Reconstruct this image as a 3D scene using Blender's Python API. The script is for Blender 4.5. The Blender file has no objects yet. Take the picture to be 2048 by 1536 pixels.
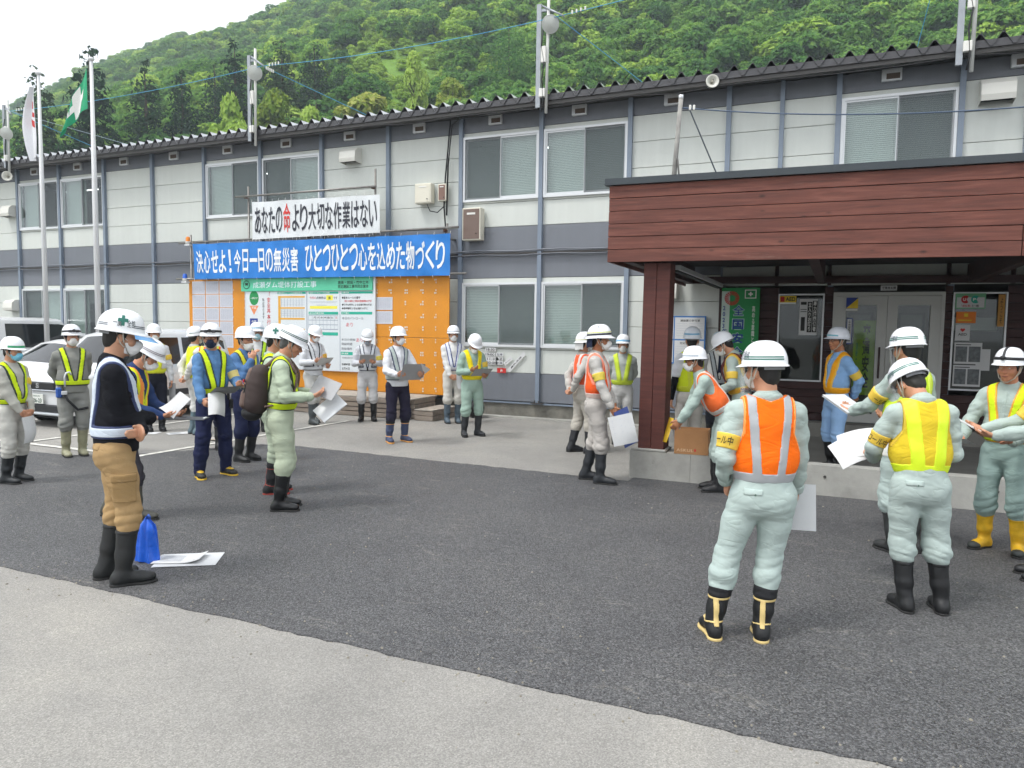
import bpy, math, random
import numpy as np
from mathutils import Vector, Matrix
SC = bpy.context.scene
COL = SC.collection
PI = math.pi
def R(a): return math.radians(a)

# ---------------------------------------------------------------- camera
H_CAM = 1.83
FPX, YAW, PITCH, ROLL = 1466.4, R(-23.76), R(-4.272), R(0.815)
_f = Vector((math.sin(YAW)*math.cos(PITCH), math.cos(YAW)*math.cos(PITCH), math.sin(PITCH)))
_r = Vector((math.cos(YAW), -math.sin(YAW), 0)); _u = _r.cross(_f)
CR = _r*math.cos(ROLL)+_u*math.sin(ROLL); CU = _u*math.cos(ROLL)-_r*math.sin(ROLL); CF = _f
cd = bpy.data.cameras.new('camera'); cam = bpy.data.objects.new('camera', cd); COL.objects.link(cam)
cam.matrix_world = Matrix(((CR.x, CU.x, -CF.x, 0), (CR.y, CU.y, -CF.y, 0), (CR.z, CU.z, -CF.z, H_CAM), (0, 0, 0, 1)))
cd.sensor_width = 36; cd.lens = FPX/2048*36; cd.clip_end = 3000; cd.clip_start = .05
SC.camera = cam
def ray(x, y): return CF+CR*((x-1024)/FPX)+CU*((768-y)/FPX)
def gnd(x, y, z=0.):                     # where the photograph's point meets level ground
    d = ray(x, y); return Vector((0, 0, H_CAM))+d*((z-H_CAM)/d.z)
def wy(x, y, Y):                         # ... and a wall parallel to the office front
    d = ray(x, y); return Vector((0, 0, H_CAM))+d*(Y/d.y)
def wx(x, y, X):
    d = ray(x, y); return Vector((0, 0, H_CAM))+d*(X/d.x)

# ---------------------------------------------------------------- sky, sun, exposure
SUN_EL, SUN_AZ = R(61), R(217)           # azimuth clockwise from +Y: high, to the left and a little behind the camera
w = bpy.data.worlds.new('World'); SC.world = w; w.use_nodes = True
nt = w.node_tree; bg = nt.nodes['Background']
sky = nt.nodes.new('ShaderNodeTexSky'); sky.sky_type = 'NISHITA'; sky.sun_disc = False
sky.sun_elevation = SUN_EL; sky.sun_rotation = SUN_AZ; sky.air_density = 1.0; sky.dust_density = 4.0; sky.ozone_density = 1.0
hs = nt.nodes.new('ShaderNodeHueSaturation'); hs.inputs['Saturation'].default_value = .22
mx = nt.nodes.new('ShaderNodeMix'); mx.data_type = 'RGBA'; mx.inputs[0].default_value = .62
nt.links.new(sky.outputs[0], hs.inputs['Color']); nt.links.new(hs.outputs[0], mx.inputs[6])
mx.inputs[7].default_value = (11.5, 11.6, 11.8, 1)         # the even white cloud layer
nt.links.new(mx.outputs[2], bg.inputs[0]); bg.inputs[1].default_value = .11
sd = bpy.data.lights.new('sun', 'SUN'); sun = bpy.data.objects.new('sun', sd); COL.objects.link(sun)
sd.energy = 1.5; sd.angle = R(13); sd.color = (1, .98, .95)
sun.rotation_euler = (PI/2-SUN_EL, 0, PI-SUN_AZ); sun.location = (0, 0, 40)
vs = SC.view_settings; vs.view_transform = 'Standard'; vs.look = 'None'; vs.exposure = .88; vs.gamma = 1; vs.use_curve_mapping = False
cy = SC.cycles; cy.max_bounces = 6; cy.diffuse_bounces = 3; cy.glossy_bounces = 3; cy.transmission_bounces = 4; cy.transparent_max_bounces = 10; cy.volume_bounces = 0; cy.caustics_reflective = False; cy.caustics_refractive = False; cy.use_denoising = True; cy.use_adaptive_sampling = True; cy.adaptive_threshold = .03

# ---------------------------------------------------------------- materials
def lin(c):
    if isinstance(c, str): c = [int(c[i:i+2], 16)/255 for i in (0, 2, 4)]
    return tuple((v/12.92 if v <= .04045 else ((v+.055)/1.055)**2.4) for v in c)
MATS = {}
def M(name, col, rough=.6, metal=0., var=0., vs=6., bump=0., bs=60., spec=.5, emit=0, stretch=None, var2=None, alpha=None, bdist=.01):
    """plain surface with an uneven tint (var, at scale vs) and a fine relief (bump, at scale bs)"""
    if name in MATS: return MATS[name]
    m = bpy.data.materials.new(name); m.use_nodes = True; t = m.node_tree; b = t.nodes['Principled BSDF']
    c = lin(col)
    b.inputs['Base Color'].default_value = (*c, 1); b.inputs['Roughness'].default_value = rough; b.inputs['Metallic'].default_value = metal
    b.inputs['Specular IOR Level'].default_value = spec
    if emit: b.inputs['Emission Color'].default_value = (*c, 1); b.inputs['Emission Strength'].default_value = emit
    if alpha is not None: b.inputs['Alpha'].default_value = alpha
    tc = t.nodes.new('ShaderNodeTexCoord'); vec = tc.outputs['Object']
    if stretch:
        mp = t.nodes.new('ShaderNodeMapping'); mp.inputs['Scale'].default_value = stretch
        t.links.new(vec, mp.inputs[0]); vec = mp.outputs[0]
    if var:
        n = t.nodes.new('ShaderNodeTexNoise'); n.inputs['Scale'].default_value = vs; n.inputs['Detail'].default_value = 5; n.inputs['Roughness'].default_value = .6
        t.links.new(vec, n.inputs['Vector'])
        r = t.nodes.new('ShaderNodeValToRGB'); r.color_ramp.elements[0].position = .3; r.color_ramp.elements[1].position = .7
        lo = tuple(max(0, v*(1-var)) for v in c) if var2 is None else lin(var2)
        hi = tuple(min(1, v*(1+var*.6)) for v in c)
        r.color_ramp.elements[0].color = (*lo, 1); r.color_ramp.elements[1].color = (*hi, 1)
        t.links.new(n.outputs['Fac'], r.inputs[0]); t.links.new(r.outputs[0], b.inputs['Base Color'])
    if bump:
        n2 = t.nodes.new('ShaderNodeTexNoise'); n2.inputs['Scale'].default_value = bs; n2.inputs['Detail'].default_value = 3
        t.links.new(vec, n2.inputs['Vector'])
        bp = t.nodes.new('ShaderNodeBump'); bp.inputs['Strength'].default_value = bump; bp.inputs['Distance'].default_value = bdist
        t.links.new(n2.outputs['Fac'], bp.inputs['Height']); t.links.new(bp.outputs[0], b.inputs['Normal'])
    MATS[name] = m; return m
def glass(name, tint='ffffff', alpha=.35, rough=.03, spec=.5):
    """window glass: a clear pane that mirrors the yard"""
    if name in MATS: return MATS[name]
    m = bpy.data.materials.new(name); m.use_nodes = True; t = m.node_tree
    for n in list(t.nodes): t.nodes.remove(n)
    o = t.nodes.new('ShaderNodeOutputMaterial'); g = t.nodes.new('ShaderNodeBsdfGlossy'); tr = t.nodes.new('ShaderNodeBsdfTransparent')
    g.inputs['Roughness'].default_value = rough; g.inputs['Color'].default_value = (.95, .97, 1, 1); tr.inputs['Color'].default_value = (*lin(tint), 1)
    lw = t.nodes.new('ShaderNodeLayerWeight'); lw.inputs['Blend'].default_value = .5; fr = t.nodes.new('ShaderNodeMath'); fr.operation = 'POWER'; fr.inputs[1].default_value = 4.; t.links.new(lw.outputs['Facing'], fr.inputs[0])
    ma = t.nodes.new('ShaderNodeMath'); ma.operation = 'MULTIPLY_ADD'; ma.inputs[1].default_value = .8; ma.inputs[2].default_value = alpha
    mix = t.nodes.new('ShaderNodeMixShader')
    t.links.new(fr.outputs[0], ma.inputs[0]); t.links.new(ma.outputs[0], mix.inputs[0]); t.links.new(tr.outputs[0], mix.inputs[1]); t.links.new(g.outputs[0], mix.inputs[2])
    t.links.new(mix.outputs[0], o.inputs[0]); MATS[name] = m; return m

# ---------------------------------------------------------------- mesh helpers
class MB:
    def __init__(s): s.v = []; s.f = []; s.sm = []
    def add(s, vs, fs, smooth=False):
        k = len(s.v); s.v += [tuple(v) for v in vs]; s.f += [tuple(i+k for i in f) for f in fs]; s.sm += [smooth]*len(fs); return s
    def box(s, c, d, rot=None, bev=0.):
        x, y, z = (q/2 for q in d); c = Vector(c)
        if bev:
            b = min(bev, x*.9, y*.9, z*.9); vs = []; 
            for sz in (-1, 1):
                for (ix, iy, iz) in ((x-b, y-b, z), (x, y-b, z-b), (x-b, y, z-b)):
                    for sx in (-1, 1):
                        for sy in (-1, 1): vs.append(Vector((sx*ix, sy*iy, sz*iz)))
            import bmesh as _b
            bm = _b.new(); [bm.verts.new(v) for v in vs]; r = _b.ops.convex_hull(bm, input=bm.verts); bm.verts.index_update()
            pts = [v.co.copy() for v in bm.verts]; fs = [[v.index for v in f.verts] for f in bm.faces]; bm.free()
        else:
            pts = [Vector((a, b_, e)) for e in (-z, z) for b_ in (-y, y) for a in (-x, x)]
            fs = [(0, 2, 3, 1), (4, 5, 7, 6), (0, 1, 5, 4), (2, 6, 7, 3), (0, 4, 6, 2), (1, 3, 7, 5)]
        if rot is not None: pts = [rot @ p for p in pts]
        return s.add([p+c for p in pts], fs)
    def b2(s, lo, hi): return s.box([(a+b)/2 for a, b in zip(lo, hi)], [abs(b-a) for a, b in zip(lo, hi)])
    def tube(s, pts, r, n=8, cap=True, smooth=True):
        pts = [Vector(p) for p in pts]; rs = r if isinstance(r, (list, tuple)) else [r]*len(pts)
        vs = []; up = Vector((0, 0, 1))
        for i, p in enumerate(pts):
            t = (pts[min(i+1, len(pts)-1)]-pts[max(i-1, 0)]).normalized()
            a = t.cross(up if abs(t.z) < .95 else Vector((1, 0, 0))).normalized(); b = t.cross(a)
            vs += [p+(a*math.cos(2*PI*k/n)+b*math.sin(2*PI*k/n))*rs[i] for k in range(n)]
        fs = [(i*n+k, i*n+(k+1) % n, (i+1)*n+(k+1) % n, (i+1)*n+k) for i in range(len(pts)-1) for k in range(n)]
        s.add(vs, fs, smooth)
        if cap:
            k = len(s.v)-len(vs); s.f += [tuple(range(k+n-1, k-1, -1)), tuple(range(k+(len(pts)-1)*n, k+len(pts)*n))]; s.sm += [False, False]
        return s
    def lathe(s, prof, c=(0, 0, 0), n=20, axis='z', smooth=True):
        vs = []
        for r, z in prof:
            for k in range(n):
                a = 2*PI*k/n; p = (r*math.cos(a), r*math.sin(a), z)
                if axis == 'y': p = (p[0], p[2], p[1])
                if axis == 'x': p = (p[2], p[0], p[1])
                vs.append((p[0]+c[0], p[1]+c[1], p[2]+c[2]))
        fs = [(i*n+k, i*n+(k+1) % n, (i+1)*n+(k+1) % n, (i+1)*n+k) for i in range(len(prof)-1) for k in range(n)]
        return s.add(vs, fs, smooth)
    def prism(s, poly, y0, y1, plane='xz'):
        n = len(poly)
        def P(a, b, y): return (a, y, b) if plane == 'xz' else ((a, b, y) if plane == 'xy' else (y, a, b))
        vs = [P(a, b, y0) for a, b in poly]+[P(a, b, y1) for a, b in poly]
        return s.add(vs, [tuple(range(n)), tuple(range(2*n-1, n-1, -1))]+[(i, (i+1) % n, n+(i+1) % n, n+i) for i in range(n)])
    def mesh(s, name, mat=None):
        me = bpy.data.meshes.new(name); me.from_pydata([tuple(v) for v in s.v], [], s.f); me.polygons.foreach_set('use_smooth', s.sm)
        if mat: me.materials.append(mat)
        me.update(); return me
    def obj(s, name, mat, parent=None, loc=None, rotz=None):
        o = bpy.data.objects.new(name, s.mesh(name, mat)); COL.objects.link(o)
        if parent is not None: o.parent = parent
        if loc is not None: o.location = loc
        if rotz is not None: o.rotation_euler[2] = rotz
        return o
def nobj(name, me, parent=None, loc=None):
    o = bpy.data.objects.new(name, me); COL.objects.link(o); o.parent = parent
    if loc is not None: o.location = loc
    return o
def tag(o, label, cat, group=None, kind=None):
    if label: o['label'] = label
    if cat: o['category'] = cat
    if group: o['group'] = group
    if kind: o['kind'] = kind
    return o
def struct(o): o['kind'] = 'structure'; return o
def thing(name, label, cat, loc=(0, 0, 0), rotz=0, group=None):
    o = bpy.data.objects.new(name, None); COL.objects.link(o); o.location = loc; o.rotation_euler[2] = rotz; o.empty_display_size = .1
    return tag(o, label, cat, group)
def copy_tree(o, parent=None):
    c = o.copy(); COL.objects.link(c); c.parent = parent
    for ch in list(o.children): copy_tree(ch, c)
    return c
def grid_mesh(fn, nu, nv):
    """sheet of nu x nv cells from fn(u, v) -> point"""
    b = MB(); vs = [fn(i/nu, j/nv) for j in range(nv+1) for i in range(nu+1)]
    return b.add(vs, [(j*(nu+1)+i, j*(nu+1)+i+1, (j+1)*(nu+1)+i+1, (j+1)*(nu+1)+i) for j in range(nv) for i in range(nu)], True)
_TXT = {}
def text_pts(s, bold=.0, spacing=1.):
    """filled letters as (verts, faces), scaled to a box 1 high; width returned"""
    k = (s, bold, spacing)
    if k not in _TXT:
        cu = bpy.data.curves.new('lettering', 'FONT'); cu.body = s; cu.size = 1; cu.offset = bold; cu.space_character = spacing; cu.resolution_u = 3
        o = bpy.data.objects.new('lettering', cu); COL.objects.link(o)
        dg = bpy.context.evaluated_depsgraph_get(); me = o.evaluated_get(dg).to_mesh()
        v = np.array([tuple(p.co) for p in me.vertices]).reshape(-1, 3); f = [tuple(p.vertices) for p in me.polygons]
        o.evaluated_get(dg).to_mesh_clear(); bpy.data.objects.remove(o); bpy.data.curves.remove(cu)
        _TXT[k] = (v, f)
    return _TXT[k]
def text_fit(s, w, h, bold=0., spacing=1., vertical=False):
    """letters stretched to a w x h box with the lower left corner at 0,0"""
    if vertical: s = '\n'.join(s)
    v, f = text_pts(s, bold, spacing)
    if not len(v): return [], []
    v = v.copy(); lo = v.min(0); hi = v.max(0); d = np.maximum(hi-lo, 1e-6)
    v[:, 0] = (v[:, 0]-lo[0])/d[0]*w; v[:, 1] = (v[:, 1]-lo[1])/d[1]*h
    return [(a, b) for a, b, _ in v], f
def letters(mb, s, x, z, w, h, y, bold=0., spacing=1., vertical=False, back=False, fn=None):
    """add lettering on a front facing -y at depth y, lower left at x, z"""
    p, f = text_fit(s, w, h, bold, spacing, vertical)
    if fn: vs = [fn(x+a, z+b) for a, b in p]
    else: vs = [(x+a, y, z+b) for a, b in p]
    return mb.add(vs, f)
# ================================================================ ground
rng = random.Random(7)
def ground_mat(name, base, speck, dark, gscale, bump, scuff, rough):
    m = bpy.data.materials.new(name); m.use_nodes = True; t = m.node_tree; b = t.nodes['Principled BSDF']; L = t.links.new
    tc = t.nodes.new('ShaderNodeTexCoord')
    def noise(sc, det=4, ro=.6, dist=0, st=None):
        n = t.nodes.new('ShaderNodeTexNoise'); n.inputs['Scale'].default_value = sc; n.inputs['Detail'].default_value = det; n.inputs['Roughness'].default_value = ro; n.inputs['Distortion'].default_value = dist
        v = tc.outputs['Object']
        if st:
            mp = t.nodes.new('ShaderNodeMapping'); mp.inputs['Scale'].default_value = st; mp.inputs['Rotation'].default_value = (0, 0, .35); L(v, mp.inputs[0]); v = mp.outputs[0]
        L(v, n.inputs['Vector']); return n.outputs['Fac']
    def ramp(x, stops):
        r = t.nodes.new('ShaderNodeValToRGB'); e = r.color_ramp.elements
        e[0].position, e[0].color = stops[0][0], (*lin(stops[0][1]), 1); e[1].position, e[1].color = stops[-1][0], (*lin(stops[-1][1]), 1)
        for p, c in stops[1:-1]: q = e.new(p); q.color = (*lin(c), 1)
        L(x, r.inputs[0]); return r.outputs[0]
    def mix(f, a, c, mode='MIX'):
        x = t.nodes.new('ShaderNodeMix'); x.data_type = 'RGBA'; x.blend_type = mode
        if isinstance(f, float): x.inputs[0].default_value = f
        else: L(f, x.inputs[0])
        L(a, x.inputs[6])
        if isinstance(c, tuple): x.inputs[7].default_value = (*c, 1)
        else: L(c, x.inputs[7])
        return x.outputs[2]
    vo = t.nodes.new('ShaderNodeTexVoronoi'); vo.inputs['Scale'].default_value = gscale; L(tc.outputs['Object'], vo.inputs['Vector'])
    grain = ramp(noise(gscale*.9, 3, .7), [(.35, dark), (.5, base), (.66, speck)])
    sp = ramp(vo.outputs['Color'], [(.72, '000000'), (.86, 'ffffff')])
    c1 = mix(.55, grain, ramp(vo.outputs['Color'], [(.1, dark), (.5, base), (.95, speck)]))
    big = ramp(noise(.55, 5, .65, .4), [(.3, 'a6a6a6'), (.5, 'bcbcbb'), (.72, 'cfceca')])
    c2 = mix(.85, c1, big, 'OVERLAY')
    sc = noise(1.6, 6, .72, 1.2, (1, 3.2, 1)); scm = ramp(sc, [(.57, '000000'), (.73, 'ffffff')])
    fine = ramp(noise(34, 4, .7), [(.45, '000000'), (.6, 'ffffff')])
    mk = mix(1.0, scm, fine, 'MULTIPLY'); mm = t.nodes.new('ShaderNodeMath'); mm.operation = 'MULTIPLY'; mm.inputs[1].default_value = scuff; L(mk, mm.inputs[0])
    c3 = mix(mm.outputs[0], c2, lin('b9b3a6'))
    L(c3, b.inputs['Base Color']); b.inputs['Roughness'].default_value = rough; b.inputs['Specular IOR Level'].default_value = .35
    bp = t.nodes.new('ShaderNodeBump'); bp.inputs['Strength'].default_value = bump; bp.inputs['Distance'].default_value = .006
    ad = t.nodes.new('ShaderNodeMath'); ad.operation = 'SUBTRACT'; L(noise(gscale*.9, 3, .7), ad.inputs[0]); L(vo.outputs['Distance'], ad.inputs[1]); L(ad.outputs[0], bp.inputs['Height']); L(bp.outputs[0], b.inputs['Normal'])
    return m
OLD = ground_mat('worn_asphalt', '878581', 'a8a5a0', '73716e', 130, .14, .25, .8)
NEW = ground_mat('fresh_asphalt', '4b4b4d', '7e7e7f', '272728', 105, .75, .42, .6)
struct(MB().b2((-600, -250, -.3), (600, 60, 0)).obj('ground', OLD))
poly = []
x = -34.
while x < 14: poly.append((x, 3.38+rng.uniform(-.011, .011)+.005*math.sin(x*.9)+.006*math.sin(x*7))); x += .07
poly += [(14, 8.90), (-2.24, 8.90)]
for (xa, ya), (xb, yb) in zip([(-2.24, 8.66), (-4.76, 8.75), (-7.44, 8.84), (-8.04, 8.72), (-8.72, 7.51), (-9.35, 6.82), (-9.94, 6.7)], [(-4.76, 8.75), (-7.44, 8.84), (-8.04, 8.72), (-8.72, 7.51), (-9.35, 6.82), (-9.94, 6.7), (-34, 6.7)]):
    n = max(2, int(math.hypot(xb-xa, yb-ya)/.09))
    for k in range(n): poly.append((xa+(xb-xa)*k/n+rng.uniform(-.012, .012), ya+(yb-ya)*k/n+rng.uniform(-.02, .02)))
struct(MB().prism(poly, .0, .006, 'xy').obj('road', NEW))
WL = M('road_paint', 'd2d0c8', .7, var=.35, vs=9, bump=.15, bs=80)
def stripe(a, b, wd=.10):
    a, b = Vector((*a, .0)), Vector((*b, .0)); d = (b-a).normalized(); s = Vector((-d.y, d.x, 0))*wd/2; z = Vector((0, 0, .0105))
    n = max(2, int((b-a).length/.08)); lf = []; rg = []
    for k in range(n+1):
        p = a+(b-a)*k/n; lf.append(p+s*(1+rng.uniform(-.09, .05))+z); rg.append(p-s*(1+rng.uniform(-.09, .05))+z)
    m = MB(); m.add(lf+rg, [(k, k+1, n+2+k, n+1+k) for k in range(n)]); return struct(m.obj('parking_line', WL))
stripe((-8.76, 7.15), (-8.62, 11.7)); stripe((-8.70, 7.1), (-22, 7.05)); stripe((-11.25, 7.12), (-11.2, 11.7)); stripe((-13.75, 7.12), (-13.7, 11.7))

# ================================================================ wooded hill
AZ = [(-180, 5), (-90, 8), (-70, 9.5), (-58.2, 12.4), (-55.4, 14.6), (-52.5, 16.6), (-48.3, 19.0), (-43.5, 20.4), (-41, 21.6), (-34, 25.5), (-24, 29), (-10, 31), (10, 32), (60, 26), (180, 8)]
def ridge(az): return float(np.interp(az, [a for a, _ in AZ], [e for _, e in AZ]))
def hill_z(x, y):
    d = math.hypot(x, y); az = math.degrees(math.atan2(x, y)); Dr = 300+25*math.sin(R(az*5)+1); E = math.tan(R(ridge(az)))
    t = (d-46)/(Dr-46)
    if t <= 0: return -.2
    z = E*Dr*(t if t < 1 else 1-.35*(t-1))
    sp = math.sin(x*.035+1.3*math.sin(y*.02))*math.cos(y*.031+.7)*5+math.sin(x*.09+2)*math.sin(y*.083)*1.6
    return z+sp*min(1, t*5)*min(1, max(.25, 1-abs(t-.5)))
vs = []; fs = []; AZN, DN = 120, 60
for i in range(AZN+1):
    az = R(-100+150*i/AZN)
    for j in range(DN+1):
        d = 44+(430-44)*(j/DN)**1.15; x, y = d*math.sin(az), d*math.cos(az)
        vs.append((x, y, hill_z(x, y)))
for i in range(AZN):
    for j in range(DN): a = i*(DN+1)+j; fs.append((a, a+1, a+DN+2, a+DN+1))
m_ = MB(); m_.add(vs, fs, True); hill = struct(m_.obj('hill', M('hill_turf', '6a8a3c', .95, var=.5, vs=.35, bump=.6, bs=1.4, bdist=.5, spec=.1)))

def leaf_mat(name, c1, c2, c3, tr=.35):
    m = bpy.data.materials.new(name); m.use_nodes = True; t = m.node_tree; L = t.links.new
    for n in list(t.nodes): t.nodes.remove(n)
    o = t.nodes.new('ShaderNodeOutputMaterial'); df = t.nodes.new('ShaderNodeBsdfDiffuse'); tl_ = t.nodes.new('ShaderNodeBsdfTranslucent'); mx_ = t.nodes.new('ShaderNodeMixShader')
    oi = t.nodes.new('ShaderNodeObjectInfo'); ge = t.nodes.new('ShaderNodeNewGeometry')
    a = t.nodes.new('ShaderNodeMath'); a.operation = 'MULTIPLY_ADD'; a.inputs[1].default_value = .5; L(oi.outputs['Random'], a.inputs[0])
    rn = t.nodes.new('ShaderNodeMath'); rn.operation = 'MULTIPLY'; rn.inputs[1].default_value = .5; L(ge.outputs['Random Per Island'], rn.inputs[0]); L(rn.outputs[0], a.inputs[2])
    r = t.nodes.new('ShaderNodeValToRGB'); e = r.color_ramp.elements; e[0].position = .15; e[0].color = (*lin(c1), 1); e[1].position = .85; e[1].color = (*lin(c3), 1); q = e.new(.5); q.color = (*lin(c2), 1)
    L(a.outputs[0], r.inputs[0]); L(r.outputs[0], df.inputs[0]); L(r.outputs[0], tl_.inputs[0]); mx_.inputs[0].default_value = tr; L(df.outputs[0], mx_.inputs[1]); L(tl_.outputs[0], mx_.inputs[2]); L(mx_.outputs[0], o.inputs[0])
    MATS[name] = m; return m
LF_D = leaf_mat('leaf_deep', '4a7440', '68924a', '8cb058', .45); LF_B = leaf_mat('leaf_bright', '7c9c42', '9aba52', 'b4cc66'); LF_C = leaf_mat('cedar_needles', '243c2c', '324c33', '4b5c3c', .25); LF_Y = leaf_mat('leaf_yellow', '6f8a34', '94a548', 'b3b566')
BARK = M('bark', '4d4034', .95, var=.3, vs=8, bump=.5, bs=20)
def leaves(blobs, n, size, rr, flat=.5, droop=0.):
    """leaf-sized faces spread over and inside lumpy masses; blobs: (centre, radii)"""
    b = np.array([np.r_[c, r] for c, r in blobs]); wgt = (b[:, 3]*b[:, 4]+b[:, 3]*b[:, 5]); wgt /= wgt.sum()
    k = rr.choice(len(b), n, p=wgt); d = rr.normal(size=(n, 3)); d /= np.linalg.norm(d, axis=1)[:, None]; d[:, 2] = np.where(d[:, 2] < -.35, -d[:, 2], d[:, 2])
    rad = .72+.34*rr.random(n)**.6; p = b[k, :3]+d*b[k, 3:]*rad[:, None]
    nn = d+rr.normal(size=(n, 3))*.55; nn[:, 2] += flat; nn /= np.linalg.norm(nn, axis=1)[:, None]
    u = np.cross(nn, rr.normal(size=(n, 3))); u /= np.linalg.norm(u, axis=1)[:, None]; v = np.cross(nn, u)
    s = size*(.55+.9*rr.random(n))[:, None]; w_ = s*.62
    q = np.stack([p-u*s, p+v*w_-nn*s*.15, p+u*s-np.array([0, 0, droop]), p-v*w_-nn*s*.15], 1)
    return q.reshape(-1, 3), np.arange(n*4).reshape(-1, 4)
def quad_mesh(name, V, F, mat):
    me = bpy.data.meshes.new(name); n = len(F); me.vertices.add(len(V)); me.vertices.foreach_set('co', np.asarray(V, np.float32).ravel())
    me.loops.add(n*4); me.loops.foreach_set('vertex_index', np.asarray(F, np.int32).ravel()); me.polygons.add(n); me.polygons.foreach_set('loop_start', np.arange(0, n*4, 4, dtype=np.int32))
    me.update(calc_edges=True); me.materials.append(mat); return me
def crown_broad(seed, n=1500, size=.085):
    """unit crown, about 1 across the half width, sitting on z = 0"""
    rr = np.random.default_rng(seed); bl = []
    for k in range(15):
        a = rr.uniform(0, 2*PI); r = rr.uniform(0, .72); z = .35+rr.uniform(0, .95)*(1-r*.6); s = rr.uniform(.24, .42)
        bl.append((np.array([r*math.cos(a), r*math.sin(a), z]), np.array([s, s, s*.72])))
    return leaves(bl, n, size, rr, .6)
def crown_cedar(seed, n=3000, hgt=1., wd=.16):
    rr = np.random.default_rng(seed); bl = []; z = .1
    while z < .99:
        w_ = wd*(1-.82*((z-.1)/.9)**1.15)*rr.uniform(.8, 1.12)
        for k in range(6 if z < .8 else 3):
            a = rr.uniform(0, 2*PI); r = w_*rr.uniform(.35, .8); s = w_*rr.uniform(.34, .5)+.008
            bl.append((np.array([r*math.cos(a), r*math.sin(a), z+rr.uniform(-.02, .02)]), np.array([s, s, s*.8])))
        z += rr.uniform(.022, .05)
    return leaves(bl, n, .017, rr, .25, .008)
# the far wood: one mass of crowns scattered over the slope
pc = bpy.data.collections.new('forest_crowns')
for k in range(7):
    V, F = crown_broad(30+k, 2600, .068); o = bpy.data.objects.new('crown_source', quad_mesh('crown', V, F, LF_D if k < 4 else LF_B)); pc.objects.link(o)
pts = []; sc_ = []; pick = []; rz = []
rr = np.random.default_rng(5)
def scrub(az, el):      # the open, grassy flank between the woods
    return math.exp(-((az+32.5)/8)**2)*math.exp(-((el-18.0)/5.0)**2)
tries = 0
while len(pts) < 8000 and tries < 80000:
    tries += 1; az = rr.uniform(-66, 16); d = math.sqrt(rr.uniform(58**2, 335**2)); x, y = d*math.sin(R(az)), d*math.cos(R(az)); z = hill_z(x, y); el = math.degrees(math.atan2(z, d))
    lim = 26 if az > -45 else 30
    if el > lim or el < 6: continue
    g_ = scrub(az, el)
    near_edge = d < 110
    if rr.random() < g_*1.1: s = rr.uniform(.6, 1.7); pk = 4+rr.integers(3)
    else:
        if rr.random() < .5: continue
        s = rr.uniform(2.3, 4.6); pk = rr.integers(4) if rr.random() < .78 else 4+rr.integers(3)
    pts.append((x, y, z-s*.35)); sc_.append(s); pick.append(pk); rz.append(rr.uniform(0, 6.28))
me = bpy.data.meshes.new('forest'); me.vertices.add(len(pts)); me.vertices.foreach_set('co', np.array(pts, np.float32).ravel())
for nm, ty, da in (('scl', 'FLOAT', sc_), ('pick', 'INT', pick), ('rz', 'FLOAT', rz)):
    at_ = me.attributes.new(nm, ty, 'POINT'); at_.data.foreach_set('value', np.array(da))
forest = bpy.data.objects.new('forest', me); COL.objects.link(forest); forest['kind'] = 'stuff'; forest['label'] = 'dense green woodland covering the steep hillside behind the office'; forest['category'] = 'woodland'
ng = bpy.data.node_groups.new('forest_scatter', 'GeometryNodeTree'); ng.interface.new_socket('Geometry', in_out='INPUT', socket_type='NodeSocketGeometry'); ng.interface.new_socket('Geometry', in_out='OUTPUT', socket_type='NodeSocketGeometry')
N = ng.nodes.new; gi = N('NodeGroupInput'); go = N('NodeGroupOutput'); ci = N('GeometryNodeCollectionInfo'); ci.inputs[0].default_value = pc; ci.inputs['Separate Children'].default_value = True; ci.inputs['Reset Children'].default_value = True
ip = N('GeometryNodeInstanceOnPoints'); ip.inputs['Pick Instance'].default_value = True
mp_ = N('GeometryNodeMeshToPoints')
def attr(nm, ty): a = N('GeometryNodeInputNamedAttribute'); a.data_type = ty; a.inputs[0].default_value = nm; return a.outputs[0]
cx = N('ShaderNodeCombineXYZ'); e2r = N('FunctionNodeEulerToRotation'); L = ng.links.new
L(gi.outputs[0], mp_.inputs[0]); L(mp_.outputs[0], ip.inputs['Points']); L(ci.outputs[0], ip.inputs['Instance']); L(attr('pick', 'INT'), ip.inputs['Instance Index']); L(attr('rz', 'FLOAT'), cx.inputs[2]); L(cx.outputs[0], e2r.inputs[0]); L(e2r.outputs[0], ip.inputs['Rotation']); L(attr('scl', 'FLOAT'), ip.inputs['Scale']); L(ip.outputs[0], go.inputs[0])
forest.modifiers.new('scatter', 'NODES').node_group = ng
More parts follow.
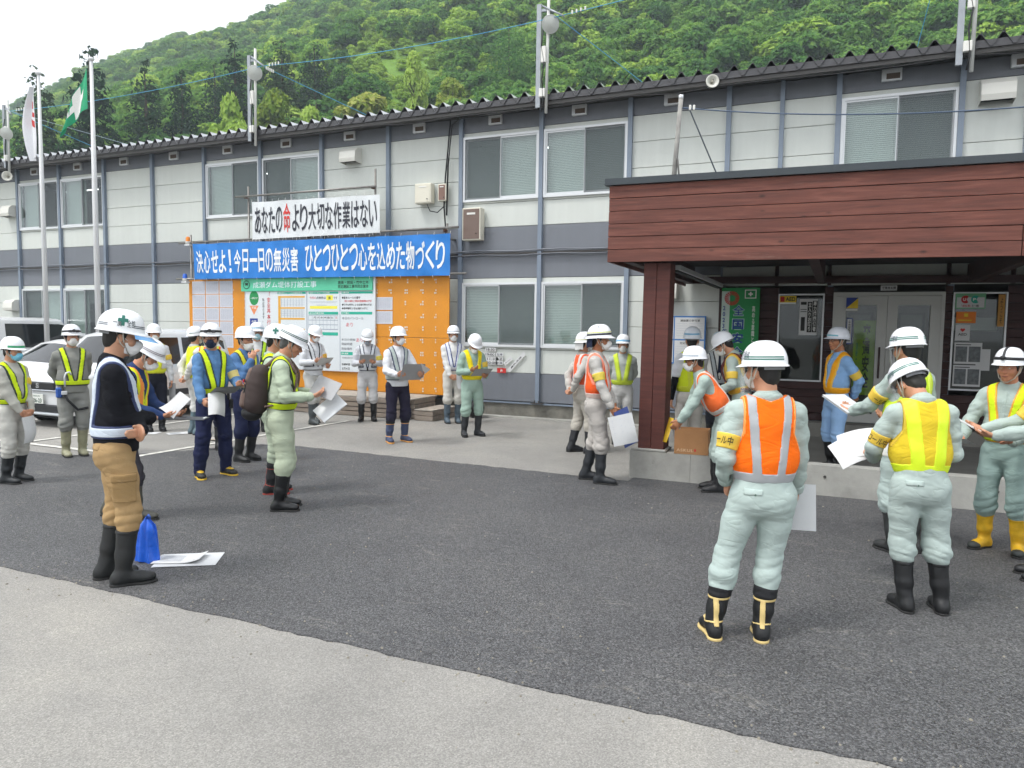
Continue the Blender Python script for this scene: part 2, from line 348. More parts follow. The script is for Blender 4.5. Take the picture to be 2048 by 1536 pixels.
# trees that stand apart from the wood
def plant(name, label, px, py_top, d, wpx, kind, mat, group, seed):
    dr = ray(px, py_top); hd = math.hypot(dr.x, dr.y); x, y = dr.x/hd*d, dr.y/hd*d; zt = H_CAM+dr.z/hd*d; zb = hill_z(x, y)-.3; hgt = zt-zb; half = wpx/2/FPX*d*1.05
    t = thing(name, label, 'tree', (x, y, zb), 0, group)
    if kind == 'cedar':
        V, F = crown_cedar(seed, 2600, wd=half/hgt); V = V*hgt
    else:
        V, F = crown_broad(seed, 2600, .075); V = V*np.array([half, half, hgt/1.35*.86]); V[:, 2] += hgt*.10
    nobj('crown', quad_mesh('crown', V, F, mat), t)
    r0 = .02*hgt
    tb = MB().tube([(0, 0, 0), (.01*hgt, 0, hgt*.35), (0, .01*hgt, hgt*.7), (0, 0, hgt*.96)], [r0, r0*.8, r0*.45, r0*.1], 8)
    for k in range(6 if kind != 'cedar' else 0):
        a = k*1.1+seed; tb.tube([(0, 0, hgt*(.25+.06*k)), (math.cos(a)*half*.35, math.sin(a)*half*.35, hgt*(.38+.06*k)), (math.cos(a)*half*.7, math.sin(a)*half*.7, hgt*(.48+.06*k))], [r0*.4, r0*.25, r0*.08], 6)
    tb.obj('trunk', BARK, t)
CG, BG = 'cedars at the foot of the hill', 'leafy trees at the foot of the hill'
for k, (px, py, d, w_, lb) in enumerate([(72, 138, 86, 80, 'thin cedar with a ragged top behind the white flag'), (176, 96, 84, 90, 'tall cedar with a forked bare top behind the green flag pole'), (288, 128, 88, 72, 'dark narrow cedar between the green flag and the next cedar right of it'), (362, 146, 88, 58, 'small dark cedar right of the narrow cedar beside the green flag'), (428, 128, 96, 60, 'slim cedar just left of the cedar beside the first floodlight mast'), (468, 86, 92, 62, 'tall cedar just left of the floodlight mast over the white banner'), (562, 80, 90, 74, 'tall dark cedar just right of the floodlight mast over the white banner'), (628, 84, 92, 66, 'cedar crossed by the blue rope, second right of the mast over the banner'), (684, 138, 96, 62, 'shorter dark cedar third right of the mast over the banner')]):
    plant('cedar_tree', lb, px, py-6, d, w_*1.25, 'cedar', LF_C, CG, 60+k)
plant('conifer_tree', 'big soft green conifer just left of the floodlight mast above the middle windows', 1018, 38, 92, 130, 'cedar', LF_D, None, 81)
for k, (px, py, d, w_, mt, lb) in enumerate([(545, 188, 80, 110, LF_Y, 'yellowish leafy tree just right of the mast over the white banner'), (462, 192, 78, 90, LF_B, 'low green leafy tree just left of the mast over the white banner'), (735, 182, 80, 130, LF_Y, 'wide pale leafy tree above the roof over the hooded vent'), (828, 118, 84, 62, LF_B, 'bright green upright tree standing alone on the open slope'), (905, 158, 82, 90, LF_Y, 'pale leafy bush tree between the upright tree and the big conifer'), (632, 196, 78, 80, LF_B, 'low green leafy tree below the cedar crossed by the blue rope'), (1250, 118, 90, 90, LF_B, 'rounded leafy tree right of the guy rope of the middle mast'), (1560, 78, 92, 120, LF_B, 'wide bright leafy tree above the roof over the narrow wall bays'), (1180, 130, 86, 90, LF_D, 'dark leafy tree behind the guy rope of the middle mast')]):
    plant('leafy_tree', lb, px, py, d, w_, 'broad', mt, BG, 90+k)
# the damp air over the valley
hz_m = bpy.data.materials.new('valley_haze'); hz_m.use_nodes = True; _t = hz_m.node_tree
for _n_ in list(_t.nodes): _t.nodes.remove(_n_)
_o = _t.nodes.new('ShaderNodeOutputMaterial'); _v = _t.nodes.new('ShaderNodeVolumePrincipled'); _v.inputs['Color'].default_value = (.78, .89, 1, 1); _v.inputs['Density'].default_value = .0011; _v.inputs['Anisotropy'].default_value = .2; _t.links.new(_v.outputs[0], _o.inputs['Volume'])
hz = MB().b2((-620, -265, -1.3), (620, 440, 260)).obj('haze', hz_m); tag(hz, 'thin damp haze in the air over the yard and hillside', 'haze', None, 'stuff')

# loose grit on the asphalt
gr = np.random.default_rng(3); gv = []; gf = []
for k in range(520):
    if k < 200: x_, y_ = gr.uniform(-7, 3.5), 3.38+gr.normal()*.12
    else: x_, y_ = gr.uniform(-8, 4), gr.uniform(2.2, 8.6)
    r_ = gr.uniform(.004, .011); b0 = len(gv); z_ = .006 if y_ > 3.38 else 0.
    pts_ = [(r_*gr.uniform(.7, 1.2)*math.cos(a), r_*gr.uniform(.7, 1.2)*math.sin(a), 0) for a in (0, 1.3, 2.5, 3.8, 5.1)]
    gv += [(x_+p[0], y_+p[1], z_-.001) for p in pts_]+[(x_+p[0]*.5, y_+p[1]*.5, z_+r_*.7) for p in pts_]
    gf += [(b0+i, b0+(i+1) % 5, b0+5+(i+1) % 5, b0+5+i) for i in range(5)]+[tuple(b0+5+i for i in range(5))]
grit = MB(); grit.add(gv, gf); tag(grit.obj('gravel', M('grit_stone', '8d887c', .9, var=.4, vs=3)), 'tiny loose stones scattered over the asphalt', 'gravel', None, 'stuff')
# ================================================================ site office: two storeys of panels between steel posts
FY = 13.892; BX = lambda i: -21.728+1.8*i
WHITE = M('panel_white', 'cbcfc9', .55, var=.045, vs=1.6, stretch=(4, 4, .35), bump=.06, bs=300, bdist=.002); GREY = M('panel_grey', '72767d', .6, var=.06, vs=1.5, stretch=(4, 4, .4), bump=.06, bs=300, bdist=.002); POST = M('steel_post', '7b8796', .5, var=.10, vs=3)
DARK = M('dark_inside', '17191a', .9); ALU = M('window_aluminium', 'd5d8da', .35, metal=.2); CONC = M('concrete', 'a3a29c', .85, var=.22, vs=3, bump=.2, bs=40); CONCD = M('concrete_stained', '77756d', .9, var=.4, vs=4, bump=.3, bs=30)
RUST = M('scaffold_pipe', '8d8a86', .45, metal=.6, var=.3, vs=14); BLK = M('black_rubber', '191a1c', .6); DGREY = M('eave_steel', '4a4846', .55, var=.1)
office = thing('site_office', 'long two-storey grey and white prefabricated site office with corrugated roof', 'building', (0, FY, 0))
I0, I1 = -4, 16; ROWS_U = [3.40, 3.93, 4.4175, 4.905, 5.3925, 5.88, 6.20]; ROWS_L = [.34, .93, 1.4175, 1.905, 2.3925, 2.88, 3.36]
WIN_U, WIN_L = {0, 1, 4, 5, 8, 9, 12}, {0, 1, 8, 9}
_pm = {}
def panel(x0, x1, z0, z1, mat):
    k = (round(x1-x0, 3), round(z1-z0, 3), mat.name)
    if k not in _pm: _pm[k] = MB().box((0, .02, 0), (k[0], .04, k[1]), None, .006).mesh('panel', mat)
    return nobj('panel', _pm[k], office, ((x0+x1)/2, rng.uniform(0, .002), (z0+z1)/2))
def bays(i): return [(BX(i), BX(i)+.9), (BX(i)+.9, BX(i+1))] if i == 11 else [(BX(i), BX(i+1))]
for i in range(I0, I1):
    for rows, win in ((ROWS_U, WIN_U), (ROWS_L, WIN_L)):
        for (xa, xb) in bays(i):
            for j in range(6):
                z0, z1 = rows[j]+.004, rows[j+1]-.004; grey = (j == 0 or j == 5)
                if i in win and 2 <= j <= 4: continue
                if rows is ROWS_L and -2.02 < xa+.5 < 3.6 and j < 5: continue      # the entrance takes this stretch
                panel(xa+.030, xb-.030, z0, z1, GREY if grey else WHITE)
        if i in win:
            panel(BX(i)+.03, BX(i+1)-.03, rows[4]+.385, rows[5]-.004, WHITE); panel(BX(i)+.03, BX(i+1)-.03, rows[2]+.004, rows[2]+.050, WHITE)
pmesh = MB().box((0, -.02, 3.27), (.085, .11, 5.86)).mesh('post', POST)
for i in range(I0, I1+1): nobj('post', pmesh, office, (BX(i), 0, 0))
hm = MB().box((0, -.02, 4.8), (.075, .10, 2.80)).mesh('post', POST); nobj('post', hm, office, (BX(11)+.9, 0, 0)); nobj('post', hm, office, (BX(13)+.9, 0, 0))
bf = MB()
for i in range(I0, I1+1):
    for dx in (-.045, .045): bf.box((BX(i)+dx, -.09, .36), (.02, .03, .05))
    bf.box((BX(i), -.06, .325), (.26, .10, .014))
bf.obj('post_foot', DGREY, office)
MB().b2((BX(I0), -.02, .295), (BX(I1), .10, .325)).obj('base_rail', POST, office)
MB().b2((BX(I0), -.045, 3.365), (BX(I1), .03, 3.395)).obj('floor_trim', DGREY, office)
MB().b2((BX(I0), .02, 0), (BX(I1), .3, .29)).obj('foundation', CONCD, office)
fp = [(BX(I0), -.45)]
q = BX(I0)
while q < BX(I1): fp.append((q, -.20+rng.uniform(-.03, .03))); q += .35
fp += [(BX(I1), .02), (BX(I0), .02)]
MB().prism(fp, 0, .035, 'xy').obj('footing', CONC, office)
# pipes and cables along the floor line
pp = MB()
for dz, dy, r_ in ((3.43, -.09, .016), (3.345, -.075, .012)):
    pp.tube([(BX(I0)+.45*k, dy, dz+.012*math.sin(k*1.7)) for k in range(int((BX(I1)-BX(I0))/.45))], r_, 6)
pp.obj('conduit', M('conduit_grey', '6c7078', .5), office)
# inside: dark rooms, floor slabs, ceilings
MB().b2((BX(I0), 2.6, 0), (BX(I1), 2.7, 6.2)).obj('inner_wall', M('room_wall', '8f918c', .9), office)
ins = MB()
for z in (.32, 3.30, 6.22): ins.b2((BX(I0), .06, z-.03), (BX(I1), 2.6, z+.03))
ins.obj('floor_slab', M('room_floor', '5b5d5c', .9), office)
for i in (0, 1, 4, 8, 9, 12):
    MB().tube([(BX(i)+.2, 1.3, 5.78), (BX(i)+1.6, 1.3, 5.78)], .018, 6).obj('fluorescent_tube', M('tube_light', 'ffffff', .5, emit=5), office)
# windows: sashes, glass and blinds
def blind_mat():
    if 'blind' in MATS: return MATS['blind']
    m = M('blind', 'aeb6ae', .8); t = m.node_tree; tc = t.nodes.new('ShaderNodeTexCoord'); wv = t.nodes.new('ShaderNodeTexWave'); wv.bands_direction = 'Z'; wv.inputs['Scale'].default_value = 9.5; wv.inputs['Distortion'].default_value = .15
    bp = t.nodes.new('ShaderNodeBump'); bp.inputs['Strength'].default_value = .25; bp.inputs['Distance'].default_value = .006; t.links.new(tc.outputs['Object'], wv.inputs[0]); t.links.new(wv.outputs['Fac'], bp.inputs['Height']); t.links.new(bp.outputs[0], t.nodes['Principled BSDF'].inputs['Normal'])
    r = t.nodes.new('ShaderNodeValToRGB'); r.color_ramp.elements[0].color = (*lin('b2b8b0'), 1); r.color_ramp.elements[1].color = (*lin('e4e9e2'), 1); t.links.new(wv.outputs['Fac'], r.inputs[0]); t.links.new(r.outputs[0], t.nodes['Principled BSDF'].inputs['Base Color']); return m
GL = glass('window_glass', 'e6eceb', .07); BLD = blind_mat(); SCREEN = M('insect_screen', '60676a', .8, alpha=.3)
def window(i, z0, z1, blinds, screen, parent=None, x0=None, x1=None):
    xa, xb = (BX(i)+.045, BX(i+1)-.045) if x0 is None else (x0, x1); o = bpy.data.objects.new('window', None); COL.objects.link(o); o.parent = parent or office; o.location = ((xa+xb)/2, 0, z0)
    wd = xb-xa; hgt = z1-z0; t = .045; f = MB()
    for lo, hi in (((-wd/2, -.05, 0), (-wd/2+t, .05, hgt)), ((wd/2-t, -.05, 0), (wd/2, .05, hgt)), ((-wd/2+t, -.05, 0), (wd/2-t, .05, t)), ((-wd/2+t, -.05, hgt-t), (wd/2-t, .05, hgt))): f.b2(lo, hi)
    f.obj('frame', ALU, o)
    for k, (a, b) in enumerate(((-wd/2+t, .02), (-.02, wd/2-t))):
        y = -.02 if k == 0 else .015; y = -y if screen == 0 else y; s = MB(); u = .03
        for lo, hi in (((a, y-.012, t), (a+u, y+.012, hgt-t)), ((b-u, y-.012, t), (b, y+.012, hgt-t)), ((a+u, y-.012, t), (b-u, y+.012, t+u+.01)), ((a+u, y-.012, hgt-t-u), (b-u, y+.012, hgt-t))): s.b2(lo, hi)
        so = s.obj('sash', ALU, o)
        MB().b2((a+u, y-.002, t+u+.01), (b-u, y+.002, hgt-t-u)).obj('pane', GL, so)
        if screen == k: MB().b2((a+.02, -.048, t), (b-.02, -.046, hgt-t)).obj('insect_screen', SCREEN, so)
        if blinds[k]: MB().b2((a, .10+.012*k, hgt-t-(hgt-2*t)*blinds[k]), (b, .108+.012*k, hgt-t)).obj('blind', BLD, so)
    return o
for i, bl, scn in ((0, (.97, 0), 1), (1, (.98, .0), 1), (4, (.98, .98), 1), (5, (.98, .98), 0), (8, (.98, .98), 0), (9, (.98, .98), 1), (12, (.99, .99), 1)): window(i, 4.463, 5.79, bl, scn)
for i, bl, scn in ((0, (.6, .95), 0), (1, (.97, .3), 1), (8, (.98, .98), 1), (9, (.98, .98), 1)): window(i, 1.463, 2.79, bl, scn)
# wall fittings
for i in list(range(-1, 11))+[12, 13]:
    x = BX(i)+.78; z = 6.09
    o = MB().box((x, -.035, z), (.30, .07, .20), None, .008).obj('vent', ALU, office); MB().box((x+.02, -.072, z-.025), (.20, .012, .09)).obj('vent_opening', M('vent_brown', '574a40', .8), o)
def hood(x, z, w_=.42, h_=.34, par=None):
    pr_ = [(0, h_), (-.16, h_*.96), (-.25, h_*.72), (-.27, h_*.28), (-.25, .02), (-.235, .02), (-.25, h_*.3), (-.235, h_*.7), (-.15, h_*.9), (0, h_*.92)]
    m = MB()
    n = len(pr_); m.add([(x-w_/2, a, z+b) for a, b in pr_]+[(x+w_/2, a, z+b) for a, b in pr_], [(k, (k+1) % n, n+(k+1) % n, n+k) for k in range(n)])
    for sx in (x-w_/2, x+w_/2): m.prism([(0, z+h_), (-.16, z+h_*.96), (-.25, z+h_*.72), (-.27, z+h_*.28), (-.25, z+.02), (0, z+.0)], sx-.004, sx+.004, 'yz')
    o = m.obj('exhaust_hood', M('hood_enamel', 'd9d8d0', .35), office); MB().box((x, -.12, z+.06), (w_-.02, .2, .01)).obj('hood_grille', DARK, o)
hood(BX(6)+.86, 5.46); hood(BX(13)+.46, 5.46, .46, .38); hood(-2.98, 2.42, .5, .42); hood(BX(-1)+1.5, 4.85); hood(BX(-1)+1.5, 2.15)
# roof of folded steel sheet
PT, AM = .30, .175; rz0 = 6.22
def roofpt(x, y): k = (x/PT) % 1; t = abs(2*k-1); t = min(1, max(0, (t-.12)/.76)); return (x, y, rz0+AM*t+(y+.5)*.05)
xs = []; q = BX(I0)-.4
while q < BX(I1)+.4:
    k = math.floor(q/PT)
    for fr in (.06, .44, .56, .94): xs.append((k+fr)*PT)
    q += PT
rv = [roofpt(x, y) for x in xs for y in (-.55, 6.5)]; rv2 = [(a, b, c-.012) for a, b, c in rv]; n = len(xs)
rf = MB(); rf.add(rv, [(2*k, 2*k+1, 2*k+3, 2*k+2) for k in range(n-1)]); ru = MB(); ru.add(rv2, [(2*k, 2*k+2, 2*k+3, 2*k+1) for k in range(n-1)]); ru.add([(p[0], p[1]-.001, p[2]) for k in range(n) for p in (rv[2*k], rv2[2*k])], [(2*k, 2*k+2, 2*k+3, 2*k+1) for k in range(n-1)])
rf.obj('roof', M('roof_steel', 'c4c7ca', .3, metal=.85, var=.12, vs=2), office); ru.obj('roof_underside', M('roof_under', '47474a', .6, var=.1), office)  # shade below the sheet and on its ends is put into the darker colour
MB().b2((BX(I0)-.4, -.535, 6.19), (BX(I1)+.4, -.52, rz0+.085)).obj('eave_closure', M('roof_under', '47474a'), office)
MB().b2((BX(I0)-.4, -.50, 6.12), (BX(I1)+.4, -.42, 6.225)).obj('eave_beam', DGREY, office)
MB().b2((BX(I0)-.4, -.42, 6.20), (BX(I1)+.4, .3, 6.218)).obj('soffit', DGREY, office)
MB().b2((BX(I0)-.4, 6.4, 0), (BX(I1)+.4, 6.5, 6.5)).obj('rear_wall', GREY, office)
ew = MB()
for x in (BX(I0)-.05, BX(I1)+.05): ew.b2((x-.05, 0, 0), (x+.05, 6.4, 6.3))
ew.obj('end_wall', GREY, office)
cb = MB()
cb.tube([(BX(I0)+k*.9, -.53, 6.08+.025*math.sin(k*2.1)-.02*(k % 2)) for k in range(36)], .009, 5)
cb.tube([(-7.55, -.12, 6.15), (-7.6, -.12, 5.6), (-7.66, -.12, 5.0), (-7.7, -.1, 4.4), (-7.62, -.13, 3.7), (-7.55, -.12, 2.9), (-7.6, -.12, 1.6)], .016, 6); cb.tube([(-5.55, -.5, 6.08), (-6.4, -.5, 6.05), (-7.2, -.3, 6.12), (-7.5, -.14, 6.05), (-7.6, -.12, 5.2), (-7.62, -.13, 4.2)], .018, 6)
cb.tube([(-8.05, -.2, 4.44), (-7.98, -.2, 4.30), (-7.8, -.2, 4.26), (-7.66, -.14, 4.40)], .012, 5)
cb.obj('cable', BLK, office)
def wall_box(name, label, x, z, w_, h_, d_, mat, dark=None, group=None):
    t = thing(name, label, 'utility box', (x, FY-.1, z), 0, group); MB().box((0, -d_/2+.06, 0), (w_, d_, h_), None, .012).obj('housing', mat, t)
    MB().box((0, -d_+.058, 0), (w_-.05, .012, h_-.05), None, .004).obj('cover', mat if not dark else dark, t); MB().box((0, -d_+.048, h_*.32), (w_*.45, .006, h_*.06)).obj('name_plate', M('plate_white', 'dddcd6', .5), t)
    MB().tube([(w_*.3, -d_+.04, -h_*.3), (w_*.3, -d_+.02, -h_*.3)], .012, 8).obj('latch', BLK, t)
wall_box('junction_box', 'square cream control box left of the pale brown meter box on the upper wall', -8.16, 4.68, .40, .42, .16, M('box_cream', 'd8d4c4', .5))
wall_box('meter_box', 'small brown meter box with clear cover beside the cream control box', -7.72, 4.68, .20, .36, .12, M('box_cream', 'd8d4c4', .5), M('meter_cover', '7b5d50', .3))
wall_box('meter_cabinet', 'large brown-fronted meter cabinet with cables below the left middle upper window', -6.98, 3.98, .42, .66, .2, M('box_cream', 'd8d4c4', .5), M('meter_cover_dark', '6d5a50', .3))
# lamp masts on the eave
def mast(px_, zt, zb, lampdz, label, flip=1, full=True):
    t = thing('floodlight_mast', label, 'floodlight', (px_, 13.30, 0), 0, 'floodlight masts on the eave')
    MB().box((0, 0, (zt+zb)/2), (.09, .06, zt-zb)).obj('channel', M('galvanised', '9a9fa4', .4, metal=.5, var=.12, vs=5), t)
    MB().tube([(.17, -.02, zb-.12), (.19, -.02, zt+.12)], .03, 8).obj('pole', M('white_pole', 'c9cac6', .4), t)
    br = MB().box((.08, 0, zt-.12), (.2, .04, .05)).box((.08, 0, zb+.25), (.2, .04, .05)); br.tube([(.05, 0, zt-.03), (.55*flip, -.15, zt-.35)], .02, 6); br.obj('bracket', M('galvanised', '9a9fa4', .4), t)
    MB().box((.12, -.05, zb+.95), (.10, .08, .30), None, .01).box((.10, -.05, zb+.25), (.12, .08, .16), None, .01).obj('ballast', M('plate_white', 'dddcd6', .5), t)
    wr = MB().tube([(.12, -.07, zt-.4), (.08, -.08, zb+1.1), (.14, -.08, zb+.8), (.10, -.08, zb+.5), (.13, -.08, zb+.1), (.1, -.06, zb-.1)], .014, 5); wr.obj('wire', BLK, t)
    if lampdz:
        lp = MB().lathe([(.0001, .14), (.05, .13), (.10, .08), (.155, .015), (.165, 0), (.155, -.004), (.14, .01)], n=24, axis='y').obj('lamp_shade', M('lamp_enamel', 'c5c7c4', .3), t)
        gl = MB().lathe([(.150, .002), (.11, -.02), (.0001, -.03)], n=24, axis='y').obj('lamp_glass', M('lamp_frost', 'c4c8c2', .25), lp)
        lp.location = (.28, -.14, lampdz); lp.rotation_euler = (R(22), 0, R(35))
mast(wy(500, 200, 13.3).x, 7.96, 6.05, 7.50, 'steel mast with round floodlight above the white banner')
mast(wy(1078, 100, 13.3).x, 7.95, 6.05, 7.50, 'tall steel mast with round floodlight above the middle upper windows')
mast(wy(1933, 60, 13.3).x-.08, 8.0, 5.95, 7.65, 'steel mast at the right end of the roof above the entrance')
mast(wy(10, 270, 13.3).x, 7.8, 6.10, 6.98, 'steel mast with tilted floodlight at the left picture edge', 1)
def horn(label, p, rz, sc=1.):
    t = thing('horn_speaker', label, 'loudspeaker', p, rz, 'horn loudspeakers under the eave'); t.scale = (sc,)*3
    MB().lathe([(.03, .20), (.035, .12), (.06, .07), (.10, .02), (.135, 0), (.13, -.005), (.09, .02), (.04, .08), (.0001, .09)], n=20, axis='y').obj('horn', M('horn_enamel', 'd4d3c9', .4), t)
    MB().lathe([(.0001, .02), (.028, .02), (.03, .09)], n=12, axis='y').obj('throat', M('horn_throat', '9a9789', .5), t); MB().lathe([(.0001, .19), (.055, .19), (.055, .30), (.0001, .30)], n=16, axis='y').obj('driver', M('horn_enamel', 'd4d3c9'), t); MB().tube([(0, .22, 0), (0, .24, .12), (0, .40, .13)], .012, 6).obj('bracket', DGREY, t)
horn('cream horn loudspeaker under the eave right of the middle mast', wy(1425, 162, 13.3), R(20), .85); horn('horn loudspeaker under the left end of the eave', wy(14, 352, 13.3), R(40))
def rope(label, a, b, sag, r_=.007, mat=None, ins=0, name='rope'):
    a, b = Vector(a), Vector(b); n = 22; pts_ = [a+(b-a)*(k/n)-Vector((0, 0, sag*4*(k/n)*(1-k/n))) for k in range(n+1)]
    t = thing(name, label, 'rope'); MB().tube(pts_, r_, 5).obj('line', mat or M('blue_rope', '4f9fc4', .6), t)
    for k in range(ins):
        p = a+(b-a)*(.03+.012*k); MB().box(p, (.03, .03, .07), None, .008).obj('insulator', M('plate_white', 'dddcd6'), t)
mp4 = [Vector((wy(10, 270, 13.3).x+.5, 13.15, 7.55)), Vector((wy(500, 200, 13.3).x+.5, 13.15, 7.62)), Vector((wy(1078, 100, 13.3).x+.5, 13.15, 7.62)), Vector((wy(1933, 60, 13.3).x+.4, 13.15, 8.45))]
rope('blue rope strung between the left edge mast and the mast over the banner', mp4[0], mp4[1], .12, ins=4); rope('blue rope strung from the banner mast to the middle mast', mp4[1], mp4[2], .12, ins=4); rope('blue rope strung from the middle mast to the right mast', mp4[2], mp4[3], .1, ins=4)
rope('guy rope from the banner mast down to the roof', mp4[1], (mp4[1].x+2.3, 15.2, 6.5), .0, ins=5); rope('guy rope from the middle mast down to the roof', mp4[2]+Vector((-.1, 0, 0)), (mp4[2].x+1.5, 15.0, 6.5), 0); rope('guy rope from the left edge mast down to the roof', mp4[0], (mp4[0].x+2.0, 15.0, 6.5), 0); rope('second guy rope from the left edge mast to the roof', mp4[0], (mp4[0].x+3.6, 15.0, 6.5), 0, .006, M('pale_rope', '9fb3bd', .6)); rope('blue guy rope beside the right mast', mp4[3]+Vector((-.5, 0, .6)), (mp4[3].x-1.0, 15.4, 6.5), 0)
# ================================================================ entrance canopy
def wood_mat(name, c1, c2, c3, wear):
    m = bpy.data.materials.new(name); m.use_nodes = True; t = m.node_tree; b = t.nodes['Principled BSDF']; L = t.links.new
    tc = t.nodes.new('ShaderNodeTexCoord'); oi = t.nodes.new('ShaderNodeObjectInfo'); mp = t.nodes.new('ShaderNodeMapping'); mp.inputs['Scale'].default_value = (.45, 1, 7)
    cm = t.nodes.new('ShaderNodeCombineXYZ'); mu = t.nodes.new('ShaderNodeMath'); mu.operation = 'MULTIPLY'; mu.inputs[1].default_value = 31; L(oi.outputs['Random'], mu.inputs[0]); L(mu.outputs[0], cm.inputs[0]); L(mu.outputs[0], cm.inputs[1]); L(cm.outputs[0], mp.inputs['Location'])
    L(tc.outputs['Object'], mp.inputs[0])
    n = t.nodes.new('ShaderNodeTexNoise'); n.inputs['Scale'].default_value = 3.2; n.inputs['Detail'].default_value = 7; n.inputs['Roughness'].default_value = .65; n.inputs['Distortion'].default_value = .6; L(mp.outputs[0], n.inputs['Vector'])
    r = t.nodes.new('ShaderNodeValToRGB'); e = r.color_ramp.elements; e[0].position = .3; e[0].color = (*lin(c1), 1); e[1].position = .68; e[1].color = (*lin(c3), 1); q = e.new(.5); q.color = (*lin(c2), 1); L(n.outputs['Fac'], r.inputs[0])
    vo = t.nodes.new('ShaderNodeTexVoronoi'); vo.inputs['Scale'].default_value = 2.3; mp2 = t.nodes.new('ShaderNodeMapping'); mp2.inputs['Scale'].default_value = (1, 1, 2.2); L(tc.outputs['Object'], mp2.inputs[0]); L(cm.outputs[0], mp2.inputs['Location']); L(mp2.outputs[0], vo.inputs['Vector'])
    kr = t.nodes.new('ShaderNodeValToRGB'); kr.color_ramp.elements[0].position = .03; kr.color_ramp.elements[0].color = (.25, .25, .25, 1); kr.color_ramp.elements[1].position = .11; kr.color_ramp.elements[1].color = (1, 1, 1, 1); L(vo.outputs['Distance'], kr.inputs[0])
    mx1 = t.nodes.new('ShaderNodeMix'); mx1.data_type = 'RGBA'; mx1.blend_type = 'MULTIPLY'; mx1.inputs[0].default_value = .9; L(r.outputs[0], mx1.inputs[6]); L(kr.outputs[0], mx1.inputs[7])
    n2 = t.nodes.new('ShaderNodeTexNoise'); n2.inputs['Scale'].default_value = 2.; n2.inputs['Detail'].default_value = 9; n2.inputs['Roughness'].default_value = .75; mp3 = t.nodes.new('ShaderNodeMapping'); mp3.inputs['Scale'].default_value = (.7, 1, 5); L(tc.outputs['Object'], mp3.inputs[0]); L(cm.outputs[0], mp3.inputs['Location']); L(mp3.outputs[0], n2.inputs['Vector'])
    wr = t.nodes.new('ShaderNodeValToRGB'); wr.color_ramp.elements[0].position = .6; wr.color_ramp.elements[0].color = (0, 0, 0, 1); wr.color_ramp.elements[1].position = .78; wr.color_ramp.elements[1].color = (wear, wear, wear, 1); L(n2.outputs['Fac'], wr.inputs[0])
    mx2 = t.nodes.new('ShaderNodeMix'); mx2.data_type = 'RGBA'; L(wr.outputs[0], mx2.inputs[0]); L(mx1.outputs[2], mx2.inputs[6]); mx2.inputs[7].default_value = (*lin('8d7468'), 1)
    L(mx2.outputs[2], b.inputs['Base Color']); b.inputs['Roughness'].default_value = .7
    bp = t.nodes.new('ShaderNodeBump'); bp.inputs['Strength'].default_value = .3; bp.inputs['Distance'].default_value = .004; L(n.outputs['Fac'], bp.inputs['Height']); L(bp.outputs[0], b.inputs['Normal'])
    MATS[name] = m; return m
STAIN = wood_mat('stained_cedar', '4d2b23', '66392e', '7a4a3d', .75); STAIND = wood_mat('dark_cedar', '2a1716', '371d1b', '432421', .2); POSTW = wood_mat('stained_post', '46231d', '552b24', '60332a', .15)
canopy = thing('entrance_canopy', 'red-brown wooden entrance canopy with deep plank fascia over the office door', 'canopy', (0, 8.9, 0)); canopy.rotation_euler[1] = R(.5)
PY = -.12; zb, zt = 2.64, 3.56; n = 6; ph = (zt-zb)/n
for k in range(n):
    for (xa, xb) in ((-2.63, 1.62+(.02 if k > 1 else 0)), (1.628+(.02 if k > 1 else 0), 6.0)):
        MB().box(((xa+xb)/2, PY+rng.uniform(-.003, .003), zb+ph*(k+.5)), (xb-xa, .03, ph-.006), None, .004).obj('plank', STAIN, canopy)
for k in range(n): MB().box((-2.615, PY+2.5, zb+ph*(k+.5)), (.03, 4.95, ph-.006), None, .004).obj('plank', STAIN, canopy)
MB().b2((-2.68, PY-.06, 3.562), (6.05, PY+.10, 3.64)).obj('flashing', M('flashing_slate', '3d4347', .4, metal=.4), canopy)
MB().b2((-2.62, PY+.10, 3.48), (6.0, 4.86, 3.57)).obj('roof_deck', M('flashing_slate', '3d4347'), canopy)
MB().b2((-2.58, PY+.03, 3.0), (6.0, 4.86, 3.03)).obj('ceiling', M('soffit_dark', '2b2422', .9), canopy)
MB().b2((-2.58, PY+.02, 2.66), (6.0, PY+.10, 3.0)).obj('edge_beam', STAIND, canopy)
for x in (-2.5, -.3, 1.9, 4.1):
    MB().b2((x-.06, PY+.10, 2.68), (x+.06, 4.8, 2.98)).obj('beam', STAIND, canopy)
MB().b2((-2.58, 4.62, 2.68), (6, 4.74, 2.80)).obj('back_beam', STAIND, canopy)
MB().b2((-2.02, .6, 2.60), (-1.88, 4.5, 2.66)).obj('light_rail', ALU, canopy); MB().b2((-1.99, .6, 2.58), (-1.91, 4.5, 2.598)).obj('light_slot', DARK, canopy)
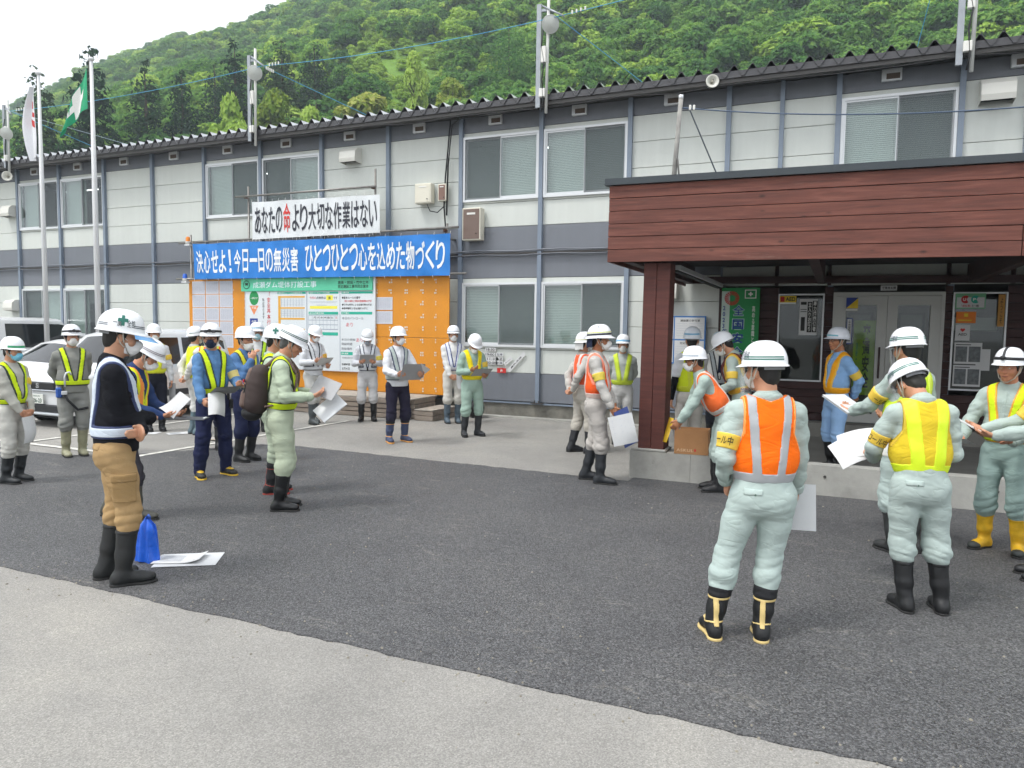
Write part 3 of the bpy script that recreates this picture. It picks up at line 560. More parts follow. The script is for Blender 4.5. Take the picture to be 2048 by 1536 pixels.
# pillar and low wall
MB().box((-2.13, .18, 1.495), (.16, .30, 2.29), None, .006).obj('post', POSTW, canopy); MB().box((-1.967, .18, 1.495), (.16, .30, 2.29), None, .006).obj('post', POSTW, canopy)
low_wall = tag(MB().b2((-1.55, 8.91, 0), (6.5, 9.11, .345)).obj('low_wall', CONC), 'low concrete wall edging the entrance porch', 'wall'); 
MB().b2((-2.30, 8.905, 0), (-1.552, 9.25, .345)).box((-2.07, 9.085, .362), (.44, .36, .035), None, .01).obj('plinth', CONC, low_wall)
for k, x in enumerate((-2.0, -.05, .62, 1.6, 2.3)):
    MB().lathe([(.016, .0), (.016, .004), (.009, .006), (.0001, .006)], (x, 8.906-.004, .22), 10, 'y').obj('tie_hole', M('hole_dark', '4b4a46', .9), low_wall)
struct(MB().b2((-2.3, 9.11, .0), (6.5, 13.30, .10)).obj('porch_floor', M('porch_slab', '85837d', .85, var=.2, vs=2, bump=.15, bs=50)))
struct(MB().b2((-1.9, 13.30, 0), (6.5, 13.62, .33)).obj('porch_step', M('porch_slab', '85837d')))
# entrance wall of dark boards with door and two windows
ent = thing('entrance_wall', 'dark brown boarded entrance wall under the canopy with glazed white double door', 'entrance', (0, 13.70, 0))
OPEN = [(-.95, -.21, 1.0, 2.51), (-.07, 1.58, .33, 2.53), (1.69, 2.43, .95, 2.52)]
z = .33
while z < 2.62:
    z1 = min(z+.135, 2.66); segs = [(-1.93, 6.0)]
    for (a, b, c, d) in OPEN:
        if z1 > c+.01 and z < d-.01:
            ns = []
            for (p, q_) in segs:
                if a > p: ns.append((p, min(a, q_)))
                if b < q_: ns.append((max(b, p), q_))
            segs = [s_ for s_ in ns if s_[1]-s_[0] > .01]
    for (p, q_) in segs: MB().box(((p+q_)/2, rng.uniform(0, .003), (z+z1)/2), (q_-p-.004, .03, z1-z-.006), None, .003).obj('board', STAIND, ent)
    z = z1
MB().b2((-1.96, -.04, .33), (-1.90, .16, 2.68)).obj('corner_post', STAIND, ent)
MB().b2((-1.93, .1, 2.66), (6, .14, 3.0)).obj('transom', WHITE, ent)
for x in (-1.0, -.15, 1.62, 2.5): MB().b2((x-.03, .05, 2.66), (x+.03, .1, 3.0)).obj('transom_post', STAIND, ent)
GLD = glass('door_glass', 'e4eae7', .03)
def pane_frame(name, a, b, c, d, t, par, mat=ALU, mid=False):
    o = bpy.data.objects.new(name, None); COL.objects.link(o); o.parent = par; f = MB()
    for lo, hi in (((a, -.05, c), (a+t, .05, d)), ((b-t, -.05, c), (b, .05, d)), ((a+t, -.05, c), (b-t, .05, c+t)), ((a+t, -.05, d-t), (b-t, .05, d))): f.b2(lo, hi)
    f.obj('frame', mat, o); MB().b2((a+t, -.004, c+t), (b-t, .004, d-t)).obj('pane', GLD, o); return o
DW = M('door_white', 'bfc0bc', .5)
pane_frame('window', *OPEN[0], .025, ent, ALU); pane_frame('window', *OPEN[2], .025, ent, ALU)
fr_ = MB().b2((-.07, -.06, .33), (-.02, .06, 2.53)).b2((1.53, -.06, .33), (1.58, .06, 2.53)).b2((-.02, -.06, 2.47), (1.53, .06, 2.53)); fr_.obj('door_frame', DW, ent)
for k, (a, b) in enumerate(((-.02, .752), (.758, 1.53))):
    dl = pane_frame('door', a, b, .34, 2.465, .15, ent, DW); xh = b-.09 if k == 0 else a+.09
    MB().tube([(xh, -.10, 1.1), (xh, -.10, 1.62)], .016, 8).obj('handle', M('handle_brown', '3a2320', .4), dl)
    MB().b2((a+.19, .3, .5), (b-.19, .33, 2.2)).obj('inner_door', M('inner_door_frame', '1d1f22', .6), dl); MB().b2((a+.23, .29, .54), (b-.23, .298, 2.16)).obj('inner_pane', M('inner_pane', '4a4a46', .3), dl)
MB().b2((-1.9, 2.2, .3), (6, 2.25, 2.9)).obj('lobby_wall', M('lobby_wall', '5a5752', .9), ent)
MB().b2((-1.9, .3, .28), (6, 2.2, .33)).obj('lobby_floor', M('lobby_floor', '4a4844', .8), ent)
lm = thing('door_lamp', 'slim white fluorescent lamp fixture above the entrance door', 'lamp', (.77, 13.62, 2.77)); MB().box((0, 0, 0), (.64, .09, .08), None, .012).obj('housing', M('lamp_white', 'cfcfca', .4), lm); MB().box((0, -.048, -.01), (.58, .012, .04), None, .004).obj('diffuser', M('lamp_frost', 'c4c8c2'), lm)
PAPER = M('paper_white', 'cfd0d0', .8); INK = M('print_black', '14140f', .7); RED = M('print_red', 'c02a26', .7); NAVY = M('print_navy', '1f3a8c', .7); GRN = M('print_green', '1f8a4c', .7); TEAL = M('print_teal', '28a890', .7); ORG = M('print_orange', 'e07a1c', .7); YEL = M('print_yellow', 'e6c628', .7); WHT = M('print_white', 'e6e6e2', .7); PALE = M('print_pale', 'b9bdc4', .8)
def poster(name, label, x0, x1, z0, z1, y, mat, cat='sign', group=None, th=.008):
    t = thing(name, label, cat, ((x0+x1)/2, y, (z0+z1)/2), 0, group); MB().box((0, 0, 0), (x1-x0, th, z1-z0)).obj('sheet', mat, t); t['w'] = x1-x0; t['h'] = z1-z0; t['th'] = th; return t
def put(t, mat, s, u0, v0, u1, v1, bold=.012, vertical=False, name='lettering', lift=.0015):
    """lettering (or a plain patch when s is empty) on a poster, in fractions from its lower left corner"""
    w_, h_ = t['w'], t['h']; x, z_ = (u0-.5)*w_, (v0-.5)*h_; ww, hh_ = (u1-u0)*w_, (v1-v0)*h_; m = MB(); y = -t['th']/2-lift
    if s: letters(m, s, x, z_, ww, hh_, y, bold, 1., vertical)
    else: m.box((x+ww/2, y, z_+hh_/2), (ww, .001, hh_))
    return m.obj(name, mat, t)
def rule(t, mat, rects, name='print_block', lift=.0015):
    w_, h_ = t['w'], t['h']; m = MB(); y = -t['th']/2-lift
    for (u0, v0, u1, v1) in rects: m.box(((u0+u1-1)/2*w_, y, (v0+v1-1)/2*h_), (max(.002, (u1-u0)*w_), .001, max(.002, (v1-v0)*h_)))
    return m.obj(name, mat, t)
GY = 13.70
pl_ = [wy(*q_, GY-.1) for q_ in ((1448, 572), (1528, 572))]
gb = thing('safety_banner', 'green and white hanging banner with blue vertical characters left of the entrance window', 'banner', (-1.58, 13.60, 2.62))
GB0, GB1, GBH = -.325, .325, 1.50
def gwave(x, z): return (x, -.012*math.sin(x*9+z*2)-.01*math.sin(z*5), z)
MB().add(*(lambda g: (g.v, g.f, True))(grid_mesh(lambda u, v: gwave(GB0+.14+(GB1-GB0-.14)*u, -GBH*v), 10, 24))).obj('cloth', M('banner_green', '1d8a48', .7, var=.12, vs=2), gb)
MB().add(*(lambda g: (g.v, g.f, True))(grid_mesh(lambda u, v: gwave(GB0+.14*u, -.06-(GBH-.06)*v), 4, 24))).obj('cloth', M('banner_pale', 'c4d6cc', .7), gb)
MB().add(*(lambda g: (g.v, g.f, True))(grid_mesh(lambda u, v: gwave(GB0+.14*u, -.06*v), 4, 2))).obj('cloth', M('banner_green', '1d8a48'), gb)
def gtxt(s, mat, x, z_, w_, h_, bold, off, vertical=False):
    m = MB(); letters(m, s, x, z_, w_, h_, 0, bold, 1, vertical, fn=lambda a, b: (lambda p: (p[0], p[1]-off, p[2]))(gwave(a, b))); return m.obj('lettering', mat, gb)
for k, ch in enumerate('全国安全週'):
    gtxt(ch, M('banner_halo', 'b9dcc8', .7), -.135, -.50-.245*k, .21, .20, .06, .004); gtxt(ch, NAVY, -.125, -.49-.245*k, .19, .18, .022, .008)
gtxt('2023年7月1日', NAVY, -.30, -1.25, .085, .93, .02, .006, True); gtxt('高める意識と安全行動', WHT, .20, -1.40, .055, 1.08, .01, .006, True)
m = MB()
for k in range(20):
    a = k*2*PI/20; c, s_ = math.cos(a), math.sin(a); p = []
    for r_, wd in ((.055, .004), (.125, .014)): p += [gwave(-.15+c*r_-s_*wd, -.185+s_*r_+c*wd), gwave(-.15+c*r_+s_*wd, -.185+s_*r_-c*wd)]
    m.add([(q_[0], q_[1]-.006, q_[2]) for q_ in p], [(0, 1, 3, 2)])
m.obj('firework_print', RED, gb)
m = MB()
for (a, b, c, d) in ((.07, -.19, .265, -.175), (.07, -.05, .265, -.035), (.07, -.175, .085, -.05), (.25, -.175, .265, -.05), (.13, -.125, .205, -.10), (.155, -.15, .18, -.075)):
    m.add([(lambda q_: (q_[0], q_[1]-.006, q_[2]))(gwave(*q_)) for q_ in ((a, b), (c, b), (c, d), (a, d))], [(0, 1, 2, 3)])
m.obj('emblem', WHT, gb)
WYG = 13.64
t = poster('aed_sign', 'yellow AED sticker in the upper corner of the left entrance window', -.93, -.66, 2.33, 2.47, WYG, YEL); put(t, INK, 'AED', .36, .38, .95, .88, .03); rule(t, RED, [(.05, .3, .3, .92)]); rule(t, WHT, [(0, 0, 1, .22)])
t = poster('no_entry_sign', 'white sign with black vertical characters in the left entrance window', -.60, -.31, 1.80, 2.42, WYG, PAPER); rule(t, INK, [(.44, .08, .70, .92), (.72, .08, .98, .95)]); put(t, WHT, '立入りお断り', .48, .11, .66, .90, .02, True, lift=.003); put(t, WHT, '暴力団関係者', .76, .11, .94, .93, .02, True, lift=.003); rule(t, INK, [(.06, .84, .38, .92), (.10, .12, .32, .50), (.05, .70, .40, .72), (.05, .64, .40, .66)])
t = poster('blue_yellow_sign', 'small blue and yellow sticker at the top of the left door leaf', .13, .31, 2.22, 2.44, WYG, NAVY); m = MB().add([(-.09, -.006, -.07), (.09, -.006, -.07), (.09, -.006, .10)], [(0, 1, 2)]); m.obj('print_block', YEL, t); rule(t, WHT, [(0, 0, 1, .16)])
t = poster('door_strip_sign', 'narrow white strip sign with vertical characters inside the left door leaf', .15, .24, 1.66, 2.10, WYG+.01, NAVY); rule(t, PAPER, [(.12, .04, .88, .96)]); put(t, INK, '土足厳禁', .28, .08, .72, .92, .02, True, lift=.003)
t = poster('traffic_safety_banner', 'lime green banner with black vertical characters standing inside the left door leaf', .27, .60, .80, 2.06, 13.78, M('banner_lime', '9cc026', .7), 'banner'); put(t, INK, '交通安全', .42, .10, .78, .96, .03, True); put(t, GRN, '運動実施中', .12, .2, .22, .7, .02, True)
t = poster('nameplate_sign', 'small white nameplate reading visitor entrance above the door', .64, .88, 2.555, 2.64, 13.66, PAPER); put(t, INK, '来客用玄関', .08, .25, .92, .78, .015)
t = poster('logo_poster', 'green-bordered poster with red and green round letters in the right entrance window', 1.72, 2.13, 2.26, 2.50, WYG, M('poster_green', '6fae84', .7)); rule(t, PAPER, [(.04, .06, .96, .74)])
for cx_, mt_, ch in ((.33, RED, 'U'), (.66, M('print_teal', '28a890'), 'P')):
    m = MB(); cxx, czz, r_ = (cx_-.5)*t['w'], .10*t['h'], .062; pts_ = [(cxx+r_*math.cos(a), -.0065, czz+r_*math.sin(a)) for a in np.linspace(R(50), R(310), 20)]+[(cxx+.2*r_, -.0065, czz)]
    m.add(pts_, [tuple(range(len(pts_)))]); m.obj('print_disc', mt_, t); m = MB(); letters(m, ch, cxx-.035, czz-.022, .04, .044, -.0085, .03); m.obj('lettering', WHT, t)
put(t, RED, '「建設業」', .2, .1, .52, .26, .01, lift=.003); put(t, INK, '使場', .55, .1, .78, .26, .01, lift=.003)
t = poster('orange_notice', 'orange notice below the logo poster in the right entrance window', 1.74, 2.01, 2.03, 2.21, WYG, ORG); rule(t, YEL, [(.4, .55, .6, .85), (.1, .2, .8, .3)])
t = poster('heart_aed_notice', 'white notice with red heart and AED letters in the right entrance window', 1.74, 1.94, 1.75, 2.0, WYG, PAPER); put(t, INK, 'AED', .2, .32, .8, .48, .02); m = MB(); ha = [(.034*math.sin(a)**3, -.0065, .045+.0021*(13*math.cos(a)-5*math.cos(2*a)-2*math.cos(3*a)-math.cos(4*a))) for a in np.linspace(0, 2*PI, 25)[:-1]]; m.add(ha, [tuple(range(24))]); m.obj('heart_print', RED, t)
GRYP = M('photo_grey', '6d7274', .7, var=.5, vs=16)
for k, (z_, lb) in enumerate(((1.38, 'photo sheet pinned below the heart notice in the right entrance window'), (1.02, 'photo sheet at the bottom of the right entrance window'))):
    t = poster('photo_sheet', lb, 1.74, 2.12, z_, z_+.34, WYG+.005*k, PAPER, 'notice', 'photo sheets in the entrance window'); rule(t, GRYP, [(.05, .1, .47, .82), (.53, .1, .95, .82)]); rule(t, INK, [(.05, .88, .6, .92)])
t = poster('loose_sheet', 'tilted blank sheet behind the photo sheets in the right entrance window', 2.05, 2.24, 1.28, 1.62, WYG+.03, PAPER, 'notice')
t = poster('vertical_slip', 'narrow orange slip at the right edge of the right entrance window', 2.30, 2.39, 1.98, 2.48, WYG, M('slip_orange', 'b8863a', .7)); put(t, INK, 'ようこそ', .3, .1, .7, .9, .01, True)
dsk = thing('lobby_screen', 'white roll screen behind the right entrance window', 'screen', (2.05, 14.2, 2.02)); MB().box((0, 0, 0), (.7, .06, .22), None, .02).obj('screen_roll', M('lamp_white', 'cfcfca'), dsk)
# blue-edged permit board on the office wall
t = poster('permit_board', 'blue-framed white board of printed permits on the wall left of the entrance', -2.95, -2.20, 1.23, 2.12, 13.80, M('board_blue', '2f6fb4', .5), 'notice board', None, .03); rule(t, PAPER, [(.03, .52, .22, .97), (.25, .52, .97, .97), (.03, .03, .22, .49), (.25, .03, .97, .49)])
put(t, INK, '建設業の許可票', .38, .88, .86, .93, .01, lift=.003); put(t, INK, '労災保険関係', .38, .41, .8, .46, .01, lift=.003)
rule(t, PALE, [(.29, .84-.05*k, .55, .848-.05*k) for k in range(6)]+[(.6, .84-.05*k, .93, .848-.05*k) for k in range(6)]+[(.29, .36-.05*k, .9, .368-.05*k) for k in range(6)], lift=.003); rule(t, INK, [(.06, .9, .19, .915), (.06, .6, .19, .61), (.06, .42, .19, .43), (.06, .1, .15, .12)], lift=.003)
# leaning pole with wire on the canopy roof
pt_ = thing('wire_pole', 'thin weathered pole leaning on the canopy roof holding a wire', 'pole'); a_, b_ = wy(1345, 362, 10.), wy(1362, 197, 10.); a_.z = 3.6
MB().tube([a_, b_], [.034, .03], 8).obj('pole', M('weathered_wood', '9c9a95', .8, var=.35, vs=6), pt_); MB().tube([a_+Vector((.12, 0, 0)), a_+(b_-a_)*.4+Vector((.03, -.02, 0))], .012, 6).obj('prop', DGREY, pt_); MB().lathe([(.0001, .05), (.03, .045), (.033, 0), (.02, -.01)], b_, 10).obj('cap', ALU, pt_)
rope('dark wire running from the pole on the canopy roof to the right', b_-Vector((0, 0, .12)), wy(2120, 208, 10.), .1, .009, M('wire_blue', '47586e', .6), 2, 'wire'); rope('wire sloping from the canopy pole down to the canopy roof', b_-Vector((-.12, 0, .16)), (wy(1458, 352, 10.5).x, 10.5, 3.62), 0, .009, M('wire_dark', '4d5560', .6), 0, 'wire')
# things standing on the low wall
bx_ = thing('cardboard_box', 'open brown cardboard box on the low wall beside the brown pillar', 'box', (-1.56, 9.05, .349), R(4)); KR = M('cardboard', 'a5784e', .8, var=.1, vs=6, bump=.1, bs=60)
for lo, hi in (((-.2, -.13, 0), (.2, -.122, .30)), ((-.2, .122, 0), (.2, .13, .30)), ((-.2, -.122, 0), (-.192, .122, .30)), ((.192, -.122, 0), (.2, .122, .30)), ((-.192, -.122, 0), (.192, .122, .006))): MB().b2(lo, hi).obj('side_panel', KR, bx_)
m = MB(); letters(m, 'ASKUL', -.17, .03, .20, .035, -.1325, .01, 1.1); m.obj('lettering', M('box_print', 'd8b894', .8), bx_); MB().box((.05, -.1322, .052), (.022, .001, .03)).obj('print_mark', RED, bx_)
for k, (dx, tl_, lb) in enumerate(((-1.80, 14, 'grey binder leaning against the brown pillar'), (-1.745, 18, 'black flat binder leaning beside the grey binder at the pillar'))):
    o = tag(MB().box((0, 0, .15), (.022, .22, .30), Matrix.Rotation(R(-tl_), 3, 'Y'), .004).obj('binder', M('binder_grey', '74767a', .5) if k == 0 else BLK, None, (dx+.04, 9.12, .353)), lb, 'binder', 'binders at the pillar')
    MB().box((.012, 0, .15), (.003, .20, .28), Matrix.Rotation(R(-tl_), 3, 'Y')).obj('label_strip', PALE, o)
# ================================================================ notice board, banners, scaffold
YB = 13.50
def bp_(cx, cy): return wy(480+cx/6.827, 540+cy/6.827, YB)
tl_c, br_c = wy(379, 562, YB), wy(898, 792, YB); BX0, BX1 = -14.75, wy(898, 600, YB).x; BZ0, BZ1 = .42, 2.93
OR = M('board_orange', 'd48a1c', .55, var=.08, vs=1.5)
board = thing('notice_board', 'big orange notice board standing in front of the office wall', 'notice board', (0, YB+.03, 0))
xs_ = [BX0, -12.95, -11.15, -9.35, BX1]
for a, b in zip(xs_[:-1], xs_[1:]):
    for c, d in ((BZ0, 1.62), (1.624, BZ1)): MB().box(((a+b)/2, 0, (c+d)/2), (b-a-.006, .025, d-c-.003), None, .003).obj('panel', OR, board)
# rows of white name-tag slots
wp = M('tag_white', 'd8d2c4', .7)
SM = []
for combo in ((0, 1, 2, 3), (1, 3), (0, 1, 3), (1, 2, 3), (0, 2)):
    slot = MB()
    for q_ in combo: sx, sz = ((-1, 1), (1, 1), (-1, -1), (1, -1))[q_]; slot.box((sx*.024+rng.uniform(-.003, .003), 0, sz*.028), (.030, .006, .034))
    SM.append(slot.mesh('tag_holder', wp))
sm_ = SM[0]
for cx in (745+7, 780, 812, 843, 870):
    for cy in (562, 583, 606, 632, 657, 682, 708, 732, 758, 780):
        p = wy(cx+rng.uniform(-1, 1), cy, YB)
        if (cx < 800 and 585 < cy < 650) or (cx < 750 and cy < 640): continue
        o = nobj('tag_holder', rng.choice(SM), board, (p.x, -.018, p.z)); 
        if cx == 870 or cx < 755: o.scale = (.6, 1, 1)
for cx in (466, 489):
    for cy in (580, 598, 616, 634, 652): o = nobj('tag_holder', sm_, board, (wy(cx, cy, YB).x, -.018, wy(cx, cy, YB).z)); o.scale = (.35, 1, .35)
# sheets on the left wing
shm = MB().box((0, 0, 0), (.42, .004, .31)).mesh('sheet', M('sheet_grey', 'c9cbd2', .8, var=.06, vs=20))
ink = MB()
for k in range(9): ink.box((0, -.003, .12-.028*k), (.36, .001, .008))
for k in range(6): ink.box((-.15+.06*k, -.0031, 0), (.003, .001, .25))
inkm = ink.mesh('table_print', M('print_faint', 'a6aab6', .8))
for i in range(3):
    for j in range(5):
        o = nobj('sheet', shm, board, (-14.42+.445*i, -.017+rng.uniform(0, .001), 2.74-.325*j)); nobj('table_print', inkm, o)
for cy, lb in ((607, 0), (635, 0)):
    p = wy(768, cy, YB); o = nobj('sheet', MB().box((0, 0, 0), (.42, .004, .275)).mesh('sheet', M('sheet_grey', 'c9cbd2')), board, (p.x, -.019, p.z)); nobj('table_print', inkm, o).scale = (.95, 1, .9)
# the white information board fixed on it
wb0, wb1 = bp_(90, 270), bp_(1850, 1380); wbz0 = wy(620, 738, YB).z
ib = thing('information_board', 'white safety information board with green header fixed on the orange board', 'notice board', ((wb0.x+wb1.x)/2, YB-.02, (wbz0+2.93)/2)); W_, Hh = wb1.x-wb0.x, 2.93-wbz0
MB().box((0, 0, 0), (W_, .03, Hh), None, .004).obj('sheet', M('whiteboard', 'd3d9dc', .35), ib); ib['w'] = W_; ib['h'] = Hh; ib['th'] = .03
fr2 = MB()
for lo, hi in (((-W_/2-.02, -.02, -Hh/2-.02), (-W_/2, .02, Hh/2)), ((W_/2, -.02, -Hh/2-.02), (W_/2+.02, .02, Hh/2)), ((-W_/2, -.02, -Hh/2-.02), (W_/2, .02, -Hh/2))): fr2.b2(lo, hi)
fr2.obj('frame', ALU, ib)
def bu(cx, cy): p = bp_(cx, cy); return ((p.x-wb0.x)/W_, (p.z-wbz0)/Hh)
def bput(mat, s, cx0, cy0, cx1, cy1, bold=.012, vertical=False, lift=.0015):
    u0, v1 = bu(cx0, cy0); u1, v0 = bu(cx1, cy1); return put(ib, mat, s, u0, v0, u1, v1, bold, vertical, 'lettering' if s else 'print_block', lift)
def brule(mat, rects, lift=.0015):
    rule(ib, mat, [(bu(a, d)[0], bu(a, d)[1], bu(c, b)[0], bu(c, b)[1]) for a, b, c, d in rects], 'print_block', lift)
h0, h1 = bp_(38, 135), bp_(1830, 265)
MB().box(((h0.x+h1.x)/2-ib.location.x, -.03, (h0.z+h1.z)/2-ib.location.z+.0), (h1.x-h0.x, .03, .30), None, .006).obj('header', M('header_green', '58c09a', .6, var=.25, vs=1.2), ib)
put_l = .032
bput(M('header_letter', 'dfeaf2', .6), '成瀬ダム堤体打設工事', 205, 165, 1070, 240, .002, False, put_l); bput(INK, '鹿島・前田・竹中土木', 1362, 150, 1780, 192, .012, False, put_l); bput(INK, '特定建設工事共同企業体', 1362, 205, 1780, 248, .012, False, put_l)
c0_ = bp_(117, 205); m = MB(); m.lathe([(.10, .0), (.10, -.003), (.086, -.003), (.086, 0)], (c0_.x-ib.location.x, -.047, c0_.z-ib.location.z), 24, 'y'); m.obj('emblem', INK, ib); m = MB(); letters(m, '夢', c0_.x-ib.location.x-.05, c0_.z-ib.location.z-.05, .1, .1, -.048, .02); m.obj('lettering', INK, ib)
c1_ = bp_(207, 383); m = MB(); m.add([(c1_.x-ib.location.x+.14*math.cos(a), -.0165, c1_.z-ib.location.z+.17*math.sin(a)) for a in np.linspace(0, 2*PI, 33)[:-1]], [tuple(range(32))]); m.obj('print_disc', GRN, ib); bput(WHT, '一声かけ', 158, 370, 256, 402, .012, False, .003)
p1, p2, p3 = bp_(145, 488), bp_(268, 488), bp_(207, 615); m = MB(); m.add([(q_.x-ib.location.x, -.0165, q_.z-ib.location.z) for q_ in (p1, p2, p3)], [(0, 1, 2)]); m.obj('print_triangle', M('print_salmon', 'e08a5a', .7), ib); bput(WHT, '確認', 178, 500, 238, 532, .012, False, .003)
brule(NAVY, [(152, 662, 258, 780)]); bput(WHT, '合図', 172, 685, 238, 715, .012, False, .003)
bput(RED, '「安全基本行動」', 380, 300, 436, 900, .012, True); bput(INK, '私は守ります。', 318, 385, 352, 715, .012, True)
for (a, b, c, d, s_) in ((527, 298, 912, 330, '建設用クレーンの作業合図法'), (952, 295, 1358, 328, '玉掛ワイヤロープの点検'), (1400, 290, 1825, 325, '作業方針'), (952, 572, 1355, 608, '本日の作業予定表'), (1397, 572, 1818, 606, '災害事例'), (952, 852, 1352, 888, ''), (1390, 1120, 1552, 1158, '朝礼看板')):
    brule(TEAL, [(a, b, c, d)]); 
    if s_: bput(WHT, s_, a+10, b+6, a+min(c-a-20, 26*len(s_)), d-6, .012, False, .003)
brule(M('print_amber', 'd8a33a', .7), [(540, 355, 568, 900), (568, 355, 898, 380), (568, 508, 898, 530), (568, 655, 898, 678), (568, 805, 898, 828)])
GL_ = M('print_lines', '8d98a8', .8)
brule(GL_, [(580+40*k, 390, 583+40*k, 500) for k in range(8)]+[(575, 395+27*k, 895, 398+27*k) for k in range(4)]+[(575, 545+27*k, 895, 548+27*k) for k in range(4)]+[(580+40*k, 540, 583+40*k, 650) for k in range(8)])
bput(M('print_rose', 'd0606a', .7), '今月の', 965, 362, 1052, 398, .012); bput(INK, '点検色は', 1055, 362, 1185, 398, .015); brule(M('print_lemon', 'e8e04a', .7), [(1192, 345, 1282, 415), (968, 492, 1342, 530)]); bput(INK, '黄', 1220, 362, 1255, 400, .012, False, .003); bput(INK, 'です', 1290, 365, 1342, 398, .012)
brule(GL_, [(970, 432, 1340, 436), (980, 446, 1330, 449), (1060, 478, 1200, 482)]); brule(GL_, [(950, 622+62*k, 1352, 625+62*k) for k in range(4)]+[(950+50*k, 622, 952+50*k, 812) for k in range(9)]); bput(INK, '月火水木金土', 1015, 635, 1290, 665, .01); bput(RED, '日', 1318, 638, 1340, 665, .01)
bput(INK, '●基本ルールの遵守', 1405, 362, 1655, 395, .018); bput(RED, '危険の排除と施設な整備環境の確保', 1440, 410, 1810, 440, .015); bput(INK, '●勝手な判断による近道行動の撲滅', 1405, 460, 1812, 490, .018); bput(INK, '●整理整頓と安全通路の確保', 1405, 510, 1762, 540, .018)
DGT = M('marker_grey', '5c6068', .7); bput(DGT, '本日のパトロール', 1405, 640, 1700, 680, .008); bput(M('marker_red', 'd06a70', .7), 'あり', 1460, 720, 1555, 775, .008); bput(DGT, '本日の発破', 1398, 932, 1590, 970, .008); bput(M('marker_red', 'd06a70'), 'あり', 1600, 930, 1690, 985, .008); bput(DGT, '発破時間', 1398, 990, 1545, 1030, .008); bput(DGT, '発破場所', 1398, 1055, 1545, 1095, .008); bput(DGT, '令和5年7月', 1405, 1185, 1560, 1215, .012); bput(INK, '目標時間', 1405, 1270, 1515, 1305, .015); bput(INK, '5月4日', 1405, 1325, 1510, 1365, .01)
brule(GL_, [(928, 290, 931, 1380), (1378, 290, 1381, 1380)])
# banners laced to the scaffold
def banner(name, label, p_tl, p_tr, p_br, p_bl, mat, Y, texts, amp):
    P_ = [wy(*q_, Y) for q_ in (p_tl, p_tr, p_br, p_bl)]; o_ = P_[3]; t = thing(name, label, 'banner', (o_.x, Y, o_.z))
    P_ = [(q_.x-o_.x, q_.z-o_.z) for q_ in P_]
    def surf(u, v, off=0):
        x = (P_[3][0]*(1-u)+P_[2][0]*u)*(1-v)+(P_[0][0]*(1-u)+P_[1][0]*u)*v; z_ = (P_[3][1]*(1-u)+P_[2][1]*u)*(1-v)+(P_[0][1]*(1-u)+P_[1][1]*u)*v
        k = x*6.3; sc = abs(math.sin(k*.55)); y = amp*(math.sin(k+z_*5)*.5+math.sin(k*2.3-z_*8)*.3+math.sin(k*.7+z_*14)*.25)*(.6+.4*abs(2*v-1)); z_ += -.012*sc*(v > .97)
        return (x, y-off, z_)
    g = grid_mesh(surf, 110, 14); g.obj('cloth', mat, t); W = math.hypot(P_[2][0]-P_[3][0], P_[2][1]-P_[3][1]); Hb = P_[0][1]-P_[3][1]
    for (s_, mt_, u0, v0, u1, v1, bold) in texts:
        pts_, f_ = text_fit(s_, u1-u0, v1-v0, bold); m = MB(); m.add([surf(u0+a, v0+b, .009) for a, b in pts_], f_); m.obj('lettering', mt_, t)
    ty = MB()
    for k in range(19):
        for v, dz in ((1, .05), (0, -.05)): p = surf(k/18, v); ty.tube([(p[0], p[1]-.004, p[2]-dz*.2), (p[0]+.01, p[1]-.004, p[2]+dz)], .004, 4)
    ty.obj('tie_cord', WHT, t); return t, surf
def spread_text(s, u0, u1, v0, v1, mat, bold): return [(c, mat, u0+(u1-u0)*k/len(s)+(u1-u0)/len(s)*.06, v0, u0+(u1-u0)*(k+1)/len(s)-(u1-u0)/len(s)*.06, v1, bold) for k, c in enumerate(s)]
def glyphs(s, u0, u1, v0, v1, mat, bold):
    """even cells; small kana marks keep their own height"""
    out = []
    for k, c in enumerate(s):
        a = u0+(u1-u0)*k/len(s); w_ = (u1-u0)/len(s)
        if c == '一': out.append((c, mat, a+w_*.04, v0+(v1-v0)*.44, a+w_*.96, v0+(v1-v0)*.60, bold*.4))
        elif c == '！': out.append((c, mat, a+w_*.34, v0, a+w_*.66, v1, bold))
        elif c == '\u3000': continue
        elif c == '日': out.append((c, mat, a+w_*.14, v0, a+w_*.86, v1, bold))
        else: out.append((c, mat, a+w_*.05, v0, a+w_*.95, v1, bold))
    return out
BW = M('banner_letter', 'e4e9ea', .7); BD = M('banner_charcoal', '2b2d38', .7); BR = M('banner_red', 'cc3a33', .7)
banner('blue_banner', 'long blue banner with white characters laced above the notice board', (386, 488), (901, 466), (899, 551), (389, 558), M('banner_blue', '1f78c8', .6, var=.06, vs=3), 13.36,
       glyphs('決心せよ！今日一日の無災害', .012, .452, .16, .80, BW, .016)+glyphs('ひとつひとつ心を込めた物づくり', .478, .985, .16, .84, BW, .016), .022)
banner('white_banner', 'white banner with black characters and one red character above the blue banner', (504, 404), (759, 388), (760, 465), (505, 479), M('banner_white', 'd6dadc', .65, var=.03, vs=3), 13.36,
       glyphs('あなたの', .02, .255, .14, .84, BD, .012)+glyphs('命', .257, .322, .14, .92, BR, .012)+glyphs('より大切な作業はない', .328, .985, .16, .86, BD, .012), .012)
sf = thing('scaffold_frame', 'frame of galvanised scaffold pipes holding the banners and notice board', 'scaffold', (0, 13.46, 0))
def pipe(a, b, r_=.024): MB().tube([a, b], r_, 8).obj('pipe', RUST, sf)
za = wy(640, 478, 13.46).z+.06; zc = 2.95
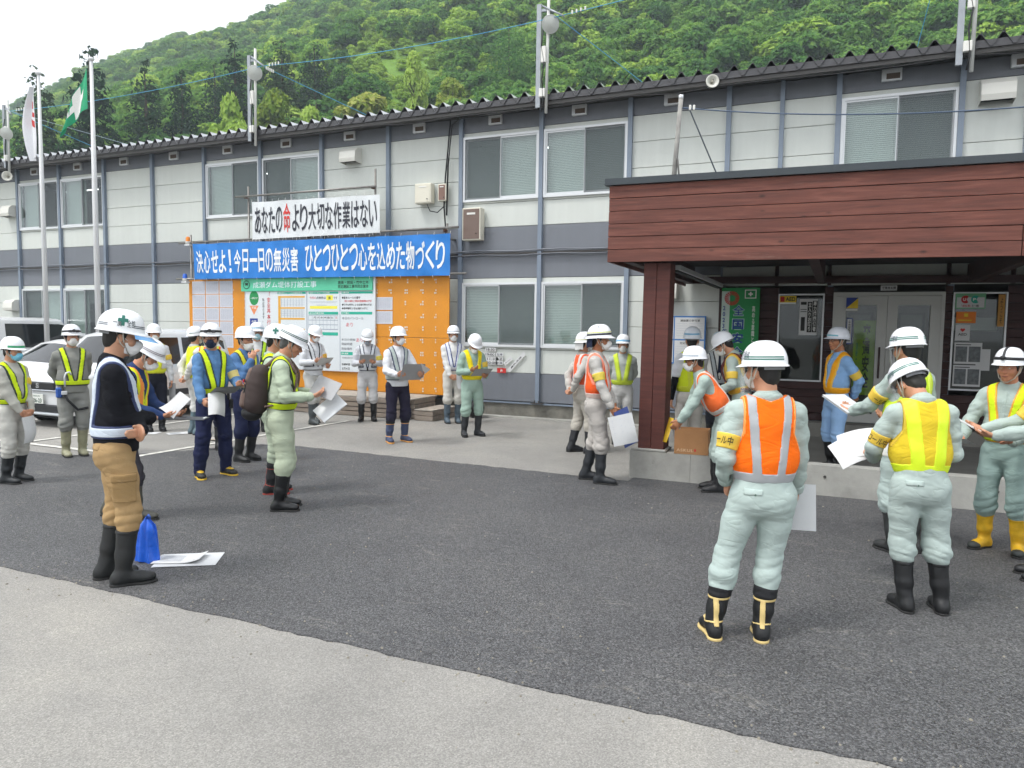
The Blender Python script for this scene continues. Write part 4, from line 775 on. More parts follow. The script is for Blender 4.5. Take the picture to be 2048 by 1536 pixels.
pipe((-14.95, -.045, za-.02), (-7.15, -.045, za+.05)); pipe((-13.1, -.045, 4.84), (-9.15, -.045, 4.84)); pipe((-9.6, -.045, 2.955), (-6.95, -.045, 2.955)); pipe((-15.05, -.045, 2.95), (-14.4, -.045, 2.95))
for x, z1 in ((-14.72, za+.2), (-12.85, 5.1), (-11.0, za+.16), (-9.28, 5.25), (-7.5, za+.16)): pipe((x, .12, 0), (x, .12, z1))
for x in (-12.85, -9.28, -7.5): pipe((x, .12, 3.7), (x+.02, .43, 3.7))
for x, z_ in ((-12.85, 4.84), (-9.28, 4.84), (-14.72, za), (-7.5, za), (-11.0, za), (-7.5, 2.955)): MB().box((x, .035, z_), (.07, .10, .07), None, .015).obj('clamp', M('clamp_rust', '6a4c3e', .6, metal=.4), sf)
def beacon(label, px, py, col):
    p = wy(px, py, 13.40); t = thing('beacon_light', label, 'beacon', (p.x, 13.40, p.z), 0, 'beacons at the left end of the board')
    MB().lathe([(.0001, .12), (.03, .115), (.05, .09), (.055, .0)], n=16).obj('dome', M('beacon_'+col, col, .2), t); MB().lathe([(.06, 0), (.062, -.07), (.0001, -.07)], n=16).obj('base', M('plate_white', 'dddcd6'), t); MB().box((.02, 0, -.09), (.16, .12, .03)).obj('bracket', ALU, t)
beacon('orange beacon at the left end of the blue banner', 376, 483, 'e0801c'); beacon('blue beacon at the left end of the orange board', 370, 557, '2a62c8')
# timber deck and step
deck = thing('timber_deck', 'low deck of weathered grey timbers under the notice board', 'deck', (0, 0, 0)); TB = M('grey_timber', '8a7f74', .9, var=.3, vs=3, bump=.4, bs=18, stretch=(.6, 3, 3)); TBT = M('deck_top', 'a39c92', .9, var=.25, vs=4, bump=.3, bs=24)
for k in range(4):
    for a, b in ((-14.9, -13.2), (-13.18, -11.4), (-11.38, -9.55), (-9.53, -7.72)):
        MB().box(((a+b)/2, 12.50+rng.uniform(-.012, .012), .05+.098*k), (b-a, .10, .086), None, .008).obj('timber', TB, deck)
for k in range(4): MB().box((-7.70, 12.98, .05+.098*k), (.10, .84, .086), None, .008).obj('timber', TB, deck)
for k in range(9): MB().box((-11.3, 12.52+.112*k+.0, .405), (7.3, .104, .03), None, .005).obj('deck_board', TBT, deck)
st_ = thing('step_block', 'low grey timber step box at the right end of the deck', 'step', (-7.38, 12.95, 0))
for k in range(2): MB().box((0, 0, .05+.10*k), (.42, 1.0, .094), None, .008).obj('timber', TB, st_)
for k in range(4): MB().box((-.155+.104*k, 0, .212), (.098, 1.02, .02), None, .004).obj('step_board', TBT, st_)
bb = thing('black_sack', 'black plastic sack by the wall behind the step', 'sack', (-6.72, 13.45, 0)); g = grid_mesh(lambda u, v: ((.17*math.sin(PI*min(1, v*1.05+.12))**.6+.015*math.sin(13*u*2*PI))*math.cos(2*PI*u), (.15*math.sin(PI*min(1, v*1.05+.12))**.6)*math.sin(2*PI*u), .5*v+.02*math.sin(9*u)), 20, 10); g.obj('bag', M('sack_black', '0f1012', .3), bb)
# stuck-on labels and marker strips on the wall
LP = YB+.35
def wl(px, py): p = wy(px, py, LP); return p
for k, (s_, px, py, w_, mt_, lb) in enumerate((('18:30', 981, 699, .24, INK, 'white time label reading 18:30 on the wall beside the window'), ('19:00', 980, 709, .24, INK, 'white time label reading 19:00, second down on the wall'), ('11:10', 984, 718, .26, INK, 'white time label reading 11:10, third down on the wall'), ('20:00', 983, 725.5, .26, INK, 'white time label reading 20:00, lowest on the wall'), ('左岸', 999, 709, .16, DGT, 'white label with two grey characters right of the second time label'), ('▲区', 999, 718, .16, INK, 'white label with black triangle right of the third time label'), ('右岸', 999, 726, .16, DGT, 'white label with two characters right of the lowest time label'))):
    p = wl(px, py); t = poster('wall_label', lb, p.x-w_/2, p.x+w_/2, p.z-.038, p.z+.038, LP, PAPER, 'label', 'labels on the wall by the middle lower window', .004); put(t, mt_, s_, .08, .15, .92, .85, .015)
p = wl(1003, 741); t = poster('red_label', 'red label with one white character below the wall labels', p.x-.10, p.x+.10, p.z-.05, p.z+.05, LP, RED, 'label', None, .006); put(t, WHT, '赤', .35, .2, .65, .8, .02)
for px, py, L_, an, s_, lb in ((1033, 724, .52, 47, '最終点検', 'long tilted white strip label on the wall'), (1016, 722, .22, 40, '', 'short tilted white strip label left of the long strip')):
    p = wl(px, py); t = poster('strip_label', lb, p.x-L_/2, p.x+L_/2, p.z-.04, p.z+.04, LP, PAPER, 'label', 'tilted strip labels', .004); t.rotation_euler[1] = -R(an); put(t, INK, s_ or '/—', .15, .3, .8, .7, .01)

# ================================================================ flags
def flagpole(label, px, top_y, Y, r_):
    p = wy(px, 400, Y); zt = wy(px-6, top_y, Y).z; t = thing('flagpole', label, 'flagpole', (p.x, Y, 0), 0, 'flagpoles')
    MB().tube([(0, 0, 0), (0, 0, zt*.6), (0, 0, zt)], [r_, r_*.9, r_*.55], 14).obj('pole', M('pole_white', 'd4d5d6', .3), t); MB().lathe([(.0001, .09), (.05, .085), (.075, .045), (.06, .02), (.03, 0)], (0, 0, zt), 14).obj('finial', M('pole_white', 'd4d5d6'), t); MB().lathe([(.16, 0), (.16, .03), (.06, .05)], n=16).obj('base', CONC, t)
    MB().tube([(.05, -.05, zt-.1), (.06, -.05, 1.2)], .005, 4).obj('halyard', WHT, t); return p.x, zt
YF = 12.3
fx1, zt1 = flagpole('tall white flagpole flying the white flag with red mark', 85, 150, YF, .062); fx2, zt2 = flagpole('tall white flagpole flying the green flag', 190, 122, YF, .068)
# white flag hanging limp
z_t, z_b = wy(80, 168, YF).z, wy(80, 315, YF).z
fw = thing('white_flag', 'white flag with red mark hanging limp from the left flagpole', 'flag', (fx1-.06, YF-.08, z_b))
def fw_s(u, v, off=0.): return (-.36*u*math.sin(PI*(v*.8+.14))+.03*math.sin(6*v), -.10*math.sin(u*7+v*2.5)*u-off, (z_t-z_b)*v-.10*u+.03*u*math.sin(5*v))
g = grid_mesh(fw_s, 16, 26); g.obj('cloth', M('flag_white', 'dcdde0', .8), fw)
def patch(t, surf, uv, mat, name='print_block', off=.006):
    n_ = 5; m = MB(); (a, b), (c, d), (e, f), (g_, h_) = uv
    gm = grid_mesh(lambda s_, q_: (lambda U, V: surf(U, V, off))((a*(1-s_)+c*s_)*(1-q_)+(g_*(1-s_)+e*s_)*q_, (b*(1-s_)+d*s_)*(1-q_)+(h_*(1-s_)+f*s_)*q_), n_, n_); gm.obj(name, mat, t)
for uv in (((.05, .40), (.55, .47), (.55, .56), (.05, .49)), ((.02, .54), (.28, .57), (.28, .64), (.02, .60)), ((.08, .66), (.42, .70), (.42, .80), (.08, .76))): patch(fw, fw_s, uv, RED)
# green flag drooping in the breeze
hz0, hz1 = wy(188, 218, YF).z, wy(184, 138, YF).z; tip = wy(132, 282, YF); up_ = wy(150, 205, YF)
fg = thing('green_flag', 'green flag with white cross drooping from the right flagpole', 'flag', (fx2-.06, YF-.08, 0))
dxe, dze = tip.x-fx2, tip.z
def fg_s(u, v, off=0.):
    a = Vector((0, 0, hz0+(hz1-hz0)*v)); e = Vector((dxe*(1-.10*v), 0, dze+.30*v+.05)); b = Vector((dxe*.35-.05*(1-v), 0, hz0+.02+(hz1-hz0)*.62*v-.12))
    p = a*(1-u)**2+b*2*u*(1-u)+e*u*u; return (p.x, -.09*math.sin(u*9+v*3)*u**.7-off, p.z)
g = grid_mesh(fg_s, 24, 16); g.obj('cloth', M('flag_green', '1f9a6c', .7, var=.08, vs=3), fg)
for uv in (((.30, .05), (.56, .05), (.56, .42), (.30, .42)), ((.18, .40), (.72, .36), (.72, .62), (.18, .66)), ((.34, .62), (.56, .62), (.56, .95), (.34, .95))): patch(fg, fg_s, uv, WHT)

# ================================================================ parked cars
def car(label, x, y, L_, W_, Hc, paint, st, plate=None, emblem=None, yaw=0.):
    """nose at y, pointing to -y. st: stations (dist from nose, bottom, belt, top, roof half width)"""
    t = thing('parked_car', label, 'car', (x, y, 0), yaw, 'cars parked in front of the office'); hw = W_/2
    PM = M('paint_'+paint, paint, .25, metal=.25, spec=.5, var=.03, vs=2); secs = []
    for (d, zb_, belt, top, rw) in st:
        nose = max(0, .22-d)/.22; tail = max(0, d-(L_-.22))/.22; w_ = hw*(1-.10*nose**2-.08*tail**2)
        rw_ = min(rw, w_-.02)
        half = [(w_-.09, zb_), (w_-.02, zb_+.10), (w_, zb_+.28 if zb_+.28 < belt-.1 else belt-.12), (w_-.012, belt-.06), (w_-.045, belt), (rw_, top-.10 if top-belt > .2 else top-.02), (rw_-.09, top-.02 if top-belt > .2 else top-.005), (0, top+.015)]
        secs.append((d, half))
    m = MB(); n_ = len(secs[0][1]); full = []
    for d, hf in secs: full += [(-a, d, z_) for a, z_ in hf]+[(a, d, z_) for a, z_ in hf[-2::-1]]
    k_ = 2*n_-1; S_ = len(secs)
    m.add(full, [(i*k_+j, (i+1)*k_+j, (i+1)*k_+j+1, i*k_+j+1) for i in range(S_-1) for j in range(k_-1)], True)
    m.f.append(tuple(range(k_))); m.sm.append(False); m.f.append(tuple(range(S_*k_-1, (S_-1)*k_-1, -1))); m.sm.append(False)
    m.add([(-hw*.85, st[1][0], .16), (hw*.85, st[1][0], .16), (hw*.85, L_-.1, .16), (-hw*.85, L_-.1, .16)], [(0, 1, 2, 3)]); body = m.obj('body', PM, t)
    GLC = M('car_glass', '14181b', .06, spec=.8)
    def P_(i, j, f=0.):
        a = Vector(full[i*k_+j]); return a
    def quad_on(i0, i1, j0, j1, a0, a1, b0, b1, off, name, mat):
        """patch between stations i0..i1 and section rows j0..j1, inset fractions"""
        def s_(u, v):
            u = a0+(a1-a0)*u; v = b0+(b1-b0)*v; fi = i0+(i1-i0)*u; i = min(int(fi), S_-2); fu = fi-i; fj = j0+(j1-j0)*v; j = min(int(fj), k_-2); fv = fj-j
            p = (P_(i, j)*(1-fu)+P_(i+1, j)*fu)*(1-fv)+(P_(i, j+1)*(1-fu)+P_(i+1, j+1)*fu)*fv
            q1 = P_(i+1, j)-P_(i, j); q2 = P_(i, j+1)-P_(i, j); nn = q1.cross(q2); nn = nn.normalized() if nn.length > 1e-6 else Vector((0, 0, 1))
            c = Vector((0, p.y, .8)); nn = nn if nn.dot(p-c) > 0 else -nn; return p+nn*off
        return grid_mesh(s_, 8, 6).obj(name, mat, t)
    iw = next(i for i, q_ in enumerate(st) if q_[3]-q_[2] > .2)
    jr = [(4, 5), (k_-6, k_-5)]
    quad_on(iw-1, iw, 5, k_-6, .12, .93, .03, .97, .006, 'windshield', GLC)
    iend = max(i for i, q_ in enumerate(st) if q_[3]-q_[2] > .2); mid = iw+(iend-iw)*.48
    for j0, j1 in jr:
        b0, b1 = (.08, .92)
        quad_on(iw-.45, iw+.02, j0, j1, .1, 1, .08 if j0 == 4 else .3, .7 if j0 == 4 else .92, .006, 'quarter_window', GLC)
        quad_on(iw+.05, mid-.03, j0, j1, 0, 1, b0, b1, .006, 'side_window', GLC); quad_on(mid+.03, iend-.15, j0, j1, 0, 1, b0, b1, .006, 'side_window', GLC)
    for sx in (-1, 1):
        for yy in (.68, L_-.68):
            w_o = bpy.data.objects.new('wheel', None); COL.objects.link(w_o); w_o.parent = t; w_o.location = (sx*(hw-.065), yy, .30)
            MB().lathe([(.19, -.09), (.29, -.09), (.30, -.06), (.30, .06), (.29, .09), (.19, .09)], n=24, axis='x').obj('tyre', BLK, w_o); MB().lathe([(.0001, sx*.05), (.05, sx*.075), (.17, sx*.06), (.195, sx*.085)], n=20, axis='x').obj('rim', ALU, w_o)
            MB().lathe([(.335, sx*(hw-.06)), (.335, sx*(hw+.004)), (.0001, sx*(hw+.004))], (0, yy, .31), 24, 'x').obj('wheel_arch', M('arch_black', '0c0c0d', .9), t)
        MB().box((sx*(hw+.09), .98 if st[2][0] < .5 else 1.25, st[2][2]+.10), (.16, .09, .15), None, .03).obj('mirror', PM, t)
        z_ = st[1][3]; MB().box((sx*(hw-.22), .035, z_-.13), (.32, .10, .17), Matrix.Rotation(sx*R(12), 3, 'Z'), .03).obj('headlight', M('headlight', 'aeb6bc', .1, metal=.3), t)
        for yy in (L_*.48, L_*.72): MB().box((sx*(hw+.012), yy, st[4][2]-.10), (.03, .2, .035), None, .012).obj('door_handle', PM, t)
        MB().b2((sx*hw-.012*sx, .95, .44), (sx*hw+.012*sx, L_-1.0, .56)).obj('side_moulding', M('trim_dark', '3a3c40', .5), t)
    zz = st[1][3]
    MB().box((0, -.012, zz-.15), (hw*1.0, .05, .13), None, .02).obj('grille', M('grille_black', '141519', .4), t); MB().box((0, -.02, zz-.235), (hw*1.15, .05, .028), None, .01).obj('grille_trim', M('chrome', 'c8ccd0', .15, metal=.9), t)
    MB().box((0, -.02, .34), (hw*1.25, .06, .13), None, .02).obj('air_intake', M('grille_black', '141519'), t); MB().box((0, -.035, .24), (hw*1.5, .07, .05), None, .02).obj('bumper_lip', M('bumper_silver', 'aab0b4', .35), t)
    if emblem: m = MB(); letters(m, emblem, -.045, zz-.195, .09, .09, -.041, .05); m.obj('emblem', M('chrome', 'c8ccd0'), t)
    if plate:
        po = MB().box((0, -.055, .50), (.33, .012, .165), None, .004).obj('number_plate', M('plate_face', 'd6d9d2', .5), t); m = MB(); letters(m, plate, -.09, .435, .22, .075, -.0625, .03); letters(m, '秋田 500', -.08, .535, .17, .03, -.0625, .01); letters(m, 'さ', -.15, .45, .035, .035, -.0625, .01); m.obj('lettering', M('plate_green', '2c4a3c', .6), po)
    return t
TALL = [(.0, .24, .62, .70, .70), (.05, .22, .84, .88, .72), (.35, .20, .92, .97, .74), (.72, .20, .97, 1.04, .74), (1.32, .20, 1.0, 1.62, .68), (1.75, .20, 1.0, 1.72, .69), (3.2, .20, 1.0, 1.72, .69), (3.62, .22, 1.0, 1.62, .66), (3.74, .24, .98, 1.1, .66), (3.79, .26, .8, .85, .66)]
LOW = [(.0, .24, .56, .62, .70), (.06, .22, .72, .76, .72), (.5, .20, .82, .88, .74), (1.05, .20, .88, .95, .74), (1.75, .20, .92, 1.40, .62), (2.1, .20, .92, 1.47, .62), (3.1, .20, .92, 1.44, .62), (3.7, .22, .92, 1.2, .60), (4.05, .24, .9, .98, .66), (4.15, .26, .7, .75, .66)]
VAN = [(.0, .26, .74, .82, .72), (.05, .24, .96, 1.02, .76), (.22, .22, 1.06, 1.12, .78), (.40, .22, 1.1, 1.2, .78), (.95, .22, 1.1, 1.84, .70), (1.3, .22, 1.1, 1.95, .72), (4.1, .22, 1.1, 1.95, .72), (4.45, .24, 1.1, 1.85, .70), (4.55, .26, 1.0, 1.2, .7), (4.6, .28, .9, .95, .7)]
car('silver-white hatchback with number plate 26-23 parked nose out', -12.76, 8.40, 3.79, 1.70, 1.72, 'dfe1e2', TALL, '26-23', 'S')
car('white low car with wipers parked left of the silver-white hatchback', -15.55, 8.9, 4.15, 1.68, 1.47, 'e6e7e8', LOW, None)
car('white high-roofed van parked at the far left of the row', -20.6, 9.6, 4.6, 1.70, 1.95, 'e6e7e8', VAN, None)
# ================================================================ loose things on the ground
def sheet(label, p, rz, w_, h_, name='paper', bend=.0, th=.003, mat=None, cat='paper', group=None, rows=True):
    t = thing(name, label, cat, p, rz, group); g = grid_mesh(lambda u, v: ((u-.5)*w_, (v-.5)*h_, th+bend*(max(0, u-.6)/.4)**2), 10, 2); k = len(g.v); g.add([(a, b, c-.0025) for a, b, c in g.v], [tuple(reversed(f)) for f in g.f]); g.obj('page', mat or PAPER, t)
    if rows: rl = MB(); [rl.add([(-w_*.38, h_*(.34-.085*j)-.004, th+.0012), (w_*.08, h_*(.34-.085*j)-.004, th+.0012), (w_*.08, h_*(.34-.085*j)+.004, th+.0012), (-w_*.38, h_*(.34-.085*j)+.004, th+.0012)], [(0, 1, 2, 3)]) for j in range(8)]; rl.obj('print_lines', PALE, t)
    return t
pg = gnd(378, 1122)
sheet('open clear-cornered document folder lying on the asphalt by the khaki trousered man', (pg.x, pg.y, .008), R(33), .46, .32, 'document_folder', .0, .004, M('folder_white', 'd2d4d6', .4), 'folder', None, False); sheet('loose printed pages lying on the document folder on the asphalt', (pg.x-.06, pg.y-.03, .015), R(28), .36, .22, 'printed_pages', .03, .003)
pg = gnd(322, 866); 
for k, (dx, dy, lb) in enumerate(((-.15, -.12, 'white sheet on the ground under the man beside the hatchback'), (.30, .10, 'white sheet on the ground right of the feet of the man beside the hatchback'))): sheet(lb, (pg.x+dx, pg.y+dy, .004), R(20+40*k), .36, .25)
sheet('small white and orange packet on the ground behind the blue-shirted man', (*gnd(430, 880)[:2], .004), R(10), .26, .2, 'packet', .0, .02, M('packet_paper', 'd8c8b0', .7))
bgp = gnd(296, 1122); bag = thing('blue_bag', 'bright blue plastic bag on the asphalt behind the khaki trousered man', 'bag', (bgp.x, bgp.y, .006)); bag.scale = (.85, .85, .85); g = grid_mesh(lambda u, v: ((.12-.055*v+.02*math.sin(5*2*PI*u+4*v)*(.4+v))*math.cos(2*PI*u)*(1-.85*max(0, v-.8)/.2), (.085-.04*v+.015*math.sin(7*2*PI*u))*math.sin(2*PI*u)*(1-.85*max(0, v-.8)/.2), .40*v+.015*math.sin(6*PI*u)), 40, 16); g.obj('sack', M('bag_blue', '1f5fd0', .35, bump=.3, bs=14, bdist=.03), bag); MB().tube([(.0, .0, .39), (.02, 0, .42), (.05, -.01, .40)], .012, 6).obj('drawstring', M('bag_cord', '1a4aa0', .6), bag)
# ================================================================ people
# Bodies and garments are grown as solids from tapered limbs (signed distances), then skinned as one continuous mesh.
def _n(v): v = np.asarray(v, float); return v/np.linalg.norm(v)
class Solid:
    def __init__(s): s.ops = []
    def cone(s, a, b, ra, rb, k=.02, fx=None, ax=1.): s.ops.append(('c', np.array(a, float), np.array(b, float), ra, rb, k, fx, ax)); return s
    def ell(s, c, r, F=None, k=.02): s.ops.append(('e', np.array(c, float), np.array(r, float), F, k)); return s
    def chain(s, pts, rs, k=.02):
        for i in range(len(pts)-1): s.cone(pts[i], pts[i+1], rs[i], rs[i+1], k)
        return s
    def bounds(s):
        lo = np.full(3, 9e9); hi = -lo
        for o in s.ops:
            if o[0] == 'c':
                m = max(o[3], o[4])*max(1, o[7])
                for p in (o[1], o[2]): lo = np.minimum(lo, p-m); hi = np.maximum(hi, p+m)
            else:
                m = o[2].max(); lo = np.minimum(lo, o[1]-m); hi = np.maximum(hi, o[1]+m)
        return lo, hi
def smin(a, b, k):
    h = np.clip(.5+.5*(b-a)/k, 0, 1); return b+(a-b)*h-k*h*(1-h)
def eval_solid(ops, gx, gy, gz, pad=.06):
    D = np.full((len(gx), len(gy), len(gz)), .25, np.float32)
    G = (gx, gy, gz)
    for o in ops:
        if o[0] == 'c':
            _, a, b, ra, rb, k, fx, ax = o; m = max(ra, rb)*max(1, ax)+pad
            lo = np.minimum(a, b)-m; hi = np.maximum(a, b)+m
        else:
            _, c, r, F, k = o; m = r.max()+pad; lo = c-m; hi = c+m
        sl = []
        for q in range(3):
            i0 = np.searchsorted(G[q], lo[q]); i1 = np.searchsorted(G[q], hi[q])
            sl.append(slice(i0, i1))
        if any(t.stop <= t.start for t in sl): continue
        X = gx[sl[0]][:, None, None]; Y = gy[sl[1]][None, :, None]; Z = gz[sl[2]][None, None, :]
        if o[0] == 'c':
            px, py, pz = X-a[0], Y-a[1], Z-a[2]; ba = b-a
            sc = 1.
            if fx is not None:       # wider across fx by the factor ax
                t = (px*fx[0]+py*fx[1]+pz*fx[2])*(1-1/ax); px = px-t*fx[0]; py = py-t*fx[1]; pz = pz-t*fx[2]
                ba = ba-fx*(ba@fx)*(1-1/ax); sc = 1.
            L = ba@ba+1e-9
            h = np.clip((px*ba[0]+py*ba[1]+pz*ba[2])/L, 0, 1)
            d = np.sqrt((px-h*ba[0])**2+(py-h*ba[1])**2+(pz-h*ba[2])**2)-(ra+(rb-ra)*h)
        else:
            px, py, pz = X-c[0], Y-c[1], Z-c[2]
            if F is not None:
                px, py, pz = (px*F[0][i]+py*F[1][i]+pz*F[2][i] for i in range(3))
            q1 = np.sqrt((px/r[0])**2+(py/r[1])**2+(pz/r[2])**2); q2 = np.sqrt((px/r[0]**2)**2+(py/r[1]**2)**2+(pz/r[2]**2)**2)+1e-6
            d = q1*(q1-1)/q2
        sub = D[sl[0], sl[1], sl[2]]
        D[sl[0], sl[1], sl[2]] = smin(sub, d.astype(np.float32), k)
    return D
def surface_net(D, g0, h):
    """skin the zero level of D with quads"""
    ins = D < 0; nx, ny, nz = D.shape
    c = [(0, 0, 0), (1, 0, 0), (0, 1, 0), (1, 1, 0), (0, 0, 1), (1, 0, 1), (0, 1, 1), (1, 1, 1)]
    S = np.zeros((nx-1, ny-1, nz-1), np.uint8)
    for a, b, e in c: S += ins[a:nx-1+a, b:ny-1+b, e:nz-1+e]
    act = np.argwhere((S > 0) & (S < 8))
    if not len(act): return None
    idx = np.full(S.shape, -1, np.int32); idx[act[:, 0], act[:, 1], act[:, 2]] = np.arange(len(act))
    V = np.stack([D[act[:, 0]+a, act[:, 1]+b, act[:, 2]+e] for a, b, e in c], 1)
    ac = np.zeros((len(act), 3)); cnt = np.zeros(len(act))
    for i in range(8):
        for q in range(3):
            if c[i][q] == 0:
                j = i+(1, 2, 4)[q]; m = (V[:, i] < 0) != (V[:, j] < 0)
                t = np.where(m, V[:, i]/np.where(m, V[:, i]-V[:, j], 1), 0)
                p = np.tile(np.array(c[i], float), (len(act), 1)); p[:, q] += t
                ac[m] += p[m]; cnt += m
    verts = (act+ac/cnt[:, None])*h+g0
    F = []
    for q in range(3):
        o1, o2 = [(1, 2), (2, 0), (0, 1)][q]
        sa = [slice(1, -1)]*3; sb = [slice(1, -1)]*3; sa[q] = slice(0, -1); sb[q] = slice(1, None)
        A = ins[tuple(sa)]; B = ins[tuple(sb)]; e = np.argwhere(A != B); 
        if not len(e): continue
        flip = A[e[:, 0], e[:, 1], e[:, 2]]
        off = np.array([1, 1, 1]); off[q] = 0; e = e+off
        def cell(d1, d2):
            x = e.copy(); x[:, o1] -= d1; x[:, o2] -= d2; return idx[x[:, 0], x[:, 1], x[:, 2]]
        Q = np.stack([cell(1, 1), cell(0, 1), cell(0, 0), cell(1, 0)], 1)
        Q[~flip] = Q[~flip][:, ::-1]; F.append(Q)
    return verts, np.concatenate(F)
def np_mesh(name, V, F, mat, smooth=True):
    me = bpy.data.meshes.new(name); n = len(F)
    me.vertices.add(len(V)); me.vertices.foreach_set('co', np.asarray(V, np.float32).ravel())
    me.loops.add(n*4); me.loops.foreach_set('vertex_index', np.asarray(F, np.int32).ravel())
    me.polygons.add(n); me.polygons.foreach_set('loop_start', np.arange(0, n*4, 4, dtype=np.int32)); me.polygons.foreach_set('use_smooth', np.full(n, smooth))
    me.update(calc_edges=True); me.materials.append(mat); return me
def grow(name, solid, h, mat, parent, mod=None, grow_by=0., bounds=None):
    """solid -> mesh object; mod(D, X, Y, Z) may cut or crease it"""
    lo, hi = bounds if bounds is not None else solid.bounds(); lo = lo-.04; hi = hi+.04
    g = [np.arange(lo[q], hi[q]+h, h) for q in range(3)]
    D = eval_solid(solid.ops, *g)-grow_by
    if mod: D = mod(D, g[0][:, None, None], g[1][None, :, None], g[2][None, None, :])
    r = surface_net(D.astype(np.float64), np.array([q[0] for q in g]), h)
    if r is None: return None
    o = bpy.data.objects.new(name, np_mesh(name, r[0], r[1], mat)); COL.objects.link(o); o.parent = parent
    return o
def crease(X, Y, Z, s, f=1.):
    """cloth folds: sharp valleys wandering across the sleeve or leg"""
    a = 26*f*Z+9*np.sin(7*f*X+s)+7*np.sin(9*f*Y+1.7*s)+2.5*np.sin(5*f*Z+2*s+8*X)
    b = 17*f*X+13*f*Z+6*np.sin(8*f*Y+s)+4*np.sin(13*f*Z+3*s)
    return (1-np.abs(np.sin(a*.5)))*.6+(1-np.abs(np.sin(b*.5+s)))*.4-.4

def fold(X, Y, Z, s):
    """finer folds: narrow valleys in two crossing directions"""
    a = 72*Z+5*np.sin(7*X+s)+5*np.sin(6*Y+1.3*s)+2*np.sin(19*Z+s); b = 50*Z+30*X+6*np.sin(7*Y+2*s)+2.5*np.sin(13*Z+s); c = 44*Z-30*X+6*np.sin(8*Y+s)
    v = lambda t: np.abs(np.sin(t*.5))**.6
    return .6-v(a)*.55-v(b)*.3*(1+np.sin(6*X+3*Z+s))-v(c)*.15+.25*np.sin(9*Z+6*X+s)
SKIN = lambda: M('skin', 'c08a6c', .5, var=.06, vs=14, bump=.05, bs=200)
def fab(col, k=''):
    """work cloth: weave tint plus a relief of soft ridged folds"""
    key = 'cloth_'+col+k
    if key in MATS: return MATS[key]
    m = M(key, col, .88, var=.07, vs=5, spec=.15); t = m.node_tree; b = t.nodes['Principled BSDF']
    tc = t.nodes.new('ShaderNodeTexCoord'); mp = t.nodes.new('ShaderNodeMapping'); mp.inputs['Scale'].default_value = (1, 1, 2.1)
    n = t.nodes.new('ShaderNodeTexNoise'); n.inputs['Scale'].default_value = 3.6; n.inputs['Detail'].default_value = 2.2; n.inputs['Distortion'].default_value = 1.5
    su = t.nodes.new('ShaderNodeMath'); su.operation = 'SUBTRACT'; su.inputs[1].default_value = .5; ab = t.nodes.new('ShaderNodeMath'); ab.operation = 'ABSOLUTE'; pw = t.nodes.new('ShaderNodeMath'); pw.operation = 'POWER'; pw.inputs[1].default_value = .7
    bp = t.nodes.new('ShaderNodeBump'); bp.inputs['Strength'].default_value = .36; bp.inputs['Distance'].default_value = .026
    L = t.links.new; L(tc.outputs['Object'], mp.inputs[0]); L(mp.outputs[0], n.inputs['Vector']); L(n.outputs[0], su.inputs[0]); L(su.outputs[0], ab.inputs[0]); L(ab.outputs[0], pw.inputs[0]); L(pw.outputs[0], bp.inputs['Height']); L(bp.outputs[0], b.inputs['Normal'])
    return m
def frame_of(fwd, up):
    y = _n(fwd); x = _n(np.cross(y, up)); z = np.cross(x, y); return np.array([x, y, z]).T      # columns right, forward, up

class Fig: pass
def ik(a, t, l1, l2, pole):
    d = t-a; L = np.linalg.norm(d); 
    if L > (l1+l2)*.995: t = a+d/L*(l1+l2)*.995; d = t-a; L = np.linalg.norm(d)
    x = (l1*l1-l2*l2+L*L)/(2*L); hgt = math.sqrt(max(l1*l1-x*x, 1e-6)); u = d/L
    p = np.array(pole, float); p = p-u*(p@u); p = _n(p)
    return a+u*x+p*hgt, t
ARMS = {'down': ((.255, .03, .83), (.05, .12, -1), (-1, 0, 0)), 'behind': ((.07, -.19, .93), (-1, -.1, -.3), (0, -1, 0)),
        'clasp': ((.085, .19, .87), (-.75, .35, -.6), (0, -1, .2)), 'read': ((.14, .25, 1.13), (-.55, .7, .35), (-.5, -.4, .8)),
        'low': ((.14, .26, 1.03), (-.55, .75, .15), (-.6, -.2, .8)), 'cross': ((-.10, .20, 1.13), (-.95, .1, .15), (0, -1, 0)),
        'cross2': ((-.06, .25, 1.10), (-.9, .2, .05), (0, -.6, -.7)), 'chin': ((.07, .20, 1.36), (-.35, .1, .9), (-.6, -.6, 0)), 'side': ((.29, .10, .92), (0, .45, -1), (-1, 0, 0)),
        'pocket': ((.22, .05, .92), (-.35, .3, -.9), (-1, 0, 0))}

